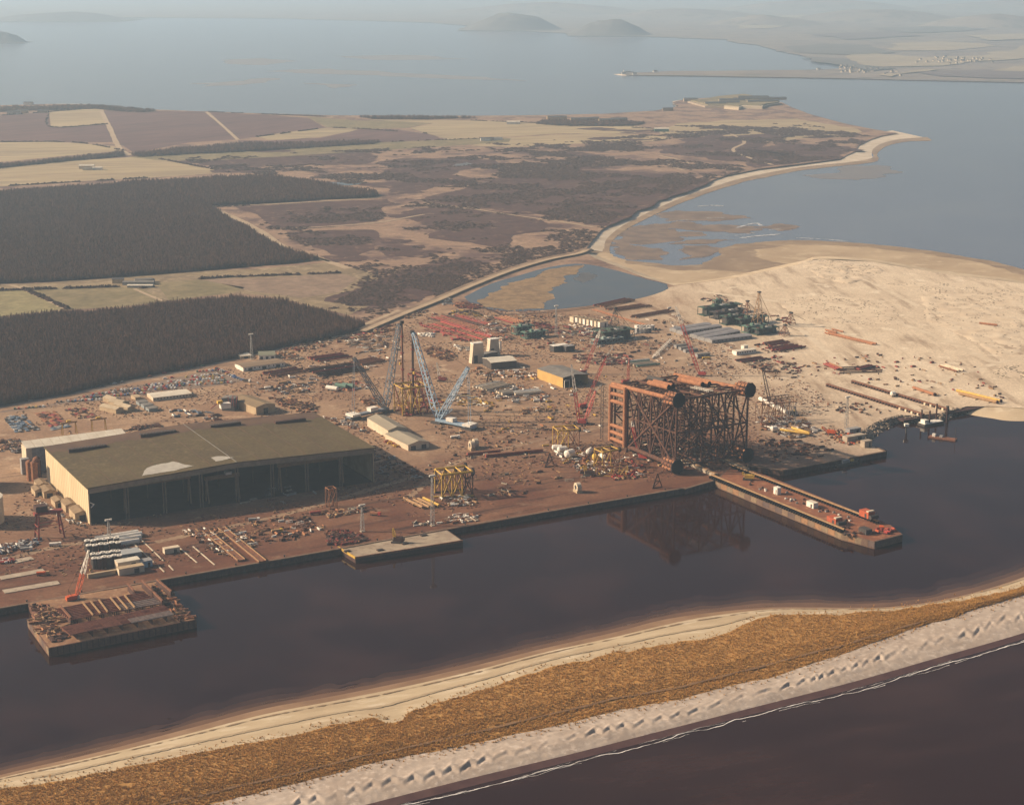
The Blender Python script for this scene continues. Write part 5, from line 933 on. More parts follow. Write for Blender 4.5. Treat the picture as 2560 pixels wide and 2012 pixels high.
for x, y in ((910, 945), (1190, 935), (1560, 810), (1400, 880)):
    t = empty('deck_hatch', g(7, x, y, DZ2 + .1), QA); tag(t, 'dark hatch coaming on the pale barge deck', 'hatch', 'hatches on the pale barge'); MB().box(-2.5, 2.5, -1.5, 1.5, 0, .8).build('coaming', RUSTD, t); MB().box(-2.3, 2.3, -1.3, 1.3, .8, 1.0).build('lid', DGR, t)

# cargo barge at the left
DZ3 = 6.2; cpx = [(232, 1178), (412, 1425), (1668, 1180), (1345, 856), (1100, 900), (240, 1043), (345, 1152)]; bp_ = [g(6, x, y, DZ3) for x, y in cpx]; c = Vector((bp_[1].x, bp_[1].y, 0)); cb_ = empty('cargo_barge', c); tag(cb_, 'rusty cargo barge loaded with pipe racks and beams at the quay', 'barge')
relv(MB().prism([p[:2] for p in bp_], -1.2, DZ3), c).build('hull', mat('cargo_hull', (.135, .062, .042), (.10, .05, .036), sc=.2, c3=(.19, .095, .055), sc3=.6, rough=.85), cb_)
b = MB(); cen = sum((p.xy for p in bp_), Vector((0, 0))) / len(bp_); b.add([(*(cen + (p.xy - cen) * .985), DZ3 + .08) for p in bp_], [tuple(range(len(bp_)))]); relv(b, c); o = b.build('deck_plating', mat('cargo_deck', (.27, .15, .08), (.19, .10, .058), sc=.1, c3=(.34, .22, .13), sc3=.3, rough=.9), cb_)
if o.data.polygons[0].normal.z < 0: o.data.flip_normals()
def dk(x, y, h=0): return g(6, x, y, DZ3 + h)
p, q = dk(412, 1425) - c, dk(1668, 1180) - c; Lh = (q - p).length; nfr = 26
fm_ = MB().box(-.25, .25, -.3, .3, -5.6, 0).mesh('hull_frame', RUSTD)
for i in range(nfr): o = bpy.data.objects.new('hull_frame', fm_); COL.objects.link(o); o.parent = cb_; w = p.lerp(q, (i + .5) / nfr); o.location = (w.x, w.y, DZ3 - .1); o.rotation_euler.z = heading(p, q)
p, q = dk(232, 1178) - c, dk(412, 1425) - c
for i in range(9): w = p.lerp(q, (i + .5) / 9); MB().box(-(q - p).length / 18 + .1, (q - p).length / 18 - .1, -.12, .12, -5.2, -.2).build('hull_plate', HULLS[(i * 3) % 5], cb_, (w.x, w.y, DZ3), heading(p, q))
PK = [mat('pack_pipe_%d' % i, c_, tuple(x * .7 for x in c_), sc=.5, rough=.8) for i, c_ in enumerate([(.31, .135, .09), (.22, .09, .062), (.42, .32, .27)])]
def pack(q4, n, label, grp, hgt, seg):
    a, b_, c_, d_ = [Vector((*g(6, x, y, DZ3 + hgt).xy, DZ3 + hgt)) for x, y in q4]; r = random.Random(n)    # a->b one long edge, d->c the other
    for i in range(n):
        s, e = a.lerp(d_, (i + .5) / n), b_.lerp(c_, (i + .5) / n); t = empty('pipe_run', s, heading(s, e)); tag(t, '%s %s, counting outward from the quay' % (ORD[i], label), 'pipe run', grp); L = (e - s).length; h = hgt - .1
        for j in range(seg): MB().tube((L * j / seg + .12, 0, 0), (L * (j + 1) / seg - .12, 0, 0), .62, 6).build('pipe', PK[(0 if r.random() < .75 else 1) if (i < n * .55 or j < seg * .55) else 2], t)
        for j in range(7): x = L * (j + .5) / 7; MB().box(x - .3, x + .3, -.4, .4, -h, -.5).build('trestle', RUSTD, t)
pack([(512, 1248), (1395, 1062), (1478, 1142), (592, 1315)], 9, 'pipe run in the outer rack of the cargo barge', 'outer rack of the cargo barge', 4.2, 12)
pack([(455, 1092), (1215, 945), (1375, 1045), (605, 1188)], 9, 'pipe run in the inner rack of the cargo barge', 'inner rack of the cargo barge', 4.2, 12)
for i, (a, e) in enumerate([((700, 1040), (790, 1148)), ((768, 1030), (852, 1135)), ((838, 1018), (915, 1122)), ((935, 998), (1025, 1105)), ((990, 988), (1085, 1095)), ((1055, 978), (1145, 1085))]):
    p, q = dk(*a, 5), dk(*e, 5); t = empty('cross_beam', (p.x, p.y, DZ3 + 4.8), heading(p, q)); tag(t, '%s pale cross beam over the inner pipe rack, counting from the scrap end' % ORD[i], 'beam', 'cross beams on the cargo barge'); L = (q - p).length; MB().box(0, L, -.3, .3, 0, .9).build('web', TIM, t); MB().box(0, L, -.5, .5, .9, 1.1).build('flange', TIM, t)
for i, (a, e) in enumerate([((1205, 865), (1380, 1040)), ((1085, 893), (1150, 965)), ((512, 1080), (603, 1185)), ((1330, 855), (1455, 960))]):
    p, q = dk(*a, 4), dk(*e, 4); t = empty('deck_girder', (p.x, p.y, DZ3 + 4.9), heading(p, q)); tag(t, ['long rusty girder laid over the inner rack of the cargo barge', 'short rusty girder on the pale inner deck of the cargo barge', 'rusty girder across the scrap end of the inner rack', 'rusty girder along the far end edge of the cargo barge'][i], 'girder', 'girders on the cargo barge'); L = (q - p).length; MB().box(0, L, -.6, .6, 0, 1.0).build('web', RUST, t); MB().box(0, L, -.4, .4, -4.8, 0).build('packing', RUSTD, t)
JUNK = []
NOUN = dict(tube=('pipe_section', 'pipe section'), box=('steel_block', 'steel block'), ibeam=('girder_length', 'girder length'), frame=('trestle', 'trestle'))
CW = dict(rust='rusty', rusto='orange-rust', rustd='dark rusty', yel='yellow', red='red', redd='dull red', org='orange', blue='pale blue', dblue='slate blue', wht='white', gry='grey', dgr='charcoal', grn='green', conc='buff', tim='tan')
def junk(name, lab, cat, grp, k, poly, n, z, lens, cols, seed, hs=(.4, 1.6)):
    n = int(n * 2.0); r = random.Random(seed); W = wpoly(k, poly, z); p = np.array([q[:] for q in W]); x0, y0 = p.min(0); x1, y1 = p.max(0); made = 0; tries = 0
    cut = [lab.find(w) for w in (' in the ', ' on the ', ' at the ', ' among ', ' by ', ' beside ', ' around ', ' lying ', ' along ', ' below ', ' near ', ' between ', ' under ', ' left of ', ' dotted ', ' strewn ', ' heaped ', ' behind ', ' beyond ')]; tail = lab[min(c for c in cut if c > 0):].strip()
    while made < n and tries < n * 60:
        tries += 1; x, y = r.uniform(x0, x1), r.uniform(y0, y1)
        if not inpoly(np.array([x]), np.array([y]), W)[0]: continue
        JUNK.append((r.choice(('tube', 'tube', 'box', 'box', 'ibeam', 'frame')), r.choice(cols), r.uniform(*lens), r.uniform(*hs), x, y, z, r.choice((QA, QA + 1.57, QA + r.uniform(-.4, .4), r.uniform(0, 3.1))), tail)); made += 1
def junk_shape(kd, L, h, s):
    a, b2 = MB(), MB()
    if kd == 'tube': a.tube((-L / 2, 0, h * .6 + .2), (L / 2, 0, h * .6 + .2), h * .6, 8); [b2.box(q - .2, q + .2, -h * .7, h * .7, 0, .3) for q in (-L * .3, L * .3)]
    elif kd == 'box': w = max(.8, L * (.25 + .12 * s)); a.box(-L / 2, L / 2, -w / 2, w / 2, .2, h + .2); b2.box(-L / 2.2, L / 2.2, -w / 2.4, w / 2.4, 0, .2).box(-L / 4, L / 4, -w / 4, w / 4, h + .2, h + .5)
    elif kd == 'ibeam': a.box(-L / 2, L / 2, -.12, .12, .25, h + .1).box(-L / 2, L / 2, -.5, .5, h + .1, h + .35); b2.box(-L / 2, L / 2, -.5, .5, 0, .25)
    else:
        w = L * .35; [a.tube((x_ * L / 2, y_ * w / 2, 0), (x_ * L / 2, y_ * w / 2, h + .4), .22, 5) for x_ in (-1, 1) for y_ in (-1, 1)]; [b2.tube((-L / 2, y_ * w / 2, h + .4), (L / 2, -y_ * w / 2, h + .4), .22, 5) for y_ in (-1, 1)]; b2.tube((-L / 2, -w / 2, h * .5), (L / 2, -w / 2, h * .5), .25, 5)
    return a, b2
def make_junk(limit=290):
    PN = dict(tube=('barrel', 'bearer'), box=('block', 'bearer'), ibeam=('web', 'flange'), frame=('post', 'rail')); cnt = {}; shp = {}; rest = MB(); rm = []
    for kd, c, L, h, x, y, z, rz, tail in sorted(JUNK, key=lambda q: -(q[2] * (.5 + q[3])) / math.hypot(q[4], q[5])):
        cnt[kd] = cnt.get(kd, 0) + 1; m = COLS[c]; m2 = m if kd in ('frame', 'ibeam') else RUSTD; L = round(L * 2) / 2; h = round(h * 4) / 4 or .25; s = int(x) % 3
        if cnt[kd] <= limit:
            key = (kd, c, L, h, s)
            if key not in shp: a, b2 = junk_shape(kd, L, h, s); shp[key] = (a.mesh(PN[kd][0], m), b2.mesh(PN[kd][1], m2))
            t = empty(NOUN[kd][0], (x, y, z), rz); size = 'long ' if L >= 7 else ('short ' if L < 3.5 else ''); tag(t, '%s%s %s %s' % (size, CW[c], NOUN[kd][1], tail), NOUN[kd][1], '%s%s %ss %s' % (size, CW[c], NOUN[kd][1], tail))
            for me_, n_ in zip(shp[key], PN[kd]): o = bpy.data.objects.new(n_, me_); COL.objects.link(o); o.parent = t
        else:
            a, b2 = junk_shape(kd, L, h, s); ca, sa = math.cos(rz), math.sin(rz)
            for q, mm in ((a, m), (b2, m2)):
                if mm not in rm: rm.append(mm)
                rest.add([(x + vx * ca - vy * sa, y + vx * sa + vy * ca, z + vz) for vx, vy, vz in q.v], q.f, rm.index(mm))
    if rest.v: o = rest.build('small_steel_scrap', rm, kind='stuff'); o['label'] = 'smaller steel scrap strewn about the fabrication yard'; o['category'] = 'scrap'
junk('deck_scrap', 'broken rusty section heaped on the left end of the cargo barge', 'scrap', 'scrap on the barge end', 6, [(250, 1180), (330, 1160), (270, 1060), (420, 1060), (600, 1230), (560, 1340), (440, 1400)], 46, DZ3 + .1, (3, 9), ['rusto', 'rust', 'tim', 'rustd'], 5)
junk('deck_scrap', 'rusty section lying along the right end of the cargo barge', 'scrap', 'scrap on the barge far end', 6, [(1330, 870), (1400, 930), (1640, 1180), (1520, 1200), (1390, 1040), (1290, 930)], 30, DZ3 + .1, (3, 8), ['rusto', 'rust', 'rustd', 'tim'], 6)
# ================================================================== CRANES
def lattice(b, p, q, w, bays, r=.2, r2=.13, taper=.5, w0=None):
    p = Vector(p); q = Vector(q); ax = (q - p).normalized(); sx_ = ax.cross(Vector((0, 0, 1)))
    sx_ = sx_.normalized() if sx_.length > .05 else Vector((1, 0, 0)); sy_ = ax.cross(sx_); w0 = w * .35 if w0 is None else w0
    def wid(t): return w0 + (w - w0) * min(1, t / .12) if t < .12 else w * (1 - (1 - taper) * max(0, (t - .12) / .88))
    prev = None
    for i in range(bays + 1):
        t = i / bays; c = p.lerp(q, t); h = wid(t) / 2; ring = [c + sx_ * h * a + sy_ * h * e for a, e in ((-1, -1), (1, -1), (1, 1), (-1, 1))]
        if prev:
            for j in range(4):
                b.tube(prev[j], ring[j], r, 3, cap=False)
                b.tube(prev[j], ring[(j + 1) % 4], r2, 3, cap=False) if (i + j) % 2 else b.tube(prev[(j + 1) % 4], ring[j], r2, 3, cap=False)
        prev = ring
def ringer(label, k, foot, cw, tip, mtip, m, m2):
    F_ = g(k, *foot, LAND + 3); C_ = g(k, *cw, LAND + 3); d = (F_ - C_); rz = heading(C_, F_); t = empty('ring_crane', (F_.x, F_.y, LAND), rz); tag(t, label, 'crane'); inv = Matrix.Rotation(-rz, 3, 'Z')
    def lo(p): return inv @ (Vector(p) - Vector((F_.x, F_.y, LAND)))
    T = lo(reach(F_, d, k, *tip)); Mt = lo(reach(F_, d, k, *mtip)); Cl = lo(C_); f = Vector((0, 0, 3)); R = abs(Cl.x)
    b = MB(); lattice(b, f, T, 6.0, 22, .55, .36); b.build('boom', m, t); b = MB(); lattice(b, f, Mt, 5.0, 14, .52, .34); b.build('mast', m, t)
    b = MB(); lattice(b, (0, 0, 4), (Cl.x * .45, 0, 17), 2.4, 6, .2, .14); b.build('gantry_strut', m, t)
    MB().box(Cl.x - 2, 2.5, -3, 3, 2.2, 4.4).build('carbody', m, t); MB().box(Cl.x * .52, Cl.x * .30, -3.4, 3.4, 4.4, 8).build('machinery_house', WHT, t)
    cwb = MB(); [cwb.box(Cl.x - 5, Cl.x + 5, -6, 6, 3.6 + i * 1.1, 4.6 + i * 1.1) for i in range(2)]; cwb.build('counterweight', WHT, t); MB().box(Cl.x - 6, Cl.x + 6, -3.5, 3.5, 1.6, 3.4).build('counterweight_carrier', m, t)
    for x in (0, Cl.x):
        for y in (-4.5, 4.5): MB().box(x - 6, x + 6, y - 1.3, y + 1.3, 0, 2.2).build('crawler_track', DGR, t)
    b = MB()
    for y in (-.8, .8): b.tube((Mt.x, y, Mt.z), (Cl.x, y * 2.5, 5.2), .22, 4)
    b.build('backstay', m, t); b = MB()
    for y in (-.5, .5): b.tube((Mt.x, y, Mt.z), (T.x, y, T.z), .11, 3)
    b.build('pendant', DGR, t); h0 = MB(); h0.tube(T, (T.x + .5, 0, max(8, T.z * .55)), .1, 3); h0.build('hoist_line', DGR, t); MB().box(T.x - .6, T.x + 1.4, -.7, .7, max(8, T.z * .55) - 2.4, max(8, T.z * .55)).build('hook_block', YEL, t); MB().tube((T.x, -1.6, T.z), (T.x, 1.6, T.z), 1.0, 8).build('boom_head', m2, t)
ringer('tall pale blue ringer crane with boom and mast forming a V', 3, (330, 1188), (592, 1240), (116, 452), (580, 742), BLUE, BLUE)
ringer('grey-blue ringer crane with its mast over white counterweights near the great shed', 2, (1575, 925), (1300, 985), (1692, 205), (1308, 492), mat('worn_blue', (.20, .225, .26), (.15, .16, .18), sc=.4, rough=.7), DGR)
def crawler(label, k, base, tip, lowm, upm, split=.55, d=(1, 0), w=2.6, jib=None, z=LAND, body=None, r=.27, name='crawler_crane', mast=True):
    B = g(k, *base, z); t = empty(name, B, math.atan2(d[1], d[0])); tag(t, label, 'crane'); F_ = B + Vector((0, 0, 2.2)); T = reach(F_, d, k, *tip); inv = Matrix.Rotation(-t.rotation_euler.z, 3, 'Z'); T = inv @ (T - B); f = Vector((1.2, 0, 2.2)) if T.x > 0 else Vector((-1.2, 0, 2.2)); sgn = 1 if T.x > 0 else -1
    M_ = f.lerp(T, split); n = max(6, int((T - f).length / 4)); b = MB(); lattice(b, f, M_, w, max(3, int(n * split)), r, r * .62, 1.0); b.build('boom_foot', lowm, t); b = MB(); lattice(b, M_, T, w, max(3, int(n * (1 - split))), r, r * .62, .35, w); b.build('boom_tip', upm, t)
    MB().box(-4.5, 2.2, -1.9, 1.9, 1.5, 4.6).build('machinery_house', body or lowm, t); MB().box(-6, -4.5, -2, 2, 1.6, 4.2).build('counterweight', body or lowm, t); MB().box(1.2, 3.2, -1.9, -.7, 1.6, 4.2).build('cab', WHT, t)
    for y in (-2.3, 2.3): MB().box(-3.8, 3.8, y - .6, y + .6, 0, 1.4).build('crawler_track', DGR, t)
    g_ = Vector((-4 * sgn, 0, 9)); b = MB(); b.tube((-2, 0, 4), g_, .16, 4); b.tube(g_, T, .09, 3); b.tube(g_, (-4.5 * sgn, 0, 4.2), .1, 3); b.build('pendant', DGR, t); b = MB(); hz_ = max(6, T.z * .6); b.tube(T, (T.x, 0, hz_), .08, 3); b.build('hoist_line', DGR, t); MB().box(T.x - .5, T.x + .5, -.4, .4, hz_ - 1.4, hz_).build('hook_block', YEL, t)
    if jib: 
        J_ = inv @ (reach(B + Vector((0, 0, 2.2)), d, k, *jib) - B); b = MB(); lattice(b, T, J_, 1.3, 5, .14, .09); b.build('fly_jib', WHT, t); b = MB(); s_ = T + Vector((-(J_ - T).x, 0, abs((J_ - T).z) * .7)) * .8; lattice(b, T, s_, 1, 3, .12, .08); b.build('jib_strut', WHT, t)
    return t
crawler('red crawler crane with upright white tipped boom beside the yellow frames', 3, (1530, 1225), (1455, 715), REDP, WHT, .52, (-1, .2))
crawler('red crawler crane with white forked jib beside the yellow frames', 3, (1560, 1215), (1662, 940), REDP, REDP, .6, (1, .25), jib=(1710, 888))
crawler('red crawler crane with long leaning boom and slim white jib', 3, (1560, 1085), (1752, 645), REDP, REDP, .6, (1, .5), jib=(1812, 560))
crawler('red crawler crane with pale tip reaching over the green platform', 3, (1560, 800), (1700, 420), REDD, WHT, .8, (1, .3))
crawler('red lattice crane with white tip behind the jacket', 'B', (1632, 1172), (1497, 795), REDP, WHT, .74, (-1, .3), w=3.2)
crawler('dark slender crane standing on the sand side of the jacket', 4, (1795, 562), (1718, 232), RUSTD, DGR, .6, (-1, .25))
crawler('small dark red crane behind the far end of the jacket', 3, (1925, 880), (1945, 670), REDD, REDD, .6, (1, .4), w=2)
crawler('red crane with white boom tip working over the cargo barge', 6, (635, 1025), (755, 592), ORG, WHT, .5, (1, .6), w=2.6)
crawler('little crane with white boom beside the yellow and red towers', 2, (2045, 690), (2010, 530), REDD, WHT, .2, (-1, .2), w=2.2)
crawler('red crane with short raised boom tucked inside the near corner of the jacket', 4, (690, 1010), (610, 690), REDP, WHT, .85, (-1, .4), w=2.4)
crawler('yellow mobile crane parked on the pale barge deck', 7, (1330, 868), (1300, 745), YEL, YEL, .6, (-1, .2), w=1.6, z=DZ2 + .1, body=RUSTD)
crawler('yellow mobile crane at the shore end of the launch barge', 8, (775, 335), (735, 270), YEL, YEL, .6, (-1, .2), w=1.8, z=DZ + .1)
crawler('yellow boomed crane near the small yellow frames by the jacket', 4, (235, 1150), (205, 1060), YEL, YEL, .6, (-1, .2), w=1.8, body=RUSTD)
crawler('orange crane with lowered boom at the boulder end of the quay', 5, (590, 800), (525, 735), ORG, ORG, .6, (-1, .4), w=1.8)
crawler('dark crane with a short boom among the scaffold by the sand', 5, (290, 640), (295, 560), DGR, DGR, .6, (1, .4), w=1.8)
t = empty('crane_boom', g(4, 785, 160), 0); tag(t, 'loose white lattice boom propped on the open ground behind the jacket', 'crane boom'); e_ = g(4, 940, 12) - g(4, 785, 160); b = MB(); lattice(b, (0, 0, 1.2), (e_.x, e_.y, 2), 2.6, 14, .3, .2, 1); b.build('lattice', WHT, t); MB().box(-1.5, 1.5, -1.5, 1.5, 0, .5).build('chock', TIM, t)

# ================================================================== STEEL FRAMES
def frame(label, k, a, c, wid, h, legm, brm, disc=True, bays=2, r=.55, z=LAND, name='braced_structure'):
    p, q = g(k, *a, z), g(k, *c, z); L = (q - p).length; t = empty(name, p, heading(p, q)); tag(t, label, 'structure')
    def mb(p_, q_, rr, nm, m): b = MB(); b.tube(p_, q_, rr, 7); b.build(nm, m, t)
    inn = .18
    for y in (0, wid):
        mb((L * .02, y, h), (L, y, h), r * 1.5, 'chord', legm); mb((0, y, r), (L, y, r), r, 'chord', brm)
        for i in range(bays + 1): x = L * i / bays; mb((x, y, 0), (x, y, h), r * .8, 'post', legm if i < bays else brm)
        for i in range(bays):
            x0, x1 = L * i / bays, L * (i + 1) / bays; m = legm if i < max(1, bays - 1) else brm; mb((x0, y, 0), (x1, y, h), r * .65, 'brace', m); mb((x0, y, h), (x1, y, 0), r * .65, 'brace', m)
        if disc: mb((L, y, h), (L + 1, y, h), r * 4.4, 'end_disc', BLK)
    for i in range(bays + 1): x = L * i / bays; mb((x, 0, h), (x, wid, h), r * .7, 'cross_tie', legm); mb((x, 0, 0.6), (x, wid, h), r * .5, 'brace', brm); 
    return t
frame('yellow braced steel frame with black end discs on the quay', 7, (1715, 500), (1975, 470), 18, 21, YEL, RUSTD, bays=3, r=.75)
b = MB(); t = empty('yellow_pipe', g(7, 1640, 490), QA * .2); tag(t, 'yellow pipe lying at the foot of the quayside yellow frame', 'pipe'); MB().tube((0, 0, .9), (34, 0, .9), .8, 8).build('barrel', YEL, t); MB().tube((34, 0, .9), (34.6, 0, .9), 1.1, 8).build('flange', RUSTD, t)
frame('yellow steel frame with black end discs behind the white drums', 3, (1340, 1440), (1520, 1425), 15, 18, YEL, RUST, bays=2)
frame('small yellow steel frame with black end disc beside the jacket', 4, (360, 1100), (500, 1075), 13, 16, YEL, RUST, bays=2)
frame('low yellow and rust frame at the corner of the jacket', 4, (300, 1150), (560, 1165), 10, 9, RUST, YEL, disc=False, bays=4, r=.35)
T1 = frame('yellow and red braced tower base between the two blue cranes', 2, (1720, 985), (1935, 960), 22, 28, YEL, REDD, disc=False, bays=3, r=.7)
for x, y, yt, lab in ((1722, 760, 200, 'tall dark red pile column rising from the yellow tower base'), (1812, 965, 285, 'second tall dark pile column at the corner of the yellow tower base')):
    B = g(2, x, y if y < 900 else 965); T = reach(B, (1, 0), 2, x - 6, yt); t = empty('pile_column', B); tag(t, lab, 'column'); hh = T.z - B.z; b = MB(); b.tube((0, 0, 0), (0, 0, hh), 1.1, 10); b.build('shaft', RUST if y < 900 else RUSTD, t); b = MB(); b.tube((0, 0, hh), (0, 0, hh + 3), 2.4, 8); b.build('head', DGR, t)
    for f_ in (.3, .55, .8): b = MB(); b.tube((0, 0, hh * f_), (0, 0, hh * f_ + 1.2), 2.0, 10); b.build('collar', REDD, t)
frame('red and rust braced frame behind the yellow tower base', 2, (1830, 830), (1950, 815), 18, 22, REDD, RUST, disc=False, bays=2, r=.5)
frame('dark scaffold frame on the quay between the jacket and the boulders', 5, (10, 720), (300, 690), 12, 20, RUST, GRY, disc=False, bays=5, r=.3)
frame('second dark scaffold frame beside the white pipe near the sand', 5, (60, 640), (280, 610), 9, 16, RUSTD, TIM, disc=False, bays=4, r=.3)
frame('orange tiered frame standing in front of the great shed', 7, (760, 590), (825, 580), 8, 17, RUSTO, RUST, disc=False, bays=1, r=.4)
def plain_column(): pass
# red-brown portal at the left, and its rail
t = empty('portal_crane', g(6, 330, 520), QA); tag(t, 'red-brown portal crane standing at the left of the yard', 'portal crane'); S_ = 26
for x in (0, 20):
    for y in (0, 12): b = MB(); b.tube((x, y, 0), (x * .8 + 2, y * .5 + 3, S_ * .75), .7, 5); b.build('leg', REDD, t)
    for z in (5, 11): b = MB(); b.tube((x * .96 + .4, 1, z), (x * .96 + .4, 11, z), .4, 5); b.build('tie', REDD, t)
for y in (1.5, 10.5): b = MB(); b.tube((0, y, 11), (20, y, 11), .4, 5); b.build('tie', REDD, t)
MB().box(-1, 21, 3.5, 8.5, S_ * .75, S_ * .75 + 2).build('bridge', REDD, t); MB().box(0, 9, 2, 10, S_ * .75 + 3, S_ * .75 + 7.5).build('winch_house', RUSTD, t)
for lab, k, x, y in (('dark triangular lifting frame on open ground near the white drums', 3, 1270, 1585), ('dark triangular lifting frame by the quay edge below the jacket', 4, 825, 1255), ('dark triangular lifting frame behind the stores', 3, 757, 885)):
    t = empty('lifting_frame', g(k, x, y), QA); tag(t, lab, 'frame')
    for i, (p, q) in enumerate([((-5, 0, 0), (0, 0, 13)), ((5, 0, 0), (0, 0, 13)), ((0, 5, 0), (0, 0, 13)), ((-5, 0, .4), (5, 0, .4)), ((-2.5, 0, 6), (2.5, 0, 6)), ((-5, 0, .4), (2.5, 0, 6))]): b = MB(); b.tube(p, q, .45, 5); b.build('leg' if i < 3 else 'tie', RUSTD, t)
# light masts
def mast(label, k, foot, top, z=LAND):
    B = g(k, *foot, z); T = reach(B, (1, 0), k, *top); h = T.z - z; t = empty('light_mast', B, QA); tag(t, label, 'light mast'); b = MB(); lattice(b, (0, 0, .5), (0, 0, h), 2.6, 14, .2, .13, .35, 2.6); b.build('lattice_mast', GRY, t); MB().box(-1.8, 1.8, -1.8, 1.8, 0, .5).build('footing', CONC, t); MB().box(-2.6, 2.6, -.5, .5, h, h + .4).build('lamp_bar', GRY, t)
    for i in range(5): MB().box(-2.6 + i * 1.1, -1.8 + i * 1.1, -.8, .3, h + .4, h + 1.5).build('floodlight', WHT, t)
mast('lattice light mast under the plantation edge behind the white office', 2, (440, 505), (438, 295)); mast('lattice light mast beside the quayside yellow frame', 7, (1635, 725), (1632, 310)); mast('lattice light mast in front of the cream corner of the great shed', 6, (930, 520), (922, 345)); mast('lattice light mast near the boulders on the sand side', 5, (732, 760), (745, 490)); mast('lattice light mast beside the lagoon', 3, (1325, 470), (1328, 225)); mast('thin lattice mast on the quay by the scrap heap', 7, (1040, 775), (1042, 560))

# ================================================================== CAR PARK
CARC = [('white', (.78, .76, .72)), ('red', (.50, .04, .03)), ('blue', (.06, .13, .34)), ('orange', (.58, .17, .03)), ('dark', (.035, .033, .035)), ('yellow', (.52, .36, .06)), ('green', (.05, .12, .07)), ('silver', (.33, .32, .30)), ('brown', (.14, .07, .04))]
RUB = mat('tyre_rubber', (.02, .02, .02), rough=.9)
def car_meshes(nm, c):
    P = mat('car_' + nm, c, rough=.35, spec=.5); b = MB(); b.add([(-2.1, -.82, .32), (2.1, -.82, .32), (2.1, .82, .32), (-2.1, .82, .32), (-2.1, -.82, .85), (2.05, -.82, .78), (2.05, .82, .78), (-2.1, .82, .85)], [(3, 2, 1, 0), (4, 5, 6, 7), (0, 1, 5, 4), (1, 2, 6, 5), (2, 3, 7, 6), (3, 0, 4, 7)])
    r_ = MB(); r_.box(-1.4, .75, -.7, .7, 1.36, 1.46); w = MB(); w.add([(-1.6, -.76, .84), (1.1, -.76, .82), (1.1, .76, .82), (-1.6, .76, .84), (-1.15, -.6, 1.36), (.5, -.6, 1.36), (.5, .6, 1.36), (-1.15, .6, 1.36)], [(4, 5, 6, 7), (0, 1, 5, 4), (1, 2, 6, 5), (2, 3, 7, 6), (3, 0, 4, 7)])
    return b.mesh('car_body', P), r_.mesh('car_roof', P), w.mesh('car_windows', GLASS)
wh = MB(); wh.tube((0, -.1, 0), (0, .1, 0), .32, 8); WH = wh.mesh('wheel', RUB)
CM = {n_: car_meshes(n_, c_) for n_, c_ in CARC}; r6 = random.Random(21)
def car(loc, rz, nm, where):
    lab, grp = where; t = empty('parked_car', loc, rz); t.scale = (1.12,) * 3; tag(t, 'small %s saloon car %s' % (nm, lab), 'car', '%s cars %s' % (nm, grp))
    bd = bpy.data.objects.new('body', CM[nm][0]); COL.objects.link(bd); bd.parent = t
    for n_, me in (('cabin_roof', CM[nm][1]), ('windows', CM[nm][2])): o = bpy.data.objects.new(n_, me); COL.objects.link(o); o.parent = bd
    for x in (-1.3, 1.3):
        for y in (-.78, .78): o = bpy.data.objects.new('wheel', WH); COL.objects.link(o); o.parent = t; o.location = (x, y, .32)
ncar = 0
PARKED = ('parked in the crowded works car park', 'in the works car park'); ROAD = ('on the bare strip between car park and plantation', 'by the plantation')
names = [n_ for n_, _ in CARC]; wts = [26, 15, 13, 9, 12, 6, 6, 10, 6]
for a, c in [((1660, 272), (1845, 258)), ((1565, 318), (1880, 290)), ((1660, 325), (1900, 305)), ((1330, 365), (1930, 322)), ((1225, 385), (1950, 342)), ((960, 432), (1975, 360)), ((1240, 398), (1720, 368)), ((745, 466), (1500, 408)), ((700, 487), (1240, 452)), ((760, 492), (1100, 468)), ((440, 532), (780, 512)), ((560, 522), (860, 506)), ((110, 588), (385, 566))]:
    p, q = g(1, *a), g(1, *c); n = int((q - p).length / 3.4); hd = heading(p, q) + math.pi / 2
    for i in range(n):
        if r6.random() < .13 or ncar >= 285: continue
        car(p.lerp(q, (i + .5) / n) + Vector((r6.uniform(-.3, .3), r6.uniform(-.5, .5), 0)), hd + (math.pi if r6.random() < .4 else 0) + r6.gauss(0, .04), r6.choices(names, wts)[0], PARKED); ncar += 1
for x, y in ((262, 522), (795, 406), (870, 396), (972, 373), (1040, 362), (1270, 312), (1400, 282), (1550, 256), (1618, 241), (1722, 224), (1402, 330), (1460, 322)):
    car(g(1, x, y), QA + r6.uniform(-.3, .3), r6.choices(names, wts)[0], ROAD); ncar += 1
p, q = g(1, 1830, 238), g(1, 2065, 350)
for i in range(20):
    if ncar < 300: car(p.lerp(q, i / 20) + Vector((r6.uniform(-2, 2), r6.uniform(-2, 2), 0)), heading(p, q) + 1.57 + r6.gauss(0, .1), r6.choices(names, wts)[0], ('in the line beside the plantation mast offices', 'beside the offices')); ncar += 1
sheet('car_park', 1, [(0, 605), (100, 585), (420, 548), (700, 470), (960, 420), (1220, 375), (1560, 305), (1840, 240), (1880, 245), (2060, 350), (1900, 378), (1500, 430), (1250, 465), (1100, 490), (780, 525), (420, 565), (0, 618)], LAND + .03, mat('car_park_grit', (.215, .155, .115), (.17, .12, .09), sc=.05, rough=.95), rag=.02)
ribbon('road', 1, [(-300, 625), (0, 560), (250, 520), (500, 470), (800, 415), (1100, 350), (1400, 290), (1700, 225), (2050, 140), (2400, 60)], 16, LAND + .02, mat('grey_road', (.20, .155, .12), (.165, .125, .098), sc=.05, rough=.95))
ribbon('road', 0, [(600, 880), (700, 857), (800, 840), (880, 822), (940, 800), (1000, 775)], 9, LAND + .02, MATS['gravel_track'])

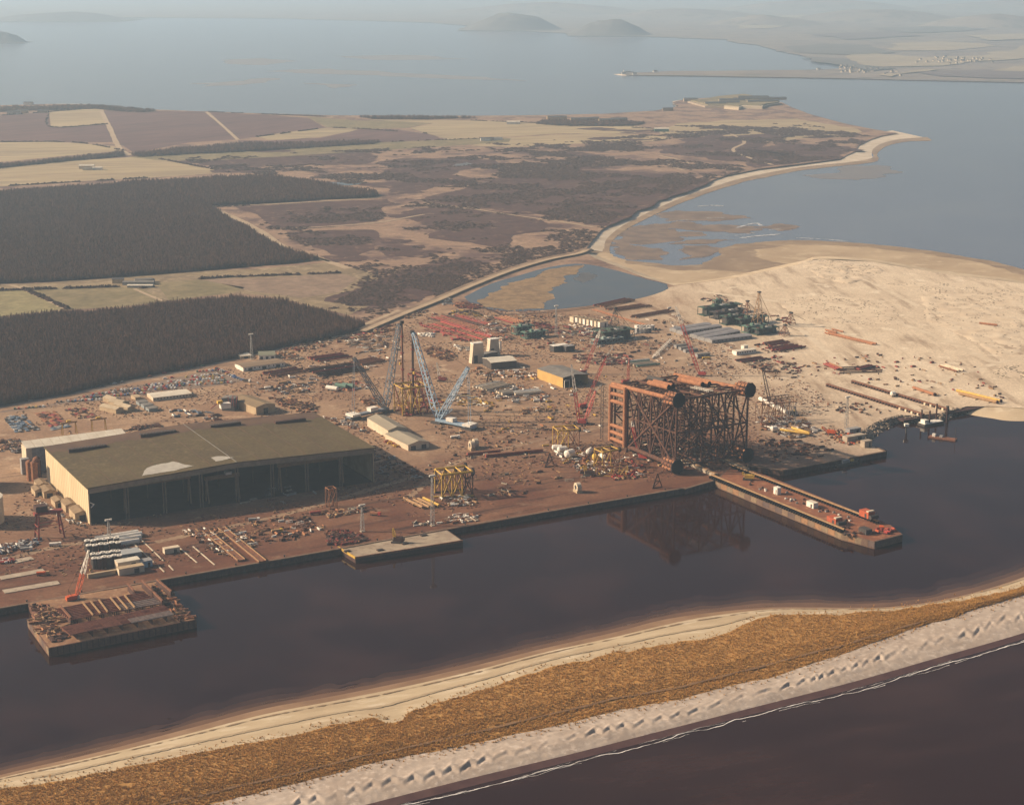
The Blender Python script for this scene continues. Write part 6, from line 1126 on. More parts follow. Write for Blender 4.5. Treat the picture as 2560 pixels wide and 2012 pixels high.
# ================================================================== VEHICLES AND STORES
def lorry(label, k, x, y, rz, cab, bed, grp=None, L=9):
    t = empty('lorry', g(k, x, y), rz); tag(t, label, 'lorry', grp); MB().box(L * .5 - 2.2, L * .5, -1.2, 1.2, .7, 3.1).build('cab', cab, t); MB().box(-L * .5, L * .5 - 2.5, -1.25, 1.25, 1.1, 1.4).build('chassis', DGR, t); MB().box(-L * .5, L * .5 - 2.6, -1.2, 1.2, 1.4, 2.9).build('load_body', bed, t); MB().box(L * .5 - .05, L * .5 + .05, -1.0, 1.0, 1.9, 2.8).build('windscreen', GLASS, t)
    for wx in (-L * .4, -L * .25, L * .38):
        for wy in (-1.1, 1.1): b = MB(); b.tube((wx, wy - .15, .5), (wx, wy + .15, .5), .5, 8); b.build('wheel', RUB, t)
    return t
for i, (k, x, y, rz, cb, bd, lab) in enumerate([(2, 585, 755, .4, DGR, WHT, 'white bodied lorry in the trailer park behind the great shed'), (2, 650, 770, .5, WHT, DGR, 'dark bodied lorry with white cab in the trailer park'), (2, 700, 715, .4, TIM, TIM, 'brown lorry at the head of the trailer park'), (2, 900, 780, .5, REDD, GRY, 'grey bodied lorry with red cab in the trailer park'), (6, 225, 600, .3, WHT, GRY, 'white cab lorry at the left of the yard'),
        (3, 470, 1345, .3, WHT, WHT, 'white lorry beside the pale workshops'), (7, 120, 690, .2, WHT, GRY, 'grey covered lorry in front of the great shed'), (7, 315, 785, .4, YEL, TIM, 'yellow cabbed lorry on the open quay'), (7, 640, 632, .3, REDD, REDD, 'red lorry at the shadow edge of the great shed'), (7, 1150, 640, -.3, REDP, RUSTO, 'orange-red lorry near the scrap heap on the quay'), (4, 1240, 165, .2, YEL, YEL, 'yellow lorry on the tan ground behind the jacket'), (3, 1170, 1035, .2, REDD, WHT, 'white bodied lorry beside the stores'), (6, 365, 808, .2, TIM, ORG, 'orange loader beside the concrete strips'), (2, 400, 695, -.4, WHT, DGR, 'dark lorry with white box near the end of the car park'), (6, 470, 560, .2, WHT, WHT, 'white van by the red-brown portal')]): lorry(lab, k, x, y, rz, cb, bd)
def tank(label, k, x, y, rz, L, r, m, grp=None):
    t = empty('storage_tank', g(k, x, y), rz); tag(t, label, 'tank', grp); b = MB(); b.tube((-L / 2, 0, r + .8), (L / 2, 0, r + .8), r, 12); b.build('drum', m, t); b = MB(); b.tube((L / 2, 0, r + .8), (L / 2 + r * .4, 0, r + .8), r, 12, r * .4); b.tube((-L / 2 - r * .4, 0, r + .8), (-L / 2, 0, r + .8), r * .4, 12, r); b.build('dished_end', m, t)
    for x_ in (-L * .3, L * .3): MB().box(x_ - .3, x_ + .3, -r * .8, r * .8, 0, 1.1).build('saddle', DGR, t)
for x, y, m, lab in ((1122, 770, WHT, 'white cylindrical tank in the row of three tanks'), (1198, 750, LGRN, 'green cylindrical tank between the white and the outer green tank'), (1258, 748, LGRN, 'outer green cylindrical tank in the row of three tanks')): tank(lab, 2, x, y, QA + 2.1, 14, 2.3, m)
for i, (x, y, m) in enumerate([(1335, 1450, WHT), (1378, 1465, WHT), (1440, 1510, WHT), (1610, 1480, WHT), (1655, 1535, YEL), (1720, 1530, WHT)]): tank(['white drum nearest the yellow frame corner', 'second white drum under the yellow frame', 'big white drum in front of the yellow frame', 'white drum between the two yellow frames', 'yellow drum beside the small yellow frame', 'white drum behind the small yellow frame'][i], 3, x, y, .4 * i, 8, 2.6 if i != 2 else 3.6, m)
tank('white spherical-ended tank on the skid beams by the sand', 5, 1128, 480, .3, 4, 2.4, WHT); tank('white tank beside the yellow pipes on the shaded quay', 5, 120, 780, .3, 5, 2.6, WHT)
# concrete-coloured bottle: black piles with white caps
for i in range(24):
    r_, c_ = divmod(i, 6) if i < 12 else divmod(i - 12, 6); x = (745 + c_ * 48 + r_ * 14 + (i % 3) * 4) if i < 12 else (795 + c_ * 42 + r_ * 12); y = (600 + r_ * 40 - c_ * 6 + (i % 2) * 5) if i < 12 else (715 + r_ * 36 - c_ * 6 + (i % 2) * 5)
    t = empty('pile_section', g(6, x, y)); tag(t, 'upright dark pile can with white rim in the %s stand by the light mast' % ('rear' if i < 12 else 'front'), 'pile can', 'pile cans in the %s stand' % ('rear' if i < 12 else 'front')); b = MB(); b.tube((0, 0, 0), (0, 0, 8), 2.1, 12); b.build('barrel', RUSTD if i % 3 else DGR, t); b = MB(); b.tube((0, 0, 8), (0, 0, 8.8), 2.25, 12); b.build('rim', WHT, t); b = MB(); b.tube((0, 0, 8.8), (0, 0, 8.85), .9, 12); b.build('bore', BLK, t)
for i, (x, y, L, m) in enumerate([(840, 520, 34, WHT), (870, 535, 34, WHT), (905, 555, 30, WHT), (930, 580, 26, WHT)]):
    p = g(6, x - 30, y); t = empty('white_pipe', p, QA); tag(t, 'white coated pipe in the stack behind the pile cans', 'pipe', 'white pipes behind the pile cans'); b = MB(); b.tube((0, 0, 2.2), (L, 0, 2.2), 2.1, 10); b.build('barrel', m, t); MB().box(3, 4, -2, 2, 0, .6).box(L - 4, L - 3, -2, 2, 0, .6).build('bearer', TIM, t)
deckbox('site_cabin', 'white walled cabin beside the front pile cans', 'cabin', 6, 1085, 745, LAND, 17, 8, 6.5, WALLW, QA, WROOF); deckbox('site_cabin', 'lower white cabin in front of the pile cans', 'cabin', 6, 1110, 785, LAND, 19, 6, 5, WALLW, QA, WALLT); deckbox('site_cabin', 'small blue-grey cabin right of the pile cans', 'cabin', 6, 1235, 730, LAND, 9, 7, 5, BLUE, QA, GRY); deckbox('canvas_store', 'grey-blue covered store between the pile can stands', 'store', 6, 1040, 655, LAND, 26, 12, 4, mat('tarpaulin', (.30, .31, .31), rough=.8), QA); deckbox('site_cabin', 'pale cabin between the white ground beams', 'cabin', 6, 1455, 612, LAND, 12, 5, 4, WALLW, QA)
deckbox('yard_wall_block', 'low pale block wall in front of the pile cans', 'block', 6, 940, 800, LAND, 34, 2, 3, WALLT, QA)
def strip(name, lab, cat, k, a, c, w, h, m, z=LAND, grp=None, m2=None):
    p, q = g(k, *a, z), g(k, *c, z); t = empty(name, p, heading(p, q)); tag(t, lab, cat, grp); L = (q - p).length; MB().box(0, L, -w / 2, w / 2, .2, h).build('beam', m, t); n = max(2, int(L / 12)); me = MB().box(-.5, .5, -w * .45, w * .45, 0, .2).mesh('bearer', m2 or TIM)
    for i in range(n): o = bpy.data.objects.new('bearer', me); COL.objects.link(o); o.parent = t; o.location = (L * (i + .5) / n, 0, 0)
    return t
for a, c in (((1105, 515), (1305, 700)), ((1190, 500), (1388, 688)), ((1530, 582), (1672, 703)), ((1638, 565), (1822, 722)), ((1350, 738), (1395, 782)), ((1432, 725), (1472, 768))): strip('ground_beam', 'narrow white ground beam laid across the earth right of the pile cans', 'ground beam', 6, a, c, 1.0, .5, WALLW, grp='white ground beams')
for a, c, lab in (((0, 835), (375, 768), 'pale concrete strip near the red-brown portal'), ((30, 950), (500, 870), 'pale concrete strip beside the cargo barge'), ((120, 695), (275, 662), 'short pale concrete strip at the left of the yard')): strip('concrete_strip', lab, 'concrete strip', 6, a, c, 8, .5, CONC)
for a, c, lab in (((1750, 445), (2050, 690), 'long timber skid beam with pale edge left of its twin'), ((1880, 415), (2230, 700), 'long timber skid beam with pale edge right of its twin')): t = strip('skid_beam', lab, 'skid beam', 6, a, c, 6, 1.3, RUST); L = (g(6, *c) - g(6, *a)).length; MB().box(0, L, -3.1, -2.5, 1.3, 1.9).build('edge_timber', TIM, t); MB().box(0, L, 2.5, 3.1, 1.3, 1.9).build('edge_timber', TIM, t)
for a, c, n, lab in (((565, 390), (1390, 650), 34, 'near long rusty skid track on bents leading down to the jetty'), ((780, 362), (1600, 605), 34, 'far long rusty skid track on bents leading down to the jetty')):
    p, q = g(5, *a), g(5, *c); t = empty('skid_track', p, heading(p, q)); tag(t, lab, 'skid track'); L = (q - p).length; MB().box(0, L, -1.4, 1.4, 2.3, 3.0).build('girder', RUST, t); me = MB().box(-1, 1, -2.2, 2.2, 0, 2.3).mesh('bent', RUSTD); me2 = MB().box(-1.2, 1.2, -2.4, 2.4, 0, 2.3).mesh('bent', WALLW)
    for i in range(n): o = bpy.data.objects.new('bent', me if i < n * .72 or i % 2 else me2); COL.objects.link(o); o.parent = t; o.location = (L * (i + .5) / n, 0, 0)
# jetty pontoon with spud piles
pc = g(5, 1450, 715, 0); t = empty('jack_up_pontoon', pc, QA); tag(t, 'white pontoon rig with tall dark spud piles at the jetty', 'pontoon'); MB().box(-13, 13, -5, 5, -.5, 2.2).build('hull', DGR, t); MB().box(-12, 12, -4.5, 4.5, 2.2, 3).build('deck', WHT, t); MB().box(-11, -6, -3, 3, 3, 6).build('deckhouse', WHT, t)
for x, y in ((-5, -3), (10, 3.5), (-9, 4)): b = MB(); b.tube((x, y, -2), (x, y, 19 if x > 0 else 15), .9, 8); b.build('spud_pile', RUSTD, t)
pc = g(5, 1585, 700, 0); t = empty('dolphin_pile', pc); tag(t, 'single dark mooring pile standing right of the jetty pontoon', 'pile'); b = MB(); b.tube((0, 0, -2), (0, 0, 16), 1.3, 8); b.build('shaft', RUSTD, t); b = MB(); b.tube((0, 0, 16), (0, 0, 17), 1.6, 8); b.build('cap', DGR, t)
t = empty('jetty_platform', g(5, 1330, 690, 0), QA); tag(t, 'low dark jetty platform at the foot of the skid tracks', 'jetty'); MB().box(-20, 95, -3, 9, 2.5, 4.2).build('deck', RUSTD, t)
for i in range(10): b = MB(); b.tube((-18 + i * 12, -2, -2), (-18 + i * 12, -2, 2.5), .7, 6); b.build('pile', DGR, t)
pc = g(5, 1550, 838, 0); t = empty('work_float', pc, heading(g(5, 1440, 815, 0), g(5, 1665, 845, 0))); tag(t, 'small brown work float moored off the jetty', 'float'); MB().box(-13, 13, -3.5, 3.5, -.4, 1.4).build('hull', RUST, t); MB().box(-10, -7, -1.5, 1.5, 1.4, 4).build('cabin', WHT, t); MB().box(-3, 0, -1.5, 1.5, 1.4, 3.2).build('winch', GRY, t); b = MB(); b.tube((12, 0, 1.4), (12, 0, 13), .25, 5); b.build('mast', DGR, t)
t = empty('channel_marker', g(5, 1240, 790, 0)); tag(t, 'white topped marker post in the basin water', 'marker'); b = MB(); b.tube((0, 0, -1), (0, 0, 7), .9, 8); b.build('post', DGR, t); MB().box(-2, 2, -2, 2, 7, 9.5).build('top_box', WHT, t)
t = empty('work_boat', g(5, 735, 1055, 0), QA); tag(t, 'small dark work boat tied to the shaded quay', 'boat'); b = MB(); b.add([(-13, -3, 0), (9, -3, 0), (14, 0, 0), (9, 3, 0), (-13, 3, 0), (-13.5, -3.4, 2), (9.5, -3.4, 2.2), (15, 0, 2.8), (9.5, 3.4, 2.2), (-13.5, 3.4, 2)], [(0, 1, 6, 5), (1, 2, 7, 6), (2, 3, 8, 7), (3, 4, 9, 8), (4, 0, 5, 9), (5, 6, 7, 8, 9)]); b.build('hull', DGR, t); MB().box(-6, 2, -2, 2, 2, 5).build('wheelhouse', GRY, t); MB().box(4, 8, -1, 1, 2, 4).build('winch', YEL, t); b = MB(); b.tube((0, 0, 5), (0, 0, 11), .2, 5); b.build('mast', GRY, t)
# yellow pipes on the sand, quay odds
for a, c, m, lab in ((( 1670, 440), (2040, 530), YEL, 'upper of two long yellow pipes lying on the sand'), ((1690, 465), (2010, 540), TIM, 'lower rusty-yellow pipe lying beside the yellow one on the sand'), ((1300, 415), (1480, 475), RUSTO, 'single orange-brown pipe on the sand left of the yellow ones')):
    p, q = g(5, *a), g(5, *c); t = empty('long_pipe', p, heading(p, q)); tag(t, lab, 'pipe'); L = (q - p).length; b = MB(); b.tube((0, 0, 1.8), (L, 0, 1.8), 1.5, 10); b.build('barrel', m, t); [MB().box(x, x + 1, -4.5, 4.5, 0, .5).build('bearer', RUSTD, t) for x in (L * .15, L * .5, L * .85)]
    b = MB(); b.tube((L, 0, 1.8), (L + 1.2, 0, 1.8), 1.9, 10); b.build('end_flange', RUSTD, t)
for a, c, m, lab in (((0, 520), (230, 640), WHT, 'long white wrapped pipe beside the scaffold by the jacket'), ((170, 785), (420, 820), YEL, 'yellow pipe on the shaded quay'), ((270, 770), (415, 815), YEL, 'short yellow pipe beside the other on the shaded quay')):
    p, q = g(5, *a), g(5, *c); t = empty('long_pipe', p, heading(p, q)); tag(t, lab, 'pipe'); L = (q - p).length; b = MB(); b.tube((0, 0, 3), (L, 0, 3), 2.2 if m is WHT else 1.3, 10); b.build('barrel', m, t); [MB().box(x, x + 1, -2, 2, 0, 1.6).build('saddle', RUSTD, t) for x in (L * .2, L * .7)]
deckbox('concrete_block', 'pale concrete block building at the quay end by the boulders', 'block', 5, 795, 850, LAND, 22, 7, 5, CONC, QA); deckbox('concrete_block', 'small pale block hut at the tip of the shaded quay', 'block', 5, 900, 905, LAND, 9, 6, 6, CONC, QA); deckbox('site_cabin', 'dark cabin behind the pale block at the quay end', 'cabin', 5, 790, 790, LAND, 14, 6, 5, GRY, QA)
for lab, x, y, L in (('dark red girder on open ground near the pale workshops', 570, 1490, 32), ('long dark red girder on open ground right of its shorter twin', 725, 1505, 56)):
    t = empty('steel_girder', g(3, x, y), heading(g(3, x, y), g(3, x + 100, y - 10))); tag(t, lab, 'girder'); MB().box(0, L, -1.4, 1.4, .3, 2.6).build('web', REDD, t); MB().box(0, L, -1.8, 1.8, 2.6, 3.0).build('flange', RUST, t)
for k, x, y, lab in ((3, 610, 1440, 'pale rounded casting standing beside the red girder'), (3, 640, 1420, 'second pale rounded casting behind the first'), (4, 150, 1290, 'pale rounded casting by the quay edge below the jacket')):
    t = empty('steel_casting', g(k, x, y), .4); tag(t, lab, 'casting'); b = MB(); b.tube((-2, 0, 4.5), (2, 0, 4.5), 4, 12); b.build('ring', WALLW, t); MB().box(-2.5, 2.5, -4, 4, 0, 2.2).build('plinth', WALLT, t); b = MB(); b.tube((-2.1, 0, 4.5), (2.1, 0, 4.5), 2, 10); b.build('bore', DGR, t)
# green modules and platform
def module(label, k, x, y, L, W, h, m, grp=None):
    t = empty('steel_module', g(k, x, y), QA + .0); tag(t, label, 'module', grp); MB().box(0, L, 0, W, h - .8, h).build('upper_deck', m, t); MB().box(0, L, 0, W, .4, 1).build('lower_deck', m, t); MB().box(L * .1, L * .9, W * .15, W * .85, 1, h - .8).build('plant_room', DGR, t); n = max(3, int(L / 7))
    for i in range(n + 1):
        for y_ in (.3, W - .3): b = MB(); b.tube((L * i / n * .98 + .3, y_, 0), (L * i / n * .98 + .3, y_, h), .4, 5); b.build('column', m, t)
    for i in range(n): b = MB(); b.tube((L * i / n, .2, 1), (L * (i + 1) / n, .2, h - 1), .3, 4); b.build('brace', m, t)
    for i in range(4): MB().box(L * (.1 + .2 * i), L * (.2 + .2 * i), W * .2, W * .6, h, h + 1 + i % 2 * 1.6).build('deck_skid', (RUSTD, m, GRY, DGR)[i], t)
for x, y, L, W, h, m, lab in ((1650, 850, 62, 14, 11, GRN, 'long dark green module at the rear of the module row'), (1715, 868, 52, 14, 9, DGR, 'charcoal module between the green modules'), (1770, 900, 30, 14, 11, GRN, 'green module with tall frame bays'), (1845, 905, 46, 16, 9, GRN, 'wide green module under the derrick'), (1885, 945, 32, 12, 9, LGRN, 'sea-green module at the front of the module row'), (1940, 955, 34, 12, 8, GRN, 'dark green module at the right end of the front row'), (1715, 800, 12, 8, 9, LGRN, 'small sea-green module behind the module row')): module(lab, 'B', x, y, L, W, h, m)
def derrick(label, k, x, y, h, m, z=LAND):
    t = empty('derrick', g(k, x, y, z), QA); tag(t, label, 'derrick'); b = MB(); lattice(b, (0, 0, 0), (0, 0, h), 9, 7, .35, .25, .2, 9); b.build('tower', m, t); b = MB(); b.tube((0, 0, h), (20, -4, 4), .3, 4); b.tube((0, 0, h), (-9, 3, 2), .3, 4); b.build('stay', m, t); MB().box(-2, 2, -2, 2, h, h + 1.5).build('crown_block', DGR, t)
derrick('buff derrick standing over the green modules', 'B', 1945, 900, 42, TIM); derrick('small brown derrick among the green modules', 'B', 1885, 870, 24, RUST); derrick('small red triangular derrick on the sand right of the modules', 'B', 2122, 892, 14, RUST); derrick('squat red frame derrick in front of the modules', 'B', 2090, 955, 13, RUST)
module('large green deck platform standing on columns near the lagoon', 3, 1720, 530, 46, 22, 12, GRN); derrick('dark derrick on the green deck platform', 3, 1825, 450, 30, DGR, LAND + 12)
module('pale blue-green pipe frame in front of the green deck platform', 3, 1660, 555, 40, 10, 6, mat('verdigris', (.22, .27, .25), rough=.8)); module('sea-green frame section among the pipe racks', 3, 985, 470, 26, 12, 10, LGRN); module('sea-green frame section with dark skids among the pipe racks', 3, 1065, 505, 32, 12, 8, LGRN)
deckbox('plant_shelter', 'dark shelter with white panels behind the paint shop', 'shelter', 3, 1350, 600, LAND, 20, 10, 7, DGR, QA, WHT); deckbox('plant_shelter', 'grey shelter with white door beside the dark one', 'shelter', 3, 1430, 605, LAND, 12, 9, 7, DGR, QA, GRY)
for i in range(8): deckbox('cream_module', 'cream box module in the row beside the green deck platform', 'module', 3, 1490 + i * 32, 355 + i * 6, LAND, 12, 9, 7, (WALLW, WHT)[i % 2], QA, WALLT, grp='cream modules by the platform')
for i in range(9): deckbox('white_drum_rack', 'white and grey rack in the row right of the green deck platform', 'rack', 3, 2020 + (i % 5) * 28, 425 + (i // 5) * 22, LAND, 7, 5, 6, (WHT, WHT, GRY)[i % 3], QA, WHT, grp='racks right of the platform')
# pipe racks
def rack(label, grp, k, a, c, n, wid, r, m, seg=1, layers=1, seed=0):
    """n separate pipe rows between the two survey points, laid side by side inland"""
    p, q = g(k, *a), g(k, *c); rz = heading(p, q); L = (q - p).length; nn = Vector((-math.sin(rz), math.cos(rz), 0)); rr_ = random.Random(seed)
    for i in range(n):
        mm = m if not isinstance(m, list) else rr_.choice(m); t = empty('pipe_row', p + nn * (wid * i / max(1, n - 1)) + Vector((math.cos(rz), math.sin(rz), 0)) * rr_.uniform(-.06, .06) * L, rz); tag(t, label if n == 1 else '%s from the water, %s' % (ORD[i], label), 'pipe row', grp)
        for l in range(layers):
            for j in range(seg): b = MB(); b.tube((L * j / seg + .2, 0, .5 + r + l * r * 1.8), (L * (j + 1) / seg - .2, 0, .5 + r + l * r * 1.8), r * rr_.uniform(.85, 1.1), 7); b.build('pipe', mm, t)
        MB().box(L * .1, L * .1 + .5, -r, r, 0, .5).box(L * .85, L * .85 + .5, -r, r, 0, .5).build('bearer', RUSTD, t)
rack('bright red row in the pipe rack by the plantation corner', 'red pipe rack', 3, (170, 385), (590, 520), 11, 52, .75, [REDP, REDD, REDD, RUST], 4, 1, 1)
rack('dark pipe row in the black pipe rack behind the red pipes', 'black pipe rack', 3, (235, 325), (520, 410), 10, 46, .7, [RUSTD, REDD, RUST], 4, 1, 2)
rack('thin red pipe row between the red rack and the lagoon', 'thin red pipes', 3, (800, 325), (960, 375), 4, 16, .9, [REDD, RUSTO], 2, 1, 3)
rack('pinkish pipe row on the sandy ground below the lagoon', 'pipe rows below the lagoon', 3, (1730, 235), (2000, 175), 4, 16, 1.0, [RUSTO, REDD, RUST], 3, 1, 4); rack('pinkish pipe row in the second bed below the lagoon', 'second pipe rows below the lagoon', 3, (1820, 270), (2130, 228), 4, 16, 1.0, [RUSTO, RUST], 3, 1, 5); rack('pipe row in the bed nearest the long huts', 'pipe rows near the huts', 'B', (1280, 862), (1490, 825), 4, 12, .9, [RUST, RUSTO], 2, 1, 6)
rack('long orange pipe behind the green deck platform', 'long orange pipes', 3, (1640, 260), (2100, 400), 2, 4, .7, RUSTO, 4, 1, 7)
rack('very long dark pipe in the black stack behind the three tanks', 'black pipe stack', 2, (1045, 660), (1440, 600), 6, 40, 1.2, [RUSTD, REDD, RUST], 2, 1, 8); rack('dark pipe in the stack beyond the tanks', 'second black pipe stack', 2, (1000, 530), (1290, 490), 5, 22, 1.2, [RUSTD, REDD], 2, 1, 9); rack('orange pipe in the short stack beyond the tanks', 'orange pipe stack', 2, (1370, 560), (1570, 520), 5, 18, 1.2, [RUSTO], 1, 1, 10)
rack('rusty beam in the rows beside the trailer park', 'rusty beam rows', 2, (630, 660), (920, 610), 6, 24, 1.0, [RUSTO, RUST, REDD], 4, 1, 11); rack('white pipe in the stores stack near the yellow shed', 'white stores pipes', 3, (735, 945), (935, 895), 6, 20, 1.2, [WHT, WALLW], 1, 1, 12); rack('white slab in the stores rows near the yellow shed', 'white stores slabs', 3, (980, 985), (1210, 962), 3, 12, 1.4, [WHT, WALLW], 1, 1, 13); rack('cream pipe in the short stores stack', 'cream stores pipes', 3, (860, 985), (960, 970), 3, 10, 1.8, [WALLW, TIM], 1, 1, 14)
rack('orange timber pipe in the quay stack near the yellow frame', 'quay timber stack', 7, (1425, 525), (1560, 590), 4, 14, 1.2, [TIM, RUSTO, YEL], 1, 1, 15); rack('thin red pipe lying out on the open sand', 'red pipes on the sand', 'C', (755, 815), (1100, 898), 2, 5, 1.1, RUSTO, 2, 1, 16); rack('short red pipe at the head of the sand pipes', 'short red pipes on the sand', 'C', (752, 792), (835, 812), 2, 10, 1.0, RUSTO, 1, 1, 17)
rack('rusty pipe row on the sand below the site office', 'pipe rows below the site office', 'C', (360, 905), (505, 880), 4, 14, 1.1, [REDD, RUST], 2, 1, 18); rack('rusty pipe row in the sand bed beside the dozer tracks', 'sand pipe bed', 'C', (430, 945), (620, 915), 6, 20, .9, [RUST, REDD, RUSTD], 3, 1, 19); rack('dark pipe row on the tan ground behind the jacket', 'tan ground pipe rows', 'C', (160, 1025), (350, 1000), 4, 14, .9, [RUSTD, REDD], 2, 1, 20); rack('dark pipe bundle row out on the sand', 'sand bundle', 'C', (1005, 1080), (1110, 1055), 4, 9, 1.2, [RUSTD, REDD], 1, 1, 21); rack('dark pipe row on the sand above the skid tracks', 'sand rows above the skid tracks', 'C', (860, 1100), (1170, 1090), 4, 26, .8, [RUSTD, RUST], 4, 1, 22); rack('red pipe at the sand hut edge', 'red sand pipes', 'C', (735, 1035), (830, 1075), 3, 8, 1.1, [RUSTO, REDD], 1, 1, 23); rack('pale pipe rack with dark end far out on the sand', 'far sand rack', 'C', (1560, 1050), (1690, 1090), 3, 9, 1.1, [WALLW, RUST], 1, 1, 24); rack('lone red pipe in the far dunes', 'dune pipe', 'C', (1855, 745), (1985, 760), 1, 0, 1.2, RUSTO, 1, 1, 25)
rack('white steel slab in the heap behind the jacket', 'white slab heap', 4, (640, 235), (840, 215), 5, 26, 1.2, [WHT, WALLW, LGRN], 1, 1, 26)

# plate store: grids of flat plates
def plates(label, grp, k, q4, nx, ny, cols, seed):
    a, b_, c_, d_ = [g(k, *p) for p in q4]; r = random.Random(seed); rz = heading(a, b_); L = (b_ - a).length / nx; W = (d_ - a).length / ny; mz = {}
    for j in range(ny):
        for i in range(nx):
            if r.random() < .16: continue
            p = a.lerp(b_, (i + .5) / nx).lerp(d_.lerp(c_, (i + .5) / nx), (j + .5) / ny); h = r.choice((.6, 1.0, 1.5)); m = r.choice(cols); key = (h, m)
            if key not in mz: mz[key] = (MB().box(-L * .45, L * .45, -W * .38, W * .38, .25, h).mesh('plate_pack', COLS[m]), MB().box(-L * .3, -L * .25, -W * .36, W * .36, 0, .25).box(L * .25, L * .3, -W * .36, W * .36, 0, .25).mesh('bearer', TIM))
            t = empty('plate_stack', p + Vector((r.uniform(-.5, .5), r.uniform(-.5, .5), 0)), rz + r.gauss(0, .06)); tag(t, label, 'plate stack', grp)
            for n_, me in zip(('plate_pack', 'bearer'), mz[key]): o = bpy.data.objects.new(n_, me); COL.objects.link(o); o.parent = t
plates('grey-blue steel plate stack in the left block of the plate store', 'grey plate store', 1, [(130, 790), (345, 765), (200, 640), (20, 655)], 7, 9, ['dblue', 'gry', 'dblue', 'dgr'], 2)
plates('rusty steel plate stack in the middle block of the plate store', 'rusty plate store', 1, [(430, 745), (570, 715), (470, 602), (292, 622)], 6, 8, ['rust', 'redd', 'rusto', 'rustd'], 3)
plates('grey-blue plate stack along the front of the rusty plates', 'grey plates in front of the rusty store', 1, [(430, 772), (590, 738), (575, 722), (432, 748)], 6, 2, ['dblue', 'gry'], 4)
plates('dark plate stack in the right block of the plate store', 'dark plate store', 1, [(660, 672), (830, 655), (700, 575), (540, 592)], 6, 6, ['rustd', 'rust', 'tim', 'redd'], 5)
for x, y, lab in ((590, 800, 'yellow gantry behind the annex near the rusty plates'), (840, 770, 'yellow gantry behind the annex near the dark plates')):
    t = empty('stockyard_gantry', g(1, x, y), QA); tag(t, lab, 'gantry')
    for sx0 in (-9, 9):
        for sy0 in (-4, 4): b = MB(); b.tube((sx0 * .75, sy0 * .7, 0), (sx0 * .7, sy0 * .25, 11), .4, 5); b.build('leg', YEL, t)
    MB().box(-8, 8, -.8, .8, 11, 12.5).build('bridge', TIM, t); MB().box(-2, 2, -1.2, 1.2, 12.5, 14).build('trolley', YEL, t)

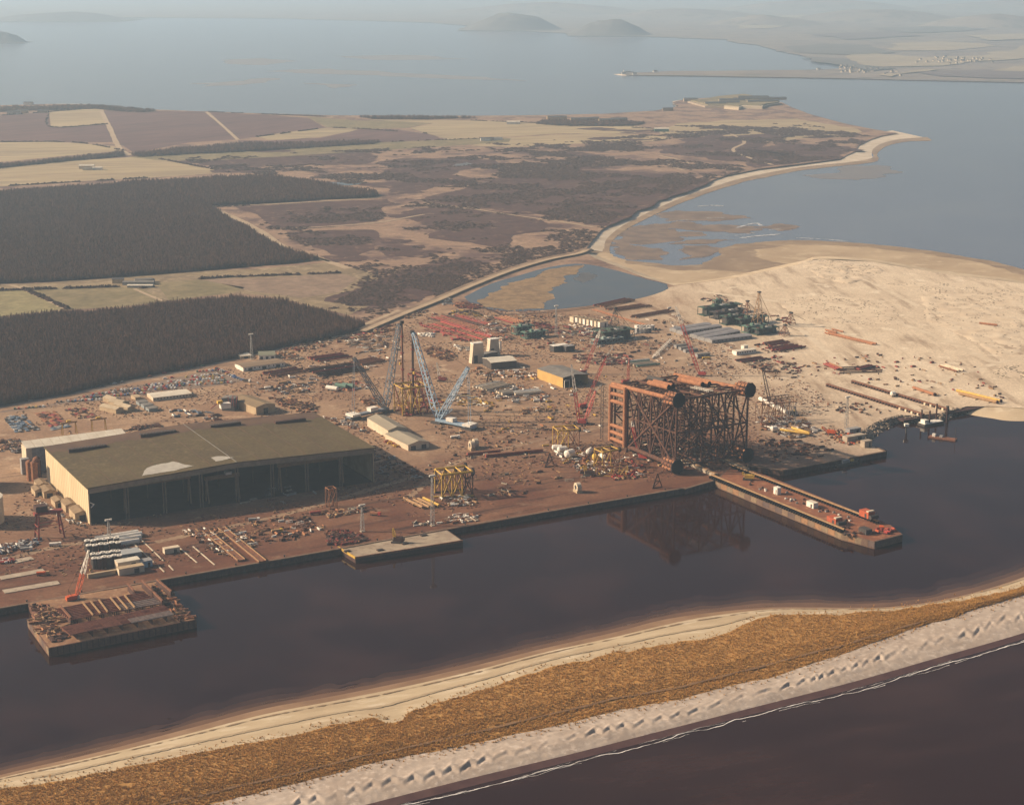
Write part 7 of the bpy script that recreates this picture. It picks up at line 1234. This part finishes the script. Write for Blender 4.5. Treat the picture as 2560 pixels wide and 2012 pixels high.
# ---- scattered steel and stores
J5 = junk
for lab, grp, k, poly, n, lens, cols, sd_ in [
    ('odd steel section lying in the fabrication area behind the great shed', 'sections behind the great shed', 2, [(600, 830), (760, 840), (1010, 900), (1000, 960), (880, 970), (650, 880)], 60, (3, 9), ['rust', 'rusto', 'rustd', 'tim'], 1),
    ('trailer load or skid in the trailer park', 'trailer park loads', 2, [(570, 740), (700, 700), (900, 720), (960, 780), (760, 800), (600, 790)], 26, (4, 10), ['wht', 'tim', 'rustd', 'rust', 'gry'], 2),
    ('crate or frame in the stores rows near the garage', 'stores near the garage', 2, [(640, 450), (760, 440), (880, 500), (800, 525), (690, 490)], 34, (3, 7), ['rusto', 'tim', 'rust', 'conc'], 3),
    ('offcut in the scrap lines along the plantation corner', 'offcuts along the plantation corner', 2, [(690, 420), (1000, 340), (1400, 270), (1650, 210), (1660, 260), (1300, 330), (900, 440)], 70, (3, 9), ['rust', 'rustd', 'tim', 'conc', 'redd'], 4),
    ('pale offcut in the laydown area beyond the blue cranes', 'pale offcuts beyond the cranes', 2, [(1180, 330), (1600, 300), (1700, 420), (1560, 470), (1280, 400)], 60, (3, 10), ['wht', 'conc', 'tim', 'rust', 'rustd'], 5),
    ('steel piece among the tanks and pipe stacks', 'pieces among the tanks', 2, [(1000, 720), (1080, 700), (1440, 690), (1500, 760), (1380, 780), (1060, 770)], 26, (3, 8), ['redd', 'rustd', 'gry', 'rusto'], 6),
    ('pallet of fittings below the orange pipe stack', 'fittings below the orange pipes', 2, [(900, 560), (1300, 560), (1350, 590), (1000, 615)], 34, (2, 6), ['conc', 'tim', 'rust', 'wht'], 7),
    ('fitting on the ground by the ringer crane tracks', 'fittings by the ringer tracks', 2, [(1330, 850), (1480, 830), (1560, 870), (1420, 900)], 16, (2, 6), ['tim', 'rusto', 'rust'], 8),
    ('rusty piece at the foot of the yellow tower base', 'pieces at the tower base', 2, [(1640, 880), (1960, 820), (2120, 860), (2060, 950), (1760, 990)], 46, (3, 9), ['yel', 'rust', 'redd', 'rusto'], 9),
    ('stack of drums and tubes beside the lower pale workshop', 'tubes beside the pale workshop', 2, [(1560, 1200), (1620, 1190), (1710, 1240), (1660, 1255)], 22, (2, 5), ['redd', 'yel', 'rusto'], 10),
    ('oddment on the ground between the roof edge and the pale workshops', 'oddments by the shed roof edge', 2, [(1040, 1000), (1200, 1010), (1480, 1110), (1420, 1130), (1150, 1060)], 24, (2, 6), ['rust', 'rusto', 'gry', 'wht'], 11),
    ('red pipe offcut around the red pipe rack', 'offcuts round the red rack', 3, [(150, 360), (560, 420), (620, 540), (420, 500), (200, 430)], 34, (4, 12), ['red', 'redd', 'redd'], 12),
    ('white bagged load near the red pipe rack', 'white loads near the red rack', 3, [(155, 450), (280, 455), (290, 485), (170, 480)], 12, (3, 8), ['wht'], 13),
    ('white bagged load between the paint shop and the red rack', 'white loads near the paint shop', 3, [(440, 550), (600, 575), (600, 605), (500, 605)], 14, (3, 8), ['wht', 'conc'], 14),
    ('rusty section in the laydown between crane and red rack', 'sections in the crane laydown', 3, [(200, 560), (330, 580), (470, 640), (430, 690), (260, 650)], 60, (3, 9), ['rust', 'rustd', 'tim', 'rusto'], 15),
    ('piece in the rust heap beside the lagoon bank', 'rust heap by the lagoon', 3, [(470, 195), (560, 190), (720, 225), (650, 250), (480, 235)], 50, (3, 8), ['rusto', 'redd', 'rust'], 16),
    ('blue-grey piece by the lagoon embankment', 'blue-grey pieces by the embankment', 3, [(300, 180), (420, 140), (440, 210), (370, 215)], 20, (4, 9), ['dblue', 'dgr', 'gry'], 17),
    ('dark plate or pipe in the long heap with the yellow end', 'dark heap with yellow end', 3, [(400, 290), (470, 262), (620, 265), (700, 310), (560, 305)], 36, (4, 10), ['rustd', 'dgr', 'yel', 'rustd'], 18),
    ('brown oddment along the embankment end', 'oddments at the embankment end', 3, [(20, 310), (170, 250), (240, 260), (150, 310), (60, 340)], 30, (2, 7), ['rust', 'tim', 'conc', 'rustd'], 19),
    ('steel bundle on the open laydown behind the paint shop', 'bundles behind the paint shop', 3, [(600, 440), (780, 370), (900, 420), (960, 500), (860, 520), (700, 470)], 46, (4, 12), ['redd', 'rust', 'wht', 'conc', 'rustd'], 20),
    ('rust bundle left of the lagoon light mast', 'bundles by the lagoon mast', 3, [(1060, 380), (1180, 360), (1420, 450), (1300, 465), (1210, 410)], 34, (4, 12), ['rustd', 'rust', 'redd'], 21),
    ('fitting around the green deck platform', 'fittings around the platform', 3, [(1360, 390), (1500, 370), (1700, 440), (1640, 500), (1480, 480)], 30, (3, 10), ['conc', 'wht', 'redd', 'grn'], 22),
    ('rusty frame in the heap behind the yellow shed', 'heap behind the yellow shed', 3, [(1440, 650), (1700, 610), (1960, 640), (1960, 710), (1700, 730), (1500, 700)], 70, (3, 11), ['redd', 'rustd', 'rust', 'conc'], 23),
    ('oddment on the dark ground left of the yellow shed', 'oddments left of the yellow shed', 3, [(600, 770), (1000, 770), (1180, 800), (1180, 850), (800, 830)], 40, (2, 7), ['rust', 'wht', 'tim', 'rusto'], 24),
    ('store item in the yard between cranes and yellow shed', 'store items in the crane yard', 3, [(700, 900), (1000, 880), (1240, 960), (1240, 1040), (1000, 1060), (820, 1000)], 46, (3, 9), ['wht', 'dgr', 'conc', 'rusto', 'gry'], 25),
    ('wooden reel or casting in the short line across the yard', 'reels across the yard', 3, [(1010, 1090), (1300, 1085), (1330, 1110), (1060, 1140)], 16, (3, 6), ['tim', 'conc', 'rusto'], 26),
    ('yellow piece by the V shaped blue crane', 'yellow pieces by the blue crane', 3, [(440, 980), (560, 970), (820, 1060), (780, 1090), (520, 1060)], 34, (3, 14), ['yel', 'wht', 'rust', 'tim'], 27),
    ('small item on the open ground below the blue crane', 'items below the blue crane', 3, [(240, 1200), (700, 1300), (1300, 1250), (1300, 1380), (800, 1420), (300, 1300)], 30, (1.5, 5), ['conc', 'rust', 'tim'], 28),
    ('white or rusty fitting among the yellow frames beside the jacket', 'fittings among the yellow frames', 3, [(1300, 1420), (1620, 1440), (1760, 1520), (1800, 1640), (1620, 1680), (1400, 1560)], 80, (2, 7), ['wht', 'wht', 'rust', 'yel', 'rusto', 'rustd'], 29),
    ('scaffold tube or pipe heaped at the near corner of the jacket', 'heap at the jacket corner', 4, [(400, 1060), (560, 1000), (720, 1080), (700, 1170), (450, 1190)], 70, (2, 8), ['rust', 'tim', 'rusto', 'wht', 'red'], 30),
    ('fitting strewn on the skidway ground beneath the jacket', 'fittings beneath the jacket', 4, [(680, 920), (960, 960), (1400, 960), (1400, 1010), (1050, 1030), (760, 1040)], 90, (2, 9), ['wht', 'rust', 'rusto', 'tim', 'conc'], 31),
    ('piece of scaffolding on the shaded quay', 'pieces on the shaded quay', 5, [(0, 650), (330, 640), (500, 780), (300, 850), (0, 760)], 80, (2, 10), ['rust', 'tim', 'rustd', 'gry', 'wht'], 32),
    ('dark scrap on the quay in the jacket shadow', 'scrap in the jacket shadow', 5, [(0, 850), (300, 850), (620, 930), (500, 1000), (100, 1040)], 36, (2, 8), ['rust', 'rustd', 'rusto'], 33),
    ('rubble piece at the boulder end of the quay', 'rubble at the quay end', 5, [(560, 760), (760, 790), (860, 870), (760, 900), (600, 840)], 50, (1.5, 6), ['conc', 'conc', 'org', 'rust', 'tim'], 34),
    ('oddment on the tan ground near the skid tracks', 'oddments near the skid tracks', 5, [(550, 520), (900, 540), (1150, 620), (900, 640), (650, 620)], 22, (2, 6), ['rust', 'conc', 'rustd'], 35),
    ('dark oddment dotted across the open sand', 'oddments on the open sand', 'C', [(400, 1000), (900, 940), (1500, 980), (1900, 1060), (2100, 1280), (1500, 1250), (900, 1140), (500, 1130)], 60, (1.5, 6), ['rustd', 'rust', 'redd', 'tim'], 36),
    ('rusty fitting in the pipe store on the tan ground', 'fittings on the tan ground', 'C', [(150, 1010), (420, 970), (600, 1060), (560, 1100), (300, 1110)], 44, (2, 8), ['rustd', 'rust', 'redd', 'conc'], 37),
    ('fitting around the green modules', 'fittings around the modules', 'B', [(1600, 760), (1740, 730), (1800, 780), (2140, 870), (2120, 900), (1860, 790)], 26, (2, 9), ['redd', 'rust', 'grn', 'rustd'], 38),
    ('small fitting by the front of the green modules', 'fittings before the modules', 'B', [(1900, 1000), (2140, 1000), (2150, 1040), (2000, 1050)], 20, (2, 8), ['redd', 'rust', 'rustd'], 39),
    ('scrap section in the big rust heap on the quay', 'quay scrap heap', 7, [(740, 780), (850, 760), (1000, 800), (1080, 850), (900, 890), (760, 890)], 90, (2, 7), ['rustd', 'rust', 'redd', 'rustd'], 40),
    ('rusty offcut in the row by the tiered orange frame', 'offcuts by the tiered frame', 7, [(700, 620), (1040, 560), (1060, 610), (760, 660)], 60, (2, 6), ['rust', 'rusto', 'tim', 'conc'], 41),
    ('offcut beside the quayside timber stack', 'offcuts by the quay timber', 7, [(1350, 480), (1500, 500), (1620, 580), (1500, 570)], 26, (2, 7), ['rusto', 'tim', 'rust'], 42),
    ('white or rusty part under the quayside yellow frame', 'parts under the quay frame', 7, [(1680, 480), (1990, 480), (2000, 560), (1760, 560)], 50, (2, 6), ['wht', 'rust', 'rustd', 'tim'], 43),
    ('plate or skid on the quay by the light mast', 'skids by the quay mast', 7, [(1430, 700), (1720, 690), (1880, 620), (2100, 650), (1900, 700), (1500, 730)], 30, (2, 8), ['conc', 'rusto', 'wht', 'rust'], 44),
    ('loose item on the open quay in front of the great shed', 'items on the open quay', 7, [(80, 690), (600, 640), (720, 740), (560, 850), (200, 860)], 36, (2, 7), ['rusto', 'rust', 'tim', 'wht', 'rustd'], 45),
    ('steel part beside the long timber skid beams', 'parts by the skid beams', 6, [(1560, 440), (1900, 400), (2150, 480), (2150, 600), (1980, 520), (1850, 500), (2000, 660), (1880, 640), (1700, 520)], 110, (2, 7), ['rusto', 'tim', 'rust', 'wht', 'rustd'], 46),
    ('steel part in the strip left of the red-brown portal', 'parts left of the portal', 6, [(0, 560), (320, 500), (330, 545), (0, 640)], 50, (2, 8), ['gry', 'rustd', 'wht', 'rust', 'dblue'], 47),
    ('red part at the left edge of the yard', 'red parts at the yard edge', 6, [(0, 680), (100, 675), (110, 700), (0, 715)], 12, (2, 6), ['redd', 'wht', 'red'], 48),
    ('pallet by the pile cans', 'pallets by the pile cans', 6, [(720, 540), (1080, 500), (1100, 600), (980, 620), (780, 690)], 40, (2, 6), ['wht', 'wht', 'dgr', 'redd', 'gry'], 49),
    ('crate by the huts along the cream wall', 'crates by the cream wall huts', 6, [(330, 180), (460, 260), (740, 395), (640, 390), (550, 330), (340, 220)], 34, (2, 5), ['conc', 'tim', 'gry', 'wht'], 50),
    ('plant item on the earth behind the great shed', 'plant behind the great shed', 1, [(1390, 600), (1700, 600), (1880, 640), (1860, 700), (1500, 660)], 22, (3, 8), ['rust', 'wht', 'rustd', 'dblue'], 51),
    ('steel piece strewn beyond the rear wall of the great shed', 'pieces at the rear wall', 1, [(1090, 750), (1340, 715), (1360, 735), (1110, 775)], 24, (3, 8), ['rustd', 'rust', 'rustd'], 52),
    ('steel piece lying left of the annex', 'pieces left of the annex', 1, [(0, 850), (160, 850), (170, 960), (0, 960)], 40, (3, 8), ['rustd', 'rust', 'gry', 'tim'], 53),
    ('pale pipe in the dark interior of the great shed', 'pipes inside the great shed', 7, [(160, 420), (620, 380), (640, 450), (400, 540), (20, 540)], 6, (4, 10), ['gry', 'rust', 'conc', 'gry'], 54),
    ('oddment in the shade right of the great shed', 'oddments in the shed shade', 7, [(1150, 130), (1300, 150), (1620, 330), (1200, 300)], 30, (2, 8), ['gry', 'rust', 'rustd'], 55),
    ('odd piece out on the bare ground between the car park and the cranes', 'pieces between car park and cranes', 'F', [(480, 830), (640, 770), (780, 730), (860, 760), (740, 820), (640, 870), (540, 880)], 60, (2, 8), ['rust', 'rustd', 'tim', 'rusto', 'gry', 'wht'], 60),
    ('odd piece out on the bare ground between the cranes and the jacket', 'pieces between cranes and jacket', 'F', [(1000, 780), (1250, 780), (1290, 900), (1180, 960), (1010, 900)], 70, (2, 8), ['rust', 'rustd', 'tim', 'rusto', 'yel', 'wht'], 61),
    ('odd piece in the laydown between the lagoon and the yellow shed', 'pieces in the lagoon laydown', 'F', [(900, 660), (1100, 672), (1300, 668), (1420, 740), (1250, 760), (1000, 710)], 90, (3, 10), ['rust', 'rustd', 'redd', 'conc', 'wht', 'tim'], 62),
    ('odd piece on the tan ground around the long huts', 'pieces around the huts', 'F', [(1330, 700), (1420, 650), (1500, 700), (1620, 760), (1560, 800), (1400, 780)], 60, (2, 8), ['rust', 'rustd', 'conc', 'wht'], 63),
    ('odd piece on the quay ground between great shed and jacket', 'pieces between great shed and jacket', 'F', [(860, 1010), (1000, 940), (1180, 960), (1250, 1020), (1050, 1060), (900, 1090)], 40, (2, 7), ['rust', 'rustd', 'tim', 'conc'], 64),
    ('sand-strewn piece along the lagoon dam', 'pieces by the lagoon dam', 3, [(850, 300), (1200, 300), (1500, 330), (1300, 370), (900, 360)], 20, (2, 6), ['rust', 'rustd', 'tim'], 56)]:
    J5('steel_piece', lab, 'steel piece', grp, k, poly, n, LAND, lens, cols, sd_)
make_junk()
# fine litter too small to count
rg = np.random.default_rng(8); lp = MB(); LM = [RUSTD, RUST, RUSTD, RUST, TIM]; yl = wpoly('F', [(300, 810), (600, 742), (800, 695), (960, 645), (1200, 665), (1450, 680), (1700, 800), (1840, 920), (1640, 985), (1250, 1040), (800, 1110), (300, 1210), (0, 1260), (0, 1120), (100, 960), (0, 880)])
X, Y = fill(yl, 5.0, .5, 5); kk = (vnoise(X, Y, 45, 17) > .49); X, Y = X[kk], Y[kk]
qx = (X - FL.x) * math.cos(rzS) + (Y - FL.y) * math.sin(rzS); qy = -(X - FL.x) * math.sin(rzS) + (Y - FL.y) * math.cos(rzS); kk = ~((qx > 0) & (qx < LS) & (qy > 0) & (qy < DS)); X, Y = X[kk], Y[kk]
for x, y in zip(X, Y):
    l, w, h = rg.uniform(.5, 3.6), rg.uniform(.2, .9), rg.uniform(.15, .9); lp.obox((x, y), rg.uniform(0, 3.1), l, w, LAND, LAND + h, int(rg.integers(0, 5)))
o = lp.build('yard_litter', LM, kind='stuff'); o['label'] = 'fine scraps and offcuts littering the yard ground'; o['category'] = 'litter'
# dam of boards along the lagoon
ribbon('lagoon_dam', 3, [(440, 205), (600, 215), (760, 250), (860, 285), (1020, 285), (1240, 268), (1480, 245), (1760, 205), (1980, 170)], 3.5, LAND + 1.4, RUSTD, n=60)

# worn haul roads across the yard
TY = mat('haul_road', (.27, .18, .112), (.20, .125, .08), sc=.06, c3=(.34, .24, .155), sc3=.2, rough=.95, det=8); TS = mat('sand_haul_road', (.60, .50, .37), (.50, .40, .285), sc=.05, rough=.95, det=8)
for i, (pts, w, m) in enumerate([([(560, 870), (640, 812), (720, 772), (790, 742), (860, 702), (930, 672)], 8, TY), ([(960, 690), (1080, 742), (1250, 768), (1400, 790)], 8, TY), ([(1350, 640), (1450, 680), (1560, 740), (1650, 800)], 9, TY), ([(860, 1060), (960, 985), (1100, 945), (1280, 905)], 7, TY), ([(330, 1150), (600, 1092), (850, 1020), (1000, 988)], 7, TY), ([(0, 1190), (120, 1160), (260, 1140)], 8, TY), ([(1700, 700), (1800, 780), (1890, 830), (1950, 868)], 9, TS), ([(1880, 860), (2000, 806), (2100, 775), (2200, 748)], 8, TS), ([(1480, 618), (1650, 640), (1800, 662), (1950, 700), (2110, 770)], 10, TS), ([(0, 880), (200, 850), (380, 838), (520, 828), (640, 812)], 8, TY), ([(1720, 560), (1850, 600), (1960, 655), (2080, 690), (2200, 700)], 7, TS)]):
    ribbon('haul_road', 'F', pts, w, LAND + .03 + i * .004, m, n=160, wob=.35)

# mooring bollards along the quay
for i in range(15):
    p = q0.lerp(q1, (i + .5) / 15) + qn * 3.2; t = empty('bollard', (p.x, p.y, LAND), QA); tag(t, '%s dark mooring bollard along the main quay, counting from the cargo barge' % (ORD + ['thirteenth', 'fourteenth', 'fifteenth'])[i], 'bollard', 'bollards on the main quay'); b = MB(); b.tube((0, 0, 0), (0, 0, 1.1), .45, 8); b.build('post', DGR, t); b = MB(); b.tube((0, 0, 1.1), (0, 0, 1.5), .8, 8); b.build('head', DGR, t)
# ---- haze over the firth
b = MB(); b.box(-95000, 95000, -3000, 95000, -4, 431)
hm = bpy.data.materials.new('haze'); hm.use_nodes = True; t = hm.node_tree; t.nodes.remove(t.nodes['Principled BSDF']); v = t.nodes.new('ShaderNodeVolumePrincipled')
v.inputs['Color'].default_value = (.57, .785, 1.0, 1); v.inputs['Density'].default_value = 6.4e-5; v.inputs['Anisotropy'].default_value = .2
t.links.new(v.outputs[0], t.nodes['Material Output'].inputs['Volume']); hz = b.build('haze', hm, kind='stuff'); hz['label'] = 'pale blue haze hanging over the firth'; hz['category'] = 'haze'
